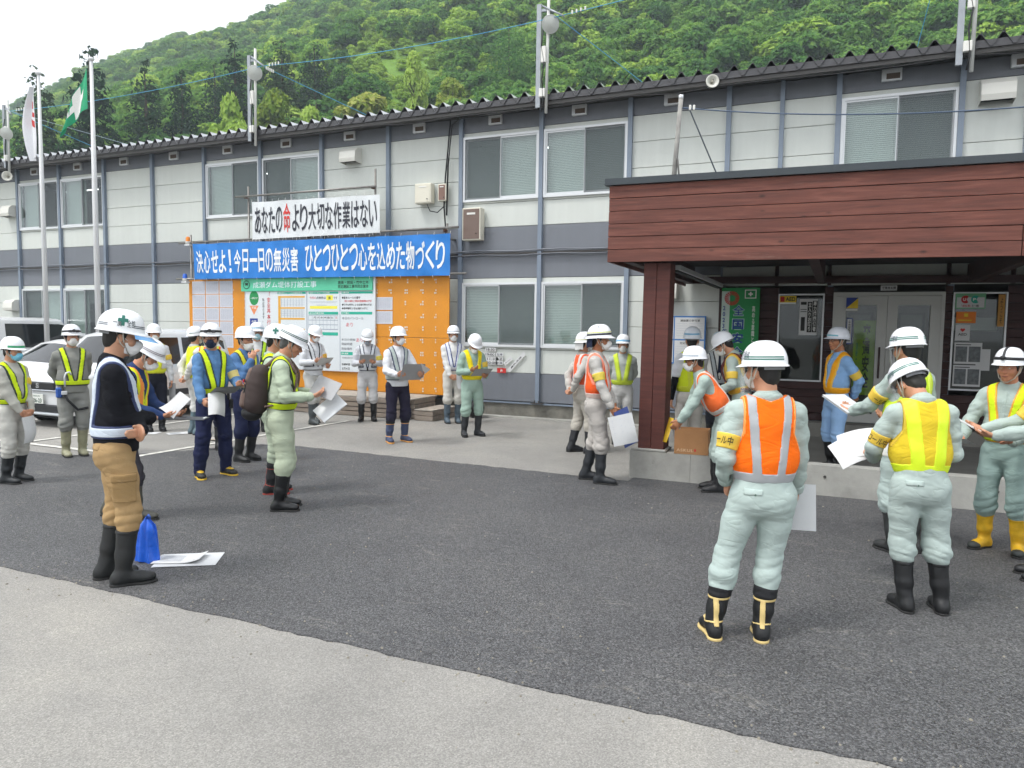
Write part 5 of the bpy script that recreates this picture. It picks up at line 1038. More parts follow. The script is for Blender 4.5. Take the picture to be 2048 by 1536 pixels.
def build_person(label, px, py, head_y=None, view=0., tot=None, z0=0., at=None, lean=0., twist=0., head=(0, 0), arms=('down', 'down'), stance=(.10, .0, .0), stride=0.,
                 shirt='8fb3a8', pants=None, boots='16181a', boot_h=.33, boot_kind='rubber', boot_trim=None, vest=None, helmet=None, mask=None, hair='15130f', glasses=False, near=False,
                 sleeves='long', skin=None, tuck=True, belt='24201c', band=(), bulk=1., extra=None, hands=(.55, .55), poles=None, crouch=0., group=None, collar=True, chin='b8b4a8', beard=None, shift=0.):
    P = Fig(); h = .0085 if near else .012; hh = .0072 if near else .0095
    g = gnd(px, py, z0) if at is None else Vector((at[0], at[1], z0))
    if tot is None: tot = wy(px, head_y, g.y).z-z0
    s = tot/1.826
    cam_dir = np.array([-g.x, -g.y]); cam_dir /= np.linalg.norm(cam_dir); rt = np.array([-cam_dir[1], cam_dir[0]])
    fc = math.cos(R(view))*cam_dir+math.sin(R(view))*rt
    root = thing('person', label, 'person', (g.x, g.y, z0), math.atan2(fc[1], fc[0])-PI/2, group)
    root.scale = (s, s, s); P.root = root; P.s = s; P.M = Matrix.Translation((g.x, g.y, z0)) @ Matrix.Rotation(math.atan2(fc[1], fc[0])-PI/2, 4, 'Z') @ Matrix.Scale(s, 4)
    pants = pants or shirt; sk = SKIN() if not skin else M('skin_'+skin, skin, .5, var=.06, vs=14, bump=.05, bs=200)
    seed = (px*.37+py*.11) % 6.28
    # ---- skeleton
    hipz = .918-crouch; T = np.array([0, stance[2], hipz])
    ly, tw = R(lean), R(twist)
    F = np.array(Matrix.Rotation(-tw, 3, 'Z') @ Matrix.Rotation(-ly, 3, 'X')).astype(float)      # torso axes in columns
    P.F, P.T = F, T
    def tl(u, v, w): return T+F @ np.array([u, v, w])
    Fh = np.array(Matrix.Rotation(-tw-R(head[0]), 3, 'Z') @ Matrix.Rotation(-ly*.55-R(head[1]), 3, 'X')).astype(float)
    neck = tl(0, -.01, .585); hc = neck+Fh @ np.array([0, .03, .145]); P.hc, P.Fh = hc, Fh
    def hl(u, v, w): return hc+Fh @ np.array([u, v, w])
    sgn = {'R': 1, 'L': -1}; J = {}
    pole_s = {'R': (.5, -.7, -.6), 'L': (-.5, -.7, -.6)}
    for q, (side, a) in enumerate(zip('RL', arms)):
        sg = sgn[side]; sh = tl(sg*.172*bulk, -.005, .478)
        w, d, pn = ARMS[a] if isinstance(a, str) else a
        flip = np.array([sg, 1, 1]); w = np.array(w)*flip if isinstance(a, str) else np.array(w); d = np.array(d)*(flip if isinstance(a, str) else 1); pn = np.array(pn)*(flip if isinstance(a, str) else 1)
        if isinstance(a, str):               # presets follow a leaning or twisted trunk
            w = tl(w[0], w[1], w[2]-.918+.018); d = F @ d; pn = F @ pn
        w = np.asarray(w, float)
        el, w = ik(sh, w, .285, .255, F @ np.array((poles or {}).get(side, pole_s[side])))
        J[side] = (sh, el, w, _n(d), _n(pn))
    ft = {}
    for side in 'RL':
        sg = sgn[side]; toe = R(stance[1])*sg
        fy = stride*.5*sg
        an = np.array([sg*stance[0]+shift, fy-.03, .085]); hp = T+np.array([sg*.092, 0, -.0]); kn, an = ik(hp, an, .425, .415, (sg*.12+math.sin(toe)*.3, 1, 0))
        ft[side] = (hp, kn, an, np.array([math.sin(toe), math.cos(toe), 0]))
    P.J, P.ft = J, ft
    # ---- body: one continuous skin
    B = Solid()
    B.ell(hl(0, -.012, .035), (.074, .092, .098), Fh, .03).ell(hl(0, .02, -.035), (.061, .073, .082), Fh, .03).ell(hl(0, .058, -.098), (.03, .028, .024), Fh, .03)
    B.cone(hl(0, .086, .008), hl(0, .109, -.032), .008, .0125, .014).ell(hl(0, .101, -.036), (.02, .012, .011), Fh, .012)
    B.cone(hl(-.035, .078, .022), hl(.035, .078, .022), .012, .012, .02).ell(hl(0, .088, -.066), (.026, .012, .013), Fh, .014)
    for sg in (-1, 1): B.ell(hl(sg*.076, -.006, -.018), (.011, .02, .032), Fh, .01).ell(hl(sg*.042, .062, -.03), (.024, .022, .022), Fh, .03)
    B.cone(hl(0, -.025, -.06), tl(0, -.015, .54), .056, .062, .03)
    fx = F[:, 0]
    B.cone(tl(0, 0, -.02), tl(0, 0, .2), .11, .105, .05, fx, 1.25).cone(tl(0, 0, .2), tl(0, -.01, .42), .1, .08, .05, fx, 1.35).cone(tl(-.13, 0, .48), tl(.13, 0, .48), .045, .045, .05)
    for side in 'RL':
        sh, el, w, d, pn = J[side]; B.chain([sh, el, w], [.05, .038, .026], .02)
        sd = np.cross(d, pn)*(1 if side == 'R' else -1)      # towards the thumb
        pc = w+d*.05; c = hands['RL'.index(side)]
        Hf = np.array([sd, d, -pn]).T
        B.ell(w+d*.045, (.040, .052, .017), Hf, .014)
        for q, (off, L) in enumerate(((.029, .072), (.010, .080), (-.010, .074), (-.028, .058))):
            b0 = w+d*.082+sd*off; th = R(75*c+6*q*c); th2 = R(150*c+8*q*c)
            b1 = b0+(d*math.cos(th*.6)+pn*math.sin(th*.6))*L*.55; b2 = b1+(d*math.cos(th2*.75)+pn*math.sin(th2*.75))*L*.5
            B.chain([b0-d*.012, b0, b1, b2], [.0105, .0105, .0098, .0085], .006)
        t0 = w+d*.03+sd*.034; t1 = t0+_n(d*.75+sd*.6+pn*.35*c)*.042; t2 = t1+_n(d*.95+sd*(.25-.4*c)+pn*.7*c)*.034
        B.chain([w+d*.015+sd*.02, t0, t1, t2], [.016, .0145, .0115, .0095], .008)
        hp, kn, an, fd = ft[side]; B.chain([hp, kn, an, an-np.array([0, 0, .05])+fd*.04], [.075, .05, .036, .03], .03)
    body = grow('body', B, hh if near else .0105, sk, root)
    # ---- face
    dk = M('eye_dark', '1a1310', .25)
    for sg in (-1, 1):
        MB().lathe([(.0001, -.005), (.012, -.003), (.0145, 0), (.012, .003), (.0001, .005)], n=10).obj('eye', M('eye_white', 'd8d2c8', .3), root)
        e = root.children[-1]; e.matrix_local = Matrix.Translation(hl(sg*.030, .0815, .0)) @ Matrix(Fh.tolist()).to_4x4() @ Matrix.Diagonal((1, .6, .9, 1))
        o = MB().lathe([(.0001, -.004), (.006, -.002), (.007, 0), (.006, .002), (.0001, .004)], n=8).obj('iris', dk, e); o.matrix_local = Matrix.Translation((0, .0095, 0)) @ Matrix.Diagonal((1, .6, 1, 1))
        Solid().cone((0, 0, 0), (0, 0, 0), 0, 0)
    brow = Solid()
    for sg in (-1, 1): brow.chain([hl(sg*.014, .0945, .021), hl(sg*.032, .090, .027), hl(sg*.05, .076, .022)], [.005, .0055, .003], .004)
    grow('eyebrows', brow, .005, M('hair_'+hair, hair, .7), root)
    if not mask or mask == 'chin':
        grow('mouth', Solid().chain([hl(-.023, .0895, -.069), hl(0, .099, -.071), hl(.023, .0895, -.069)], [.0045, .0065, .0045], .004), .005, M('lip', '8f4a40', .5), root)
    # ---- hair under the helmet
    Hs = Solid().ell(hl(0, -.015, .03), (.080, .099, .10), Fh, .02).ell(hl(0, -.055, -.045), (.060, .048, .052), Fh, .03)
    for sg in (-1, 1): Hs.cone(hl(sg*.072, .012, .0), hl(sg*.070, .012, -.03), .010, .006, .012)
    Fi = Fh.T
    def hmod(D, X, Y, Z):
        q = [(X-hc[0])*Fi[i][0]+(Y-hc[1])*Fi[i][1]+(Z-hc[2])*Fi[i][2] for i in range(3)]
        D = D+.0022*np.sin(160*q[0]+30*q[2])*np.sin(90*q[1])
        return np.maximum(D, np.maximum(q[1]-.03-.35*np.maximum(q[2], -.04), -.09-q[2]))
    grow('hair', Hs, .0085, M('hair_'+hair, hair, .75, var=.3, vs=60), root, hmod)
    # ---- trousers
    tr = fab(pants, 'p'); Tr = Solid(); bagz = boot_h
    hips = T
    Tr.cone(hips+np.array([0, -.003, .09]), hips+np.array([0, -.008, -.05]), .120*bulk, .122*bulk, .04, np.array([1., 0, 0]), 1.27)
    for sg in (-1, 1): Tr.ell(hips+np.array([sg*.072, -.052, -.05]), (.075, .072, .095), None, .05)
    for side in 'RL':
        hp, kn, an, fd = ft[side]; t = np.clip((kn[2]-bagz-.03)/(kn[2]-an[2]), .05, 1.1); end = kn+(an-kn)*t
        mid = kn+(an-kn)*t*.62
        Tr.chain([hp+np.array([0, -.008, -.03]), hp+(kn-hp)*.5, kn, mid+np.array([0, .0, 0]), end], [.100*bulk, .089*bulk, .077, .079, .071 if boot_kind != 'shoe' else .064], .03)
        if boot_kind == 'shoe': Tr.cone(end, an+np.array([0, 0, .0]), .065, .064, .02)
    def tmod(D, X, Y, Z):
        zk = .48; amp = .009*np.exp(-((Z-zk)/.09)**2)+.010*np.exp(-((Z-bagz-.05)/.07)**2)+.0035+.005*np.exp(-((Z-hipz+.1)/.06)**2)
        D = D+amp*fold(X, Y, Z, seed)
        return np.maximum(D, Z-(hipz+.128))
    to = grow('trousers', Tr, h, tr, root, tmod)
    if near:
        for sg in ((-1,) if view > 120 else (-1, 1)):
            pk = grow('back_pocket', Tr, h, tr, root, lambda D, X, Y, Z: np.maximum(D-.006+.0025*fold(X, Y, Z, seed), np.maximum(np.maximum(np.abs(Z-(hipz+.012))-.018, np.abs(X-sg*.085)-.055), Y-hips[1])), bounds=(hips+np.array([-.25, -.25, -.1]), hips+np.array([.25, .05, .12])))
            if pk: MB().lathe([(.0001, .004), (.006, .003), (.007, 0)], n=8, axis='y').obj('button', M('button_green', '6a8478', .5), pk, (sg*.085, hips[1]-.168*bulk, hipz+.006))
    # ---- shirt or jacket
    S = Solid(); w0 = .09 if tuck else -.03
    S.cone(tl(0, 0, .10), tl(0, .008, .2), .112*bulk, .125*bulk, .03, fx, 1.24).cone(tl(0, .006, .19), tl(0, -.002, .40), .125*bulk, .122*bulk, .05, fx, 1.36)
    S.cone(tl(-.13*bulk, -.008, .468), tl(.13*bulk, -.008, .468), .064, .064, .05).cone(tl(0, -.02, .50), tl(0, -.02, .565), .082, .064, .05)
    for sg in (-1, 1): S.cone(tl(sg*.03, -.025, .545), tl(sg*.15*bulk, -.01, .487), .05, .05, .05)
    if not tuck: S.cone(tl(0, 0, -.06), tl(0, 0, .1), .135*bulk, .13*bulk, .05, fx, 1.27)
    S.cone(tl(0, .02, .42), tl(0, .0, .528), .075, .056, .04)
    torso_ops = list(S.ops)
    for side in 'RL':
        sh, el, w, d, pn = J[side]
        if sleeves == 'long': S.chain([sh, sh+(el-sh)*.5, el, el+(w-el)*.55, w-(w-el)*.06], [.056*bulk, .057*bulk, .053, .050, .040], .03)
        else: S.chain([sh, sh+(el-sh)*.45, sh+(el-sh)*.72], [.062*bulk, .061*bulk, .062], .03)
    P.S = S
    def to_t(X, Y, Z): return [(X-T[0])*F[0][i]+(Y-T[1])*F[1][i]+(Z-T[2])*F[2][i] for i in range(3)]
    def smod(D, X, Y, Z):
        u, v, w = to_t(X, Y, Z)
        r2 = u*u+v*v
        arm = np.clip((r2-.02)/.04, 0, 1)
        D = D+(.0045+.006*arm)*fold(X, Y, Z, seed+2)
        return np.where((u/.2)**2+(v/.17)**2 < 1, np.maximum(D, w0-w), D)
    grow('shirt' if tuck else 'jacket', S, h, fab(shirt), root, smod)
    if near:
        ft_ = fab(shirt)
        if view < 125 or view > 290:
            grow('placket', S, h*.8, ft_, root, lambda D, X, Y, Z: (lambda q: np.maximum(D-.005+.004*fold(X, Y, Z, seed+2), np.maximum(np.maximum(np.abs(q[0]+0*Z)-.017, -q[1]), np.maximum(.12-q[2], q[2]-.52))))(to_t(X, Y, Z)), bounds=(T-.25, T+np.array([.25, .35, .65])))
            for sg in (-1, 1): grow('chest_pocket', S, h*.8, ft_, root, lambda D, X, Y, Z: (lambda q: np.maximum(D-.006+.004*fold(X, Y, Z, seed+2), np.maximum(np.maximum(np.abs(q[0]-sg*.088+0*Z)-.045, -q[1]), np.abs(q[2]-.345)-.022)))(to_t(X, Y, Z)), bounds=(T-.25, T+np.array([.25, .35, .65])))
        if sleeves == 'long':
            for side in 'RL':
                sh, el, w, d, pn = J[side]; ax_ = _n(w-el); grow('cuff', Solid().chain([el, el+(w-el)*.55, w-(w-el)*.06], [.053, .050, .040], .03), h*.8, ft_, root, lambda D, X, Y, Z: np.maximum(D-.005, np.abs((X-w[0])*ax_[0]+(Y-w[1])*ax_[1]+(Z-w[2])*ax_[2]+.028)-.026), bounds=(w-.12, w+.12))
    if collar:
        C = Solid()
        for a in range(-7, 8):
            t = a*R(20); C.ell(tl(math.sin(t)*.072, -.016-math.cos(t)*.070, .572-.008*max(0, abs(a)-3)), (.016, .016, .028), F, .015)
        grow('collar', C, h, fab(shirt), root)
    if belt and tuck:
        grow('belt', Tr, h, M('belt_'+belt, belt, .5), root, lambda D, X, Y, Z: np.maximum(D-.005, np.abs(Z-(hipz+.106))-.018), bounds=(hips+np.array([-.25, -.25, .05]), hips+np.array([.25, .25, .16])))
    # ---- boots
    for side in 'RL':
        hp, kn, an, fd = ft[side]; top = an+(kn-an)*np.clip((boot_h-an[2])/(kn[2]-an[2]), .05, .95); sd = np.array([fd[1], -fd[0], 0])
        heel = np.array([an[0], an[1], 0])-fd*.035; toe_p = np.array([an[0], an[1], 0])+fd*.165
        Bt = Solid()
        if boot_kind == 'rubber': Bt.chain([top, an+(top-an)*.45, an+np.array([0, 0, .015])], [.066, .058, .051], .02)
        else: Bt.chain([an+np.array([0, 0, .05]), an], [.052, .05], .02)
        Bt.cone(an-fd*.02+np.array([0, 0, -.03]), an+fd*.09+np.array([0, 0, -.035]), .048, .042, .03).ell(toe_p-fd*.03+np.array([0, 0, .042]), (.046, .062, .034), np.array([sd, fd, [0, 0, 1]]).T, .03).ell(heel+np.array([0, 0, .04]), (.040, .045, .05), np.array([sd, fd, [0, 0, 1]]).T, .03)
        def bmod(D, X, Y, Z, top=top):
            D = D+.0025*np.sin(50*Z+12*X)*np.exp(-((Z-.14)/.06)**2)
            return np.maximum(D, np.maximum(.006-Z, Z-(top[2]+.012)))
        bo = grow('boot', Bt, h*.85, M('boot_'+boots, boots, .32 if boots in ('121315', '16181a') else .55, var=.22, vs=12, var2=None, bump=.05, bs=120), root, bmod)
        So = Solid().ell(toe_p-fd*.035+np.array([0, 0, .012]), (.052, .075, .05), np.array([sd, fd, [0, 0, 1]]).T, .02).ell(heel+fd*.005+np.array([0, 0, .012]), (.044, .052, .05), np.array([sd, fd, [0, 0, 1]]).T, .02).cone(heel+np.array([0, 0, .012]), toe_p-fd*.04+np.array([0, 0, .012]), .038, .045, .02)
        grow('sole', So, h*.8, M('sole_'+(boot_trim or boots), boot_trim or '1c1c1b', .7), bo, lambda D, X, Y, Z: np.maximum(D, np.maximum(.001-Z, Z-.022)))
        if boot_trim:
            bt = M('boot_trim_'+boot_trim, boot_trim, .5)
            grow('piping', Bt, h*.7, bt, bo, lambda D, X, Y, Z, top=top: np.maximum(D-.003, np.abs(Z-(top[2]-.045))-.007))
            def arch(D, X, Y, Z):
                v = (X-an[0])*fd[0]+(Y-an[1])*fd[1]
                return np.maximum(D-.003, np.abs(Z-(.105+.25*np.clip(-v, -.03, .05)))-.006)
            grow('welt', Bt, h*.7, bt, bo, arch)
            grow('back_stay', Bt, h*.7, bt, bo, lambda D, X, Y, Z, top=top: np.maximum(np.maximum(D-.003, np.abs((X-an[0])*sd[0]+(Y-an[1])*sd[1])-.016), np.maximum(np.maximum((X-an[0])*fd[0]+(Y-an[1])*fd[1]+.02, .09-Z), Z-top[2]+.04)))
            if boot_kind == 'rubber': grow('cuff', Bt, h*.8, M('boot_cuff', '15161a', .8), bo, lambda D, X, Y, Z, top=top: np.maximum(D-.006+.002*np.sin(150*Z+20*X), np.maximum(top[2]-.035-Z, Z-(top[2]+.05))))
        elif boot_kind == 'rubber':
            grow('boot_rim', Bt, h*.8, M('boot_'+boots, boots), bo, lambda D, X, Y, Z, top=top: np.maximum(D-.004, np.abs(Z-(top[2]-.006))-.012))
    # ---- safety vest
    if vest: make_vest(P, vest, torso_ops, to_t, h, root, tl, near, bulk)
    for (side, wd, col, txt, a0) in band:
        sh, el, w, d, pn = J[side]; ax = _n(el-sh); c = sh+(el-sh)*wd
        def amod(D, X, Y, Z): return np.maximum(D-.009, np.abs((X-c[0])*ax[0]+(Y-c[1])*ax[1]+(Z-c[2])*ax[2])-.045)
        A = Solid().chain([sh, sh+(el-sh)*.5, el], [.056*bulk, .057*bulk, .053], .03)
        bo = grow('armband', A, h*.8, M('armband_'+col, col, .6), root, amod, bounds=(c-.16, c+.16))
        if txt:
            ref = _n(np.cross(ax, (0, 1, 0))); ref2 = np.cross(ax, ref); mb = MB(); rr = .066*bulk+.012
            pts, fs = text_fit(txt, .036*len(txt), .052, .012)
            mb.add([c+ax*(.026-b)+(ref*math.cos(a0-a/rr)+ref2*math.sin(a0-a/rr))*rr for a, b in pts], fs); mb.obj('lettering', M('print_black', '14140f', .7), bo)
    # ---- helmet, mask, glasses
    if helmet is not None: make_helmet(P, helmet, hl, root, near, chin)
    if mask and mask != 'chin': make_mask(P, mask, hl, root, 0)
    if mask == 'chin': make_mask(P, 'e6e6e2', hl, root, -.035)
    if glasses:
        mb = MB()
        for sg in (-1, 1):
            ring = [hl(sg*.033+.025*math.cos(t), .101-.006*abs(math.cos(t)), .002+.017*math.sin(t)) for t in np.linspace(0, 2*PI, 13)]; mb.tube(ring, .0022, 5, False)
            mb.tube([hl(sg*.058, .094, .006), hl(sg*.076, .05, .008), hl(sg*.079, .0, .0)], .002, 5)
        mb.tube([hl(-.009, .104, .006), hl(.009, .104, .006)], .002, 5); mb.obj('glasses', M('glasses_frame', '1b1715', .3), root)
    if extra: extra(P, root, tl, hl, h)
    return P

def shell(D, off): return D-off
def make_vest(P, v, ops, to_t, h, root, tl, near, bulk):
    kind, col, col2 = v[:3]; st = v[3] if len(v) > 3 else None; S = Solid(); S.ops = list(ops)
    m = fab(col, 'v'); m2 = M('vest_'+col2, col2, .5, var=.05, vs=8)
    q = h*.85
    for sd in 'RL':                  # the vest also lies over the top of the shoulder
        pass
    def belt_reg(u, v_, w, lo=.075, hi=.145): return np.maximum(lo-w, w-hi)
    if kind == 'strap':
        def line(u, v_, w, half, bk=0):
            t = np.clip((w-.14)/.42, 0, 1); su = np.where(v_ > 0, .045+.075*t, .035+.085*t); return np.abs(np.abs(u)-su*bulk)-half
        def base(half, off, lo, hi):
            def f(D, X, Y, Z):
                u, v_, w = to_t(X, Y, Z); u = u+0*v_+0*w; v_ = v_+0*u; w = w+0*u
                reg = np.minimum(np.maximum(line(u, v_, w, half), .10-w), belt_reg(u, v_, w, lo, hi))
                return np.maximum(D-off, reg)
            return f
        o = grow('safety_vest', S, q, m2, root, base(.041, .011, .068, .150))
        grow('reflective_band', S, q, m, o, base(.027, .0145, .080, .138))
        if st:
            grow('buckle', S, q, M('print_black', '14140f', .7), o, lambda D, X, Y, Z: np.maximum(D-.019, np.maximum(np.abs(to_t(X, Y, Z)[0]+0*Z)-.016, np.maximum(-to_t(X, Y, Z)[1], np.abs(to_t(X, Y, Z)[2]-.11)-.036))))
    else:
        def reg_full(X, Y, Z):
            u, v_, w = to_t(X, Y, Z); u = u+0*v_+0*w; v_ = v_+0*u; w = w+0*u
            au = np.abs(u); arm = np.where(w > .22, au-(.208-.066*np.clip((w-.22)/.14, 0, 1))*bulk, au-.5)
            neckf = np.where(v_ > .0, np.clip((w-.2), 0, 1)*.26-au, (w-.555)*3-au+.02)
            return u, v_, w, np.maximum(np.maximum(arm, neckf), .045-w)
        def f(D, X, Y, Z):
            u, v_, w, reg = reg_full(X, Y, Z); return np.maximum(D-.013+.004*crease(X, Y, Z, 3.1), reg)
        o = grow('safety_vest', S, q, m, root, f)
        def fs(D, X, Y, Z):
            u, v_, w, reg = reg_full(X, Y, Z); t = np.clip((w-.1)/.4, 0, 1)
            wd_ = .042 if len(v) > 4 else .026; s1 = np.abs(np.abs(u)-(.062+.035*t)*bulk)-wd_; s2 = np.abs(w-.095)-.03
            return np.maximum(np.maximum(D-.0165+.004*crease(X, Y, Z, 3.1), reg+.006), np.minimum(np.maximum(s1, .1-w), s2))
        grow('reflective_band', S, q, m2, o, fs)
        if st:                       # a coloured edge all round
            def fe(D, X, Y, Z):
                u, v_, w, reg = reg_full(X, Y, Z); return np.maximum(np.maximum(D-.0145+.004*crease(X, Y, Z, 3.1), reg), -.014-reg)
            grow('edging', S, q, M('vest_'+st, st, .6), o, fe)

def make_helmet(P, hd, hl, root, near, chin):
    """hd: shell colour, stripes [(colour, height, width, a0, a1)], brim all round?, extras"""
    col = hd.get('col', 'e9ebee'); br = hd.get('brim', 'peak'); tilt = R(hd.get('tilt', 4)); gear = hd.get('gear'); st = hd.get('st', ())
    Ft = np.array(Matrix(P.Fh.tolist()) @ Matrix.Rotation(tilt, 3, 'X'))
    c0 = hl(0, -.008, .036)
    def pt(t, v, off=0.):
        """t angle (0 = forward), v 0 rim .. 1 crown"""
        a = v*PI/2; ca = math.cos(a)**.80; r = 1+off/.12
        x = math.sin(t)*.117*ca*r; y = math.cos(t)*.142*ca*r; z = .142*math.sin(a)**.92*r
        rid = .004*max(0, math.cos(3*t))*math.sin(a*2)**2 if abs(x) < .06 else 0
        return c0+Ft @ np.array([x, y, z+rid])
    n, m = (44, 13) if near else (32, 10)
    b = MB(); vs = []; rows = []
    def brim(t, e):
        f = max(0, math.cos(t)); bl = (.005+.036*f**1.8) if br == 'peak' else (.026+.014*f)
        if br == 'peak' and math.cos(t) < -.2: bl += .006*(-.2-math.cos(t))
        k = 1+bl*e/.125; return c0+Ft @ np.array([math.sin(t)*.117*k, math.cos(t)*.142*k, -.008*e-.012*e*max(0, math.cos(t))-(.006*e if br != 'peak' else 0)])
    for e, dz in ((0, -.014), (1, -.004), (1, 0), (.5, 0)):
        rows.append([brim(2*PI*k/n, e)+Ft @ np.array([0, 0, dz]) for k in range(n)])
    for j in range(m+1): rows.append([pt(2*PI*k/n, j/m*.985, 0) for k in range(n)])
    vs = [p for r in rows for p in r]; fs = [(i*n+k, i*n+(k+1) % n, (i+1)*n+(k+1) % n, (i+1)*n+k) for i in range(len(rows)-1) for k in range(n)]
    b.add(vs, fs, True); b.f.append(tuple(range((len(rows)-1)*n, len(rows)*n))); b.sm.append(True)
    inner = [pt(2*PI*k/n, .25, -.008) for k in range(n)]; k0 = len(b.v); b.v += inner+[hl(0, -.008, .036+.125)]
    for k in range(n): b.f.append((k, (k+1) % n, k0+(k+1) % n, k0+k)); b.sm.append(True); b.f.append((k0+k, k0+(k+1) % n, k0+n)); b.sm.append(True)
    o = b.obj('helmet', M('helmet_'+col, col, .22, var=.04, vs=9, spec=.5), root)
    for (c, v0, wd, a0, a1) in st:
        sb = grid_mesh(lambda u, v: pt(R(a0+(a1-a0)*u), v0+wd*v, .0013), 30, 2); sb.obj('helmet_stripe', M('stripe_'+c, c, .45), o)
    for item in hd.get('mark', ()):
        kind, a, v, sz, c = item[:5]; mk = M('stripe_'+c, c, .45); mb = MB()
        if kind == 'cross':
            for (du, dv) in ((.33, 1), (1, .33)):
                gm = grid_mesh(lambda u, w_: pt(R(a)+(u-.5)*du*sz/.12, v+(w_-.5)*dv*sz/.16, .0016+.0004*du), 4, 4); mb.add(gm.v, gm.f)
        elif kind == 'dots':
            for i in range(3):
                for j in range(2):
                    cc = (R(a)+(i-1+.5*j)*.16, v+j*.08); gm = grid_mesh(lambda u, w_: pt(cc[0]+(u-.5)*.035, cc[1]+(w_-.5)*.03, .0014), 2, 2); mb.add(gm.v, gm.f)
        else:
            p, f = text_fit(kind, sz, item[5], .01); mb.add([pt(R(a)-x/.13, v+y/.16, .0016) for x, y in p], f)
        mb.obj('lettering' if kind not in ('cross', 'dots') else 'helmet_mark', mk, o)
    if hd.get('visor'):
        gm = grid_mesh(lambda u, v: brim((u-.5)*2.1, 1+.95*v)+Ft @ np.array([0, 0, -.003-.012*v]), 12, 3); gm.obj('visor', M('visor_'+hd['visor'], hd['visor'], .15, alpha=.8), o)
    if gear:
        bl = M('gear_black', '17171a', .5)
        gm = grid_mesh(lambda u, v: pt(2*PI*u, .10+.11*v, .006*math.sin(PI*(.1+.8*v))), 36, 3); gm.obj('headlamp_strap', bl, o)
        lp = MB().lathe([(.0001, .0), (.021, 0), (.021, .022), (.016, .028), (.0001, .028)], n=12, axis='y').obj('headlamp', bl, o)
        cp = pt(0, .17, .0); lp.matrix_local = Matrix.Translation(cp) @ Matrix(Ft.tolist()).to_4x4()
        MB().lathe([(.0001, .029), (.014, .029)], n=12, axis='y').obj('lens', M('lamp_lens', 'cfd0c0', .1), lp) if False else None
        if gear == 'goggles':
            for sg in (-1, 1):
                MB().box(pt(sg*.35, .13, .012), (.05, .018, .034), Matrix(Ft.tolist()), .008).obj('goggle_lens', M('goggle_glass', '2a2a30', .1), o)
        if gear == 'top':
            gm = grid_mesh(lambda u, v: pt(0 if u < .5 else PI, .2+.8*(1-abs(2*u-1)), .003)+Ft @ np.array([(v-.5)*.022, 0, 0]), 24, 1); gm.obj('headlamp_strap', bl, o)
    if hd.get('neck'):
        gm = grid_mesh(lambda u, v: pt(PI+(u-.5)*2.2, 0, .002)+Ft @ np.array([0, -.01*v, -.02-.10*v])+np.array([0, 0, .006*math.sin(9*u)*v]), 14, 4); gm.obj('neck_flap', fab(hd['neck']), o)
    # inner harness and chin strap
    hb = grid_mesh(lambda u, v: pt(PI+(u-.5)*2.0, 0, -.016)+Ft @ np.array([0, .0, -.006-.026*v]), 14, 1); hb.obj('head_band', M('harness_grey', '7d7f82', .6), o)
    cs = MB()
    for sg in (-1, 1):
        cs.tube([hl(sg*.098, .0, .045), hl(sg*.086, .018, -.03), hl(sg*.062, .046, -.088), hl(sg*.02, .07, -.122)], .0042, 5)
        cs.tube([hl(sg*.095, -.045, .045), hl(sg*.084, .0, -.045), hl(sg*.072, .03, -.07)], .0038, 5)
    cs.tube([hl(-.02, .07, -.122), hl(.02, .07, -.122)], .0042, 5); cs.obj('chin_strap', M('strap_'+chin, chin, .7), root)

def make_mask(P, col, hl, root, dz):
    S = Solid().ell(hl(0, .02, -.035+dz), (.061, .073, .082), P.Fh, .03).ell(hl(0, .058, -.098+dz), (.03, .028, .024), P.Fh, .03).cone(hl(0, .09, -.01+dz), hl(0, .112, -.04+dz), .010, .018, .03).ell(hl(0, .095, -.07+dz), (.03, .016, .02), P.Fh, .03)
    Fi = P.Fh.T; hc = P.hc
    def f(D, X, Y, Z):
        q = [(X-hc[0])*Fi[i][0]+(Y-hc[1])*Fi[i][1]+(Z-hc[2])*Fi[i][2] for i in range(3)]
        au = np.abs(q[0]+0*q[1]); zz = q[2]-dz
        D = D-.007+.0018*np.sin(zz*330)*(np.abs(zz+.06) < .035)
        return np.maximum(np.maximum(D, np.maximum(zz-(-.012-.25*au), -.122+.35*au-zz)), .028-q[1])
    o = grow('face_mask', S, .0072, M('mask_'+col, col, .85, bump=.06, bs=150), root, f); mb = MB()
    for sg in (-1, 1):
        mb.tube([hl(sg*.060, .052, -.03+dz), hl(sg*.078, .01, -.002+dz*.3), hl(sg*.082, -.012, .002)], .002, 4); mb.tube([hl(sg*.058, .05, -.085+dz), hl(sg*.076, .005, -.05+dz*.3), hl(sg*.082, -.012, -.02)], .002, 4)
    mb.obj('ear_loop', M('mask_'+col, col, .85), o)
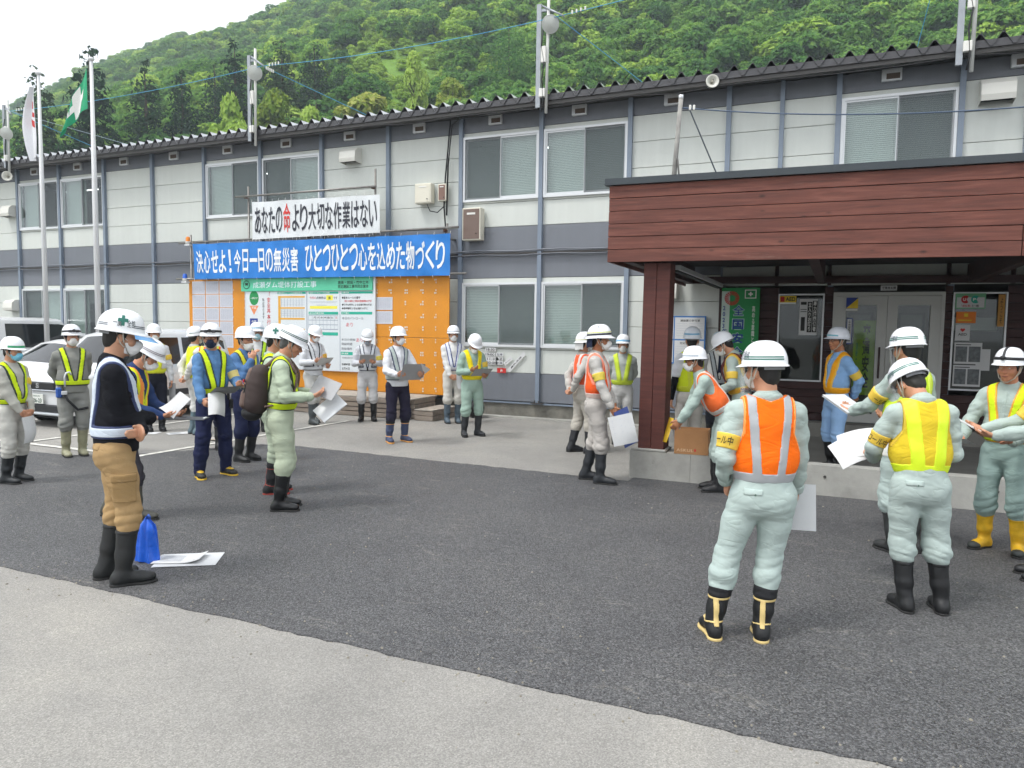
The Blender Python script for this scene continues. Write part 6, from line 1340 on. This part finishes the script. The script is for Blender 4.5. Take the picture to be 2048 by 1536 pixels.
# ================================================================ the people in the yard
LIME, LIMED = 'cfe828', '1d3322'
def held(P, label, c, nrm, up, w_, h_, name='paper', mat=None, cat='paper', group=None, curl=0., th=.003, droop=0., lines=None, clip=False):
    if lines is None: lines = 9 if mat is None else 0
    """a sheet, folder or clipboard in somebody's hands; c, nrm, up in the person's own frame"""
    n = Vector(nrm).normalized(); u = Vector(up); u = (u-n*u.dot(n)).normalized(); r = u.cross(n)
    X = P.M @ Matrix(((r.x, u.x, n.x, c[0]), (r.y, u.y, n.y, c[1]), (r.z, u.z, n.z, c[2]), (0, 0, 0, 1)))
    t = thing(name, label, cat, (0, 0, 0), 0, group); t.matrix_world = X
    def s_(a, b): x, y = (a-.5)*w_, (b-.5)*h_; k = max(0, .5-b)*2; return (x, y, curl*math.sin(PI*a)*1+curl*.6*k*k*math.cos(a*2)-droop*k*k)
    g = grid_mesh(s_, 10, 10); k = len(g.v); g.add([(a, b, e-th) for a, b, e in g.v], [tuple(reversed(f)) for f in g.f]); g.obj('page' if mat is None else 'cover', mat or PAPER, t)
    if lines:
        m = MB(); 
        for j in range(lines):
            b = .84-.62*j/lines; m.add([tuple(Vector(s_(p, q))+Vector((0, 0, .002))) for p, q in ((.12, b), (.5+.3*((j*7) % 3)/2, b), (.5+.3*((j*7) % 3)/2, b+.016), (.12, b+.016))], [(0, 1, 2, 3)])
        m.obj('print_lines', PALE, t)
    if clip: MB().box((0, h_*.46, .006), (w_*.35, h_*.06, .012), None, .004).obj('clip', ALU, t)
    return t
FOLD_G = M('folder_grey', '9b9c9e', .5, var=.04, vs=6); FOLD_D = M('folder_dark', '46484c', .5); FOLD_B = M('folder_blue', '4a5c9c', .5)
def pair(P): return [np.array(P.J[q][2])+np.array(P.J[q][3])*.07 for q in 'RL']
def mid(P): a, b = pair(P); return (a+b)/2
def reading(P, label, mat=None, w_=.31, h_=.24, tilt=35, lift=.04, name='folder', label2=None, fwd=.03, **k):
    c = mid(P); t = R(tilt); F_ = P.F; nrm = F_ @ np.array([0, -math.cos(t), math.sin(t)]); up = F_ @ np.array([0, math.sin(t), math.cos(t)]); c = c+F_ @ np.array([0, fwd, lift])
    o = held(P, label, c, nrm, up, w_, h_, name, mat or FOLD_G, 'folder' if mat is not None or name == 'folder' else 'paper', th=.006, **k)
    if label2: held(P, label2, c+np.array(nrm)*.012, nrm, up, w_*.92, h_*.94, 'paper', None, 'paper', None, .012, lines=7)
    return o
def fitted(P, S_, h, name, mat, parent, mod): return grow(name, S_, h, mat, parent, mod)
def ex_pocket(P, root, tl, hl, h):
    hp, kn, an, fd = P.ft['R']; c = hp+(kn-hp)*.62
    S_ = Solid().chain([hp, hp+(kn-hp)*.5, kn], [.104, .094, .080], .03)
    o = grow('cargo_pocket', S_, h, fab('9a7f58'), root, lambda D, X, Y, Z: np.maximum(D-.018, np.maximum(np.maximum(np.abs(Z-c[2])-.085, np.abs(Y-c[1])-.07), c[0]-X)))
    grow('pocket_flap', S_, h, fab('8f7550'), o, lambda D, X, Y, Z: np.maximum(D-.024, np.maximum(np.maximum(np.abs(Z-c[2]-.075)-.026, np.abs(Y-c[1])-.076), c[0]-X)))
    for q in 'R':
        _, kn_, an_, _ = P.ft[q]; m = MB(); letters(m, 'SAFETY', 0, 0, .13, .05, 0, .02); a0 = an_+(kn_-an_)*.38
        for i, (a, b, e) in enumerate(m.v): m.v[i] = (a0[0]+.066, a0[1]+.03+b*.9-a*.25, a0[2]+.09-a*.75-b*.2)
        m.obj('lettering', M('boot_print', '8f8a5a', .7), root)
def ex_harness(P, root, tl, hl, h):
    m = MB(); m.tube([tl(.16, .10, .06), tl(.10, .16, -.12), tl(-.02, .15, -.26), tl(-.15, .12, -.24)], .018, 6); m.obj('harness_strap', M('strap_black', '17181a', .6), root)
    MB().box(tl(.19, .10, -.02), (.07, .06, .14), None, .015).obj('lanyard_pouch', M('pouch_blue', '2b58a8', .6), root); MB().box(tl(.14, .17, -.02), (.07, .02, .05), None, .006).obj('buckle', ALU, root)
    MB().tube([tl(.13, .17, .06), tl(.13, .17, .20), tl(.11, .17, .25), tl(.07, .17, .26), tl(.05, .17, .22)], .012, 6).obj('hook', ALU, root)
    grow('neck_warmer', Solid().cone(tl(0, .0, .50), tl(0, .012, .60), .078, .066, .02).ell(hl(0, -.02, .0), (.085, .10, .12), P.Fh, .03), h, fab('1d2030'), root, lambda D, X, Y, Z: np.maximum(D, np.maximum((Y-P.hc[1]-.045)*(Z > P.hc[2]-.07)-.0, Z-P.hc[2]-.05)))
def ex_tie(P, root, tl, hl, h): MB().add([tuple(tl(a, .13+.025*b, c)) for a, b, c in ((-.015, -.6, .52), (.015, -.6, .52), (.03, .5, .24), (0, .6, .19), (-.03, .5, .24))], [(0, 1, 2, 3, 4)]).obj('necktie', fab('23283c'), root)
def ex_armsleeve(P, root, tl, hl, h):
    for q in 'RL': sh, el, w, d, pn = P.J[q]; grow('arm_sleeve', Solid().chain([sh+(el-sh)*.6, el, w], [.049, .044, .034], .02), h, fab('141519'), root)
def ex_shield(P, root, tl, hl, h): grid_mesh(lambda u, v: hl(.105*math.sin((u-.5)*2.6), .02+.125*math.cos((u-.5)*2.6), .02-.16*v), 10, 5).obj('face_shield', M('shield_clear', 'd8dce0', .08, alpha=.22), root)
def ex_toecap(P, root, tl, hl, h):
    for q in 'RL':
        hp, kn, an, fd = P.ft[q]; tp = np.array([an[0], an[1], 0])+fd*.165; sd = np.array([fd[1], -fd[0], 0])
        grow('toe_cap', Solid().ell(tp-fd*.03+np.array([0, 0, .04]), (.050, .066, .038), np.array([sd, fd, [0, 0, 1]]).T), h*.8, M('toe_dark', '2e3230', .6), root, lambda D, X, Y, Z: np.maximum(np.maximum(D, .006-Z), .0-((X-tp[0])*fd[0]+(Y-tp[1])*fd[1]+.055)))
def ex_badge(P, root, tl, hl, h):
    MB().box(tl(-.13, .13, .055), (.03, .03, .10), None, .01).obj('key_case', BLK, root); MB().tube([tl(-.17, .10, .0), tl(-.17, .11, -.2)], .004, 4).obj('lanyard', BLK, root); MB().box(tl(-.17, .115, -.05), (.045, .03, .11), None, .01).obj('radio', BLK, root)
def ex_backlogo(P, root, tl, hl, h):
    m = MB(); letters(m, 'T', -.05, 0, .1, .1, 0, .06); m.v = [tuple(tl(-a, -.166, .34+c)) for a, b, c in m.v]; m.obj('logo_print', WHT, root)
def ex_flag_red(P, root, tl, hl, h): pass
def both(*fs):
    def f(*a): [q(*a) for q in fs]
    return f
CROSS = lambda a=90: [('cross', a, .30, .055, '1f6a5c')]
S2 = lambda c='2d5a50', a0=-165, a1=165: [(c, .14, .035, a0, a1), (c, .20, .035, a0, a1)]
W = 'e9ebee'
PAT = 'e2bf45'
# ---- left group
p = build_person('person in light grey work clothes and cyan mask with clasped hands at left picture edge', 30, 965, 672, 48, shirt='b4b3aa', pants='c0bfb8', boots='1c2023', boot_trim=None, vest=('strap', LIME, LIMED), helmet=dict(st=[('2f9a6a', .02, .10, -75, 75)]), mask='7cc4de', arms=('clasp', 'clasp'), bulk=1.05, head=(0, 6), band=[('L', .55, PAT, 'パトロール', 2.4)])
held(p, 'white papers hanging from the clasped hands of the person in cyan mask', mid(p)+np.array([0, .03, -.18]), (-.2, 1, .15), (0, .1, 1), .25, .32, curl=.04, droop=.06)
p = build_person('person in grey rainsuit with dark neck warmer and beige boots beside the hatchback', 150, 912, 648, 12, shirt='84857f', pants='8a8b86', tuck=False, boots='98967a', boot_h=.36, vest=('strap', LIME, '2b3020'), helmet=dict(gear='goggles'), mask='e6e4e0', hair='1b1c28', arms=('behind', 'behind'), extra=ex_harness, bulk=1.06, collar=False)
p = build_person('person in khaki trousers and black shirt with crossed arms in profile', 240, 1163, 615, 90, near=True, shirt='191a1f', pants='a88c64', tuck=False, boots='1a1c1d', boot_h=.37, vest=('strap', 'ccd6e2', '28365f'), helmet=dict(st=[('30404a', .10, .02, 15, 60), ('30404a', .145, .02, 15, 60), ('30404a', .10, .02, 125, 160), ('30404a', .145, .02, 125, 160)], mark=CROSS(88)+[('一廣', 112, .10, .05, '4b5458', .035), ('全部', 78, .10, .05, '4b5458', .035)], visor='6aa6dc', tilt=2), mask='e4e4e4', arms=(((-.02, .21, 1.09), (-.95, .15, .1), (0, -.5, -.8)), ((.16, .155, 1.02), (.85, -.5, .05), (.3, -1, 0))), poles={'R': (.6, -.8, -.5)}, extra=ex_pocket, head=(0, 10), stride=.10, hands=(.25, .18), skin='b98a6e', collar=False)
p = build_person('person bending over a clipboard in navy sleeves behind the khaki trousers', 252, 1036, None, 70, tot=1.76, lean=14, head=(0, 26), shirt='2c3f68', pants='3e3c42', boots='4b4a43', boot_h=.34, vest=('full', 'd8dc30', 'e88a3a'), helmet=dict(st=[('8a7f86', .10, .03, -120, 120), ('8a7f86', .16, .03, -120, 120)]), mask='e6e6e6', arms=(((.15, .40, 1.02), (-.3, 1, .1), (-.4, 0, 1)), ((-.12, .42, 1.0), (.3, 1, .1), (.4, 0, 1))), stride=.34, band=[('R', .75, 'e09a28', 'パトロー', 1.9)])
reading(p, 'black clipboard held flat by the bending person in navy sleeves', FOLD_D, .24, .36, 78, .0, 'clipboard', None, .12, clip=True)
held(p, 'curled white sheet over the clipboard of the bending person in navy sleeves', mid(p)+np.array([.02, .02, .10]), (.5, -.4, .6), (0, .3, 1), .24, .24, curl=.06)
p = build_person('person in white shirt and yellow vest standing behind the bending person', 312, 862, 647, 8, shirt='d2d4d8', pants='20222c', boots='1a1b1d', vest=('strap', 'dfe83a', 'c8c030'), helmet=dict(mark=[('dots', 0, .35, .05, '7a7f88')]), mask='e2e2e0', arms=('down', 'down'), band=[('L', .5, PAT, None, 0)])
held(p, 'grey clipboard hanging beside the dark trousers of the person in white shirt', pair(p)[1]+np.array([0, .03, -.13]), (1, .3, 0), (0, 0, 1), .22, .31, 'clipboard', FOLD_G, 'clipboard', th=.006)
p = build_person('person in pale coat with glasses and blue-grey boots facing right beside the car', 394, 868, 652, 112, shirt='cbc9c4', pants='cfcfcc', tuck=False, boots='566a73', boot_h=.37, vest=('full', 'd6e032', 'd6e032'), helmet=dict(st=[('5a7a70', .12, .03, -160, 160)]), mask='ddd6c8', glasses=True, arms=('behind', 'behind'), head=(-10, -4))
p = build_person('person seen from behind in orange vest with white logo, mostly hidden', 424, 900, 646, 172, shirt='c8c8c2', pants='23263c', boots='1a1b1d', vest=('full', 'f0702c', 'd8e040'), helmet=dict(st=[('1c1d20', .05, .06, -180, 180)], mark=[('dots', 180, .40, .05, '6a6f78')], neck='22252c'), arms=('clasp', 'clasp'), extra=ex_backlogo)
p = build_person('person in blue shirt and navy trousers with dark mask holding papers', 428, 953, 645, 24, shirt='587ea8', pants='272c4a', boots='2b2b28', boot_kind='shoe', boot_h=.13, boot_trim='d4ae34', vest=('strap', LIME, LIMED), helmet=dict(gear='goggles', brim='peak'), mask='1f2a45', glasses=True, arms=(((.24, .26, .93), (-.3, .9, -.3), (-1, 0, 0)), ((-.17, .34, 1.08), (.4, .8, .2), (.2, -.2, 1))), head=(30, 2), stance=(.16, 12, 0), extra=ex_badge, band=[('L', .75, 'd8c67a', 'パト', 2.2)], near=True)
reading(p, 'grey folder in the hands of the blue shirted person in dark mask', FOLD_G, .30, .22, 66, .06, 'folder', None, .06)
held(p, 'white sheet hanging from the folder of the blue shirted person in dark mask', mid(p)+np.array([.10, .05, -.10]), (.25, 1, .5), (-.15, -.3, 1), .18, .26, curl=.05, droop=.03, lines=6)
p = build_person('person with glasses and lowered mask touching the chin in blue shirt', 492, 922, 652, 42, shirt='5578a4', pants='262b47', boots='1e1f20', vest=('strap', 'dcd83a', '30341f'), helmet=dict(), mask='chin', glasses=True, arms=('chin', 'clasp'), hands=(.7, .6))
p = build_person('person with glasses and pale blue mask behind the chin-touching person', 516, 862, 644, 6, shirt='c2c4c4', pants='2b2d32', boots='1a1b1d', vest=('strap', 'b8e03a', LIMED), helmet=dict(st=[('7fa8bc', .10, .08, -170, 170)]), mask='a3c8d2', glasses=True, arms=(((.12, .22, 1.28), (-.5, .3, .6), (-1, 0, 0)), 'clasp'), hands=(.8, .5))
p = build_person('dark haired person with green cross helmet half hidden by the brown backpack', 550, 985, 646, 80, shirt='adbca6', pants='b0bca6', boots='17181a', boot_trim='9c3a30', vest=('strap', LIME, LIMED), helmet=dict(mark=CROSS(90)), arms=('low', 'low'), head=(0, 8))
p = build_person('grey haired person in pale green work clothes wearing a brown backpack', 566, 1018, 645, 84, near=True, shirt='b0bda6', pants='b4bea6', boots='121315', boot_h=.36, lean=3, head=(0, 22), hair='4c4c4a', vest=('strap', LIME, '20301c'), helmet=dict(st=S2('33544c'), mark=[('dots', 60, .45, .05, 'a9aeb4')], tilt=-2), arms=(((.15, .29, 1.12), (-.5, .8, .2), (-.4, -.3, 1)), ((-.13, .30, 1.13), (.5, .8, .2), (.4, -.3, 1))), bulk=1.03, stance=(.10, 6, -.01))
bpk = p
held(p, 'grey folder held open by the grey haired person with brown backpack', mid(p)+np.array([.04, .06, .06]), (.75, -.35, .5), (-.3, .5, .8), .28, .20, 'folder', FOLD_G, 'folder', th=.006); held(p, 'white clipboard with documents held lower by the grey haired person', mid(p)+np.array([.05, .10, -.13]), (.75, -.3, .6), (-.2, .75, .6), .20, .28, 'clipboard', M('folder_white', 'd2d4d6'), 'clipboard', th=.012)
p = build_person('person in white jacket with black straps and yellow soled boots by the deck', 627, 847, 648, 35, shirt='d0d2d6', pants='c0c0bc', boots='4a5052', boot_h=.38, vest=('strap', 'd2d6da', '23262e'), helmet=dict(), mask='e4e4e4', arms=('read', 'low'), stride=.26, tuck=False, head=(0, 18), extra=None, band=[('L', .6, 'dca83a', None, 0)])
reading(p, 'white papers read by the person in white jacket with black straps', PAPER, .28, .22, 50, .04, 'papers')
p = build_person('person in light grey work clothes and grey mask reading in front of the board', 735, 842, 655, 0, shirt='bfc1c6', pants='bcbcbd', boots='131416', boot_h=.36, vest=('strap', 'd2d6da', '2a3048', 1), helmet=dict(st=[('7a8088', .08, .03, -170, 170)]), mask='9aa0ac', head=(0, 24), arms=('read', 'read'), band=[('L', .6, 'e0c84a', None, 0)], stance=(.12, 8, 0))
reading(p, 'light folder with papers held by the person in grey mask before the board', FOLD_G, .29, .22, 40, .05, 'folder', 'white page clipped to the folder of the person in grey mask')
p = build_person('person in white jacket and dark navy trousers with orange trimmed boots', 795, 884, 652, 24, shirt='d2d4d8', pants='2a2838', tuck=False, boots='3d4866', boot_h=.34, boot_trim='d89c54', vest=('strap', 'a8b2ae', '2c3450', 1), helmet=dict(mark=[('dots', 30, .2, .05, '8a8f98')]), mask='e6e6e4', arms=(((.15, .33, 1.08), (-.6, .8, .1), (-.6, -.4, .6)), ((-.24, .36, 1.06), (.5, .8, .2), (.4, -.4, .6))), head=(-14, -2), stance=(.13, 10, 0), near=True)
reading(p, 'big grey file held open by the person in white jacket and navy trousers', FOLD_G, .36, .30, 34, .05, 'file', None, .03); held(p, 'loose white sheet sticking out of the big grey file', mid(p)+np.array([-.16, .07, .10]), (-.2, -.7, .6), (-.5, .5, .7), .2, .12)
p = build_person('person in white shirt with navy edged straps and pale trousers by the orange board', 905, 846, 650, 10, shirt='d4d4d2', pants='c6c4bc', boots='52626e', boot_h=.37, vest=('strap', 'd6dae2', '2c3c80'), helmet=dict(st=[('4a5868', .05, .03, -90, 90)]), mask='e8e8e6', arms=('clasp', 'clasp'))
held(p, 'rolled white papers in the clasped hands of the person in navy edged straps', mid(p)+np.array([-.06, .03, -.02]), (-.8, .6, 0), (0, .1, 1), .14, .34, curl=.05)
p = build_person('person in mint work clothes and bright yellow vest reading before the lower window', 943, 872, 662, 24, shirt='93ab9f', pants='9bb3a6', boots='2b2e31', boot_h=.36, vest=('strap', 'ecd81e', 'e6d21a'), helmet=dict(), head=(0, 34), arms=('read', 'low'), skin='a9714f', band=[('L', .55, PAT, None, 0)], mask='chin', stance=(.13, 14, 0), bulk=1.04)
reading(p, 'grey folder read by the person in bright yellow vest', FOLD_G, .32, .24, 58, .02, 'folder', None, .08)
# ---- centre
p = build_person('person in pale grey clothes and orange vest behind the patrol armband', 1163, 905, 663, 112, shirt='b7b4ae', pants='b3aea4', boots='25272b', vest=('full', 'ee6440', 'd8cac4'), helmet=dict(brim='full', st=[('c8c85a', .08, .03, -180, 180)], neck='d4d4d2'), mask='e4e4e4', arms=('behind', 'behind'), stride=.2)
p = build_person('person in orange vest with yellow patrol armband and full brim helmet facing right', 1190, 964, 648, 82, near=True, shirt='b5b2ad', pants='b3aea8', boots='25282c', boot_h=.36, vest=('full', 'f0602e', 'dcc4ba', 'f08a70'), helmet=dict(brim='full', st=[('1d1f2c', .05, .09, -180, 180), ('c8d040', .17, .04, -180, 180)], neck='2a3044', mark=[('特山', 95, .42, .05, '8a8f98', .04)]), mask='e6e4e0', arms=(((.25, .20, .90), (-.1, .6, -.9), (-1, 0, 0)), 'clasp'), stride=.20, band=[('R', .62, 'dcc44c', 'パトロー', 2.5)], skin='a9714f', stance=(.10, 4, 0))
held(p, 'white papers hanging from the hand of the person in patrol armband', pair(p)[0]+np.array([.05, .10, -.18]), (1, .15, .1), (0, -.25, 1), .27, .33, curl=.03, droop=.03); held(p, 'blue folder behind the hanging white papers', pair(p)[0]+np.array([-.02, .13, -.16]), (.6, .6, .1), (0, -.5, 1), .2, .42, 'folder', FOLD_B, 'folder', th=.01)
p = build_person('person in grey clothes and pale lime vest facing the camera by the pillar', 1241, 887, 668, 2, shirt='a9afab', pants='babab8', boots='3a3c38', vest=('strap', 'cade48', 'b4c83c', None), helmet=dict(st=[('7fb4d8', .05, .12, -170, 170)]), mask='e6e6e2', hair='15130f', arms=('behind', 'behind'))
# ---- by the entrance
def on_porch(px, Y): return (wy(px, 700, Y).x, Y)
p = build_person('person in white short sleeved shirt and lime vest standing behind the cardboard box', 1383, 900, None, 205, at=on_porch(1383, 9.75), z0=.10, tot=1.80, shirt='d6d8dc', sleeves='short', pants='c8c4bc', boots='1a1b1d', vest=('full', 'd0e02a', 'c8d030'), helmet=dict(col='dfe4ea', st=[('6fa8c8', .15, .1, 120, 240)]), arms=('clasp', 'down'), extra=ex_armsleeve, head=(30, 0), tuck=False)
p = build_person('person in mint clothes bending to the cardboard box with a yellow strip', 1428, 982, None, 280, tot=1.78, lean=36, shirt='a3b4ac', pants='abbab3', boots='17181a', boot_h=.37, vest=('full', 'f07038', 'd8d0c8'), helmet=dict(st=[('8a9aa8', .08, .04, -100, 100)]), mask='e6e6e2', glasses=True, arms=(((.10, .40, .80), (0, .6, -.8), (-1, 0, 0)), ((-.12, .44, .84), (.1, .6, -.8), (1, 0, 0))), head=(0, -14), stance=(.10, 4, -.10), skin='a9714f')
held(p, 'yellow armband strip dangling from the hands over the cardboard box', mid(p)+np.array([.0, .10, -.06]), (1, .4, 0), (0, -.3, 1), .06, .30, 'strip', M('strip_yellow', 'dcb428', .6), 'strip', curl=.02)
p = build_person('person in shirt and tie with pale blue helmet facing the camera by the green banner', 1438, 900, None, 8, at=on_porch(1438, 11.6), z0=.10, tot=1.74, shirt='d6d6d2', pants='2b2d34', boots='1a1b1d', vest=('strap', 'a8aeb0', '26282c'), helmet=dict(col='b4cadb', st=[('4a6a8a', .3, .05, -40, 40)]), arms=('behind', 'behind'), extra=ex_tie, skin='a9714f', mask=None)
p = build_person('person with black backpack and bowed helmet behind the orange vest', 1484, 900, None, 262, at=on_porch(1486, 9.55), z0=.10, tot=1.80, lean=14, head=(0, 26), shirt='a9b7b0', pants='abbab3', boots='1a1b1d', vest=('strap', 'e0a838', 'd8c060'), helmet=dict(st=[('7fa0a8', .12, .10, 20, 160)], mark=[('dots', 60, .5, .05, '9aa0a8')]), mask='e6e6e2', arms=('low', 'low'), band=[('L', .6, PAT, None, 0)])
bpk2 = p
p = build_person('person in bright orange vest seen from behind with a yellow armband and beige trimmed boots', 1514, 1275, 680, 194, near=True, shift=-.13, shirt='a9b7b1', pants='adbcb7', boots='17181a', boot_h=.30, boot_trim='d4bb7c', vest=('full', 'fb7018', 'a6a9ac', 'ffa050'), helmet=dict(st=[('2f7060', .10, .035, -178, -62), ('2f7060', .16, .035, -178, -62)], mark=[('国土交通省', -20, .10, .14, '6a7078', .04), ('dots', -105, .55, .05, 'b4b8be')], tilt=0), mask='d8d8d4', arms=(((.24, .16, .88), (.1, .4, -1), (-1, 0, 0)), ((-.20, .12, .94), (.3, .35, -.9), (1, 0, 0))), poles={'L': (-.45, -1, -.2), 'R': (.1, -1, -.2)}, head=(-38, 2), stance=(.145, 8, 0), bulk=1.05, band=[('L', .66, PAT, 'ール中', 2.8)], extra=ex_shield, belt=None, hair='1a1816')
held(p, 'white clipboard hanging at the side of the person in bright orange vest', (.25, .14, .79), (-.35, -1, 0), (-.05, 0, 1), .21, .29, 'clipboard', M('folder_white', 'd2d4d6'), 'clipboard', th=.01)
p = build_person('person in sky blue work clothes with orange straps standing behind the low wall', 1666, 935, None, 303, at=tuple(gnd(1666, 941, .1))[:2], z0=.10, tot=1.82, shirt='84aad4', pants='92b5dd', boots='121315', boot_h=.36, vest=('strap', 'f0a41e', 'e6b23a', None), helmet=dict(col='e2e6ee', st=[('5fa8b8', .06, .07, -60, 60)], mark=[('dots', 60, .5, .05, '9aa0a8')]), glasses=True, arms=('behind', 'behind'), skin='a9714f', band=[('L', .72, PAT, 'ール中', 1.2)], belt='2c3a5c', near=True, hair='33312e')
p = build_person('person in lime vest half hidden behind the reading person with yellow mesh vest', 1800, 1103, 652, 226, near=True, shirt='a9b7b1', pants='adbcb7', boots='2a2c2c', vest=('full', 'c4e03a', 'd8ec50'), helmet=dict(st=S2('2f7060'), mark=[('交通省', -60, .10, .08, '6a7078', .035)], tilt=2), arms=('low', ((-.16, .42, 1.10), (.2, .9, .1), (.3, -.2, 1))), band=[('L', .62, PAT, 'ール中', 2.6)], head=(0, 8), extra=ex_shield)
held(p, 'white document board held out by the person in lime vest', pair(p)[1]+np.array([.03, .06, .05]), (0, -.4, 1), (0, 1, .3), .24, .34, 'clipboard', M('folder_white', 'd2d4d6'), 'clipboard', th=.014)
p = build_person('person in yellow mesh vest with lime stripes seen from behind reading papers', 1826, 1220, 703, 203, near=True, shift=.05, shirt='a9b6b0', pants='adbbb6', boots='131416', boot_h=.35, vest=('full', 'd6bc30', 'd8f022', 'd8b83a', 'wide'), helmet=dict(st=S2('2f7060', -178, -50), mark=[('国土交通省', -35, .08, .13, '6a7078', .035), ('dots', -95, .6, .05, 'b0b4ba')], tilt=4), head=(-22, 34), lean=6, arms=('low', ((-.20, .33, 1.02), (.25, .95, .05), (.3, -.2, 1))), poles={'L': (-.7, -.6, -.6)}, band=[('L', .74, PAT, 'ロール中', 2.9)], bulk=1.06, stance=(.12, 8, 0), belt=None, extra=ex_shield, hair='26241f')
for k, (dx, dz, rz_, lb) in enumerate(((0, .03, .2, 'top sheet of the spread white papers held by the person in mesh vest'), (-.04, -.01, -.1, 'lower sheet of the spread white papers held by the person in mesh vest'))):
    held(p, lb, pair(p)[1]+np.array([-.02+dx, .14, .05+dz]), (-.35, -.45, .8), (rz_, .9, .3), .36, .27, curl=.03, droop=.05)
p = build_person('smiling person with headlamp helmet and yellow boots facing the camera', 1998, 1103, 693, 345, near=True, shirt='a6b4ae', pants='93a9a4', boots='dcae22', boot_h=.32, vest=('strap', LIME, 'e0a02c'), helmet=dict(gear='top', tilt=6), arms=(((.25, .33, 1.03), (.25, .9, -.1), (0, -.2, -1)), ((-.12, .30, 1.02), (.6, .6, .2), (.5, -.2, .8))), stance=(.13, 16, 0), extra=ex_toecap, hands=(.15, .6), skin='bd7f62', bulk=1.03, head=(6, 4))
held(p, 'white papers with blue clip under the hand of the smiling person', pair(p)[0]+np.array([.02, .04, -.03]), (.1, -.3, 1), (0, 1, .3), .3, .24, 'papers', None, 'paper', None, .01)
p = build_person('person mostly outside the right picture edge holding a clipboard', 2085, 1160, None, 285, tot=1.80, shirt='a9b7b1', pants='adbbb6', boots='1c1d1f', vest=('strap', LIME, LIMED), helmet=dict(), arms=(((.15, .42, 1.12), (-.3, 1, .1), (-.4, -.2, 1)), ((-.12, .40, 1.10), (.3, 1, .1), (.4, -.2, 1))), band=[('L', .7, PAT, 'パトロール', 1.5), ('R', .7, PAT, 'パトロール', 1.5)])
reading(p, 'grey clipboard reaching in from the right picture edge', FOLD_G, .24, .34, 60, .03, 'clipboard', 'white sheet on the clipboard at the right picture edge', .08)
# ---- rucksacks
def backpack(P, label, col, col2, sc=1., tagcol=None):
    t = thing('backpack', label, 'backpack'); Tm = Matrix(P.F.tolist()).to_4x4(); Tm.translation = Vector(P.T); t.matrix_world = P.M @ Tm
    c1, c2 = M('pack_'+col, col, .8, var=.12, vs=9, bump=.25, bs=40), M('pack_'+col2, col2, .8, var=.12, vs=9, bump=.25, bs=40)
    S_ = Solid().cone((0, -.225, .14), (0, -.21, .40), .105*sc, .085*sc, .05, np.array([1., 0, 0]), 1.45).cone((0, -.25, .10), (0, -.23, .30), .09*sc, .09*sc, .05, np.array([1., 0, 0]), 1.4)
    grow('pack_body', S_, .010, c1, t, lambda D, X, Y, Z: D+.006*fold(X, Y, Z, 1.))
    S2_ = Solid().cone((0, -.335, .11), (0, -.33, .20), .05*sc, .045*sc, .02, np.array([1., 0, 0]), 2.); grow('front_pocket', S2_, .010, c2, t)
    S3_ = Solid().cone((0, -.30, .34), (0, -.28, .42), .042*sc, .038*sc, .02, np.array([1., 0, 0]), 2.); grow('top_pocket', S3_, .010, c2, t)
    S4_ = Solid().ell((0, -.27, .02), (.11*sc, .09*sc, .07*sc), None, .03); grow('bottom_bag', S4_, .010, M('pack_black', '18181a', .7), t)
    for sg in (-1, 1):
        m = MB(); pts_ = [(sg*.09, -.15, .48), (sg*.10, -.05, .575), (sg*.105, .05, .55), (sg*.115, .145, .42), (sg*.14, .13, .26), (sg*.17, .02, .14), (sg*.14, -.14, .10)]
        pts_ = [Vector(q_) for q_ in pts_]; fine = []
        for a, b in zip(pts_[:-1], pts_[1:]): fine += [a.lerp(b, k/4) for k in range(4)]
        fine.append(pts_[-1]); fine = [fine[0]]+[(fine[i-1]+fine[i]*2+fine[i+1])/4 for i in range(1, len(fine)-1)]+[fine[-1]]
        m.tube(fine, [.02]*12+[.012]*(len(fine)-12), 6); m.obj('shoulder_strap', c2, t)
        MB().tube([(sg*.08, -.33, .30), (sg*.085, -.345, .2), (sg*.08, -.34, .10)], .006, 5).obj('side_strap', M('pack_black', '18181a'), t)
    MB().tube([(-.03, -.2, .52), (0, -.21, .56), (.03, -.2, .52)], .008, 6).obj('grab_loop', M('pack_black', '18181a'), t); MB().tube([(-.08, -.36, .245), (0, -.388, .25), (.08, -.36, .245)], .005, 5).obj('zipper', M('pack_black', '18181a'), t)
    if tagcol: MB().box((.06, -.35, .33), (.05, .012, .03), None, .004).obj('logo_tag', M('pack_tag', tagcol, .5), t)
backpack(bpk, 'brown backpack worn by the grey haired person in pale green', '3a2e2b', '65524a', 1.1, 'c8343c'); backpack(bpk2, 'black and red backpack worn by the person bowed over the box', '1b1b1e', '5a2328', 1.0)
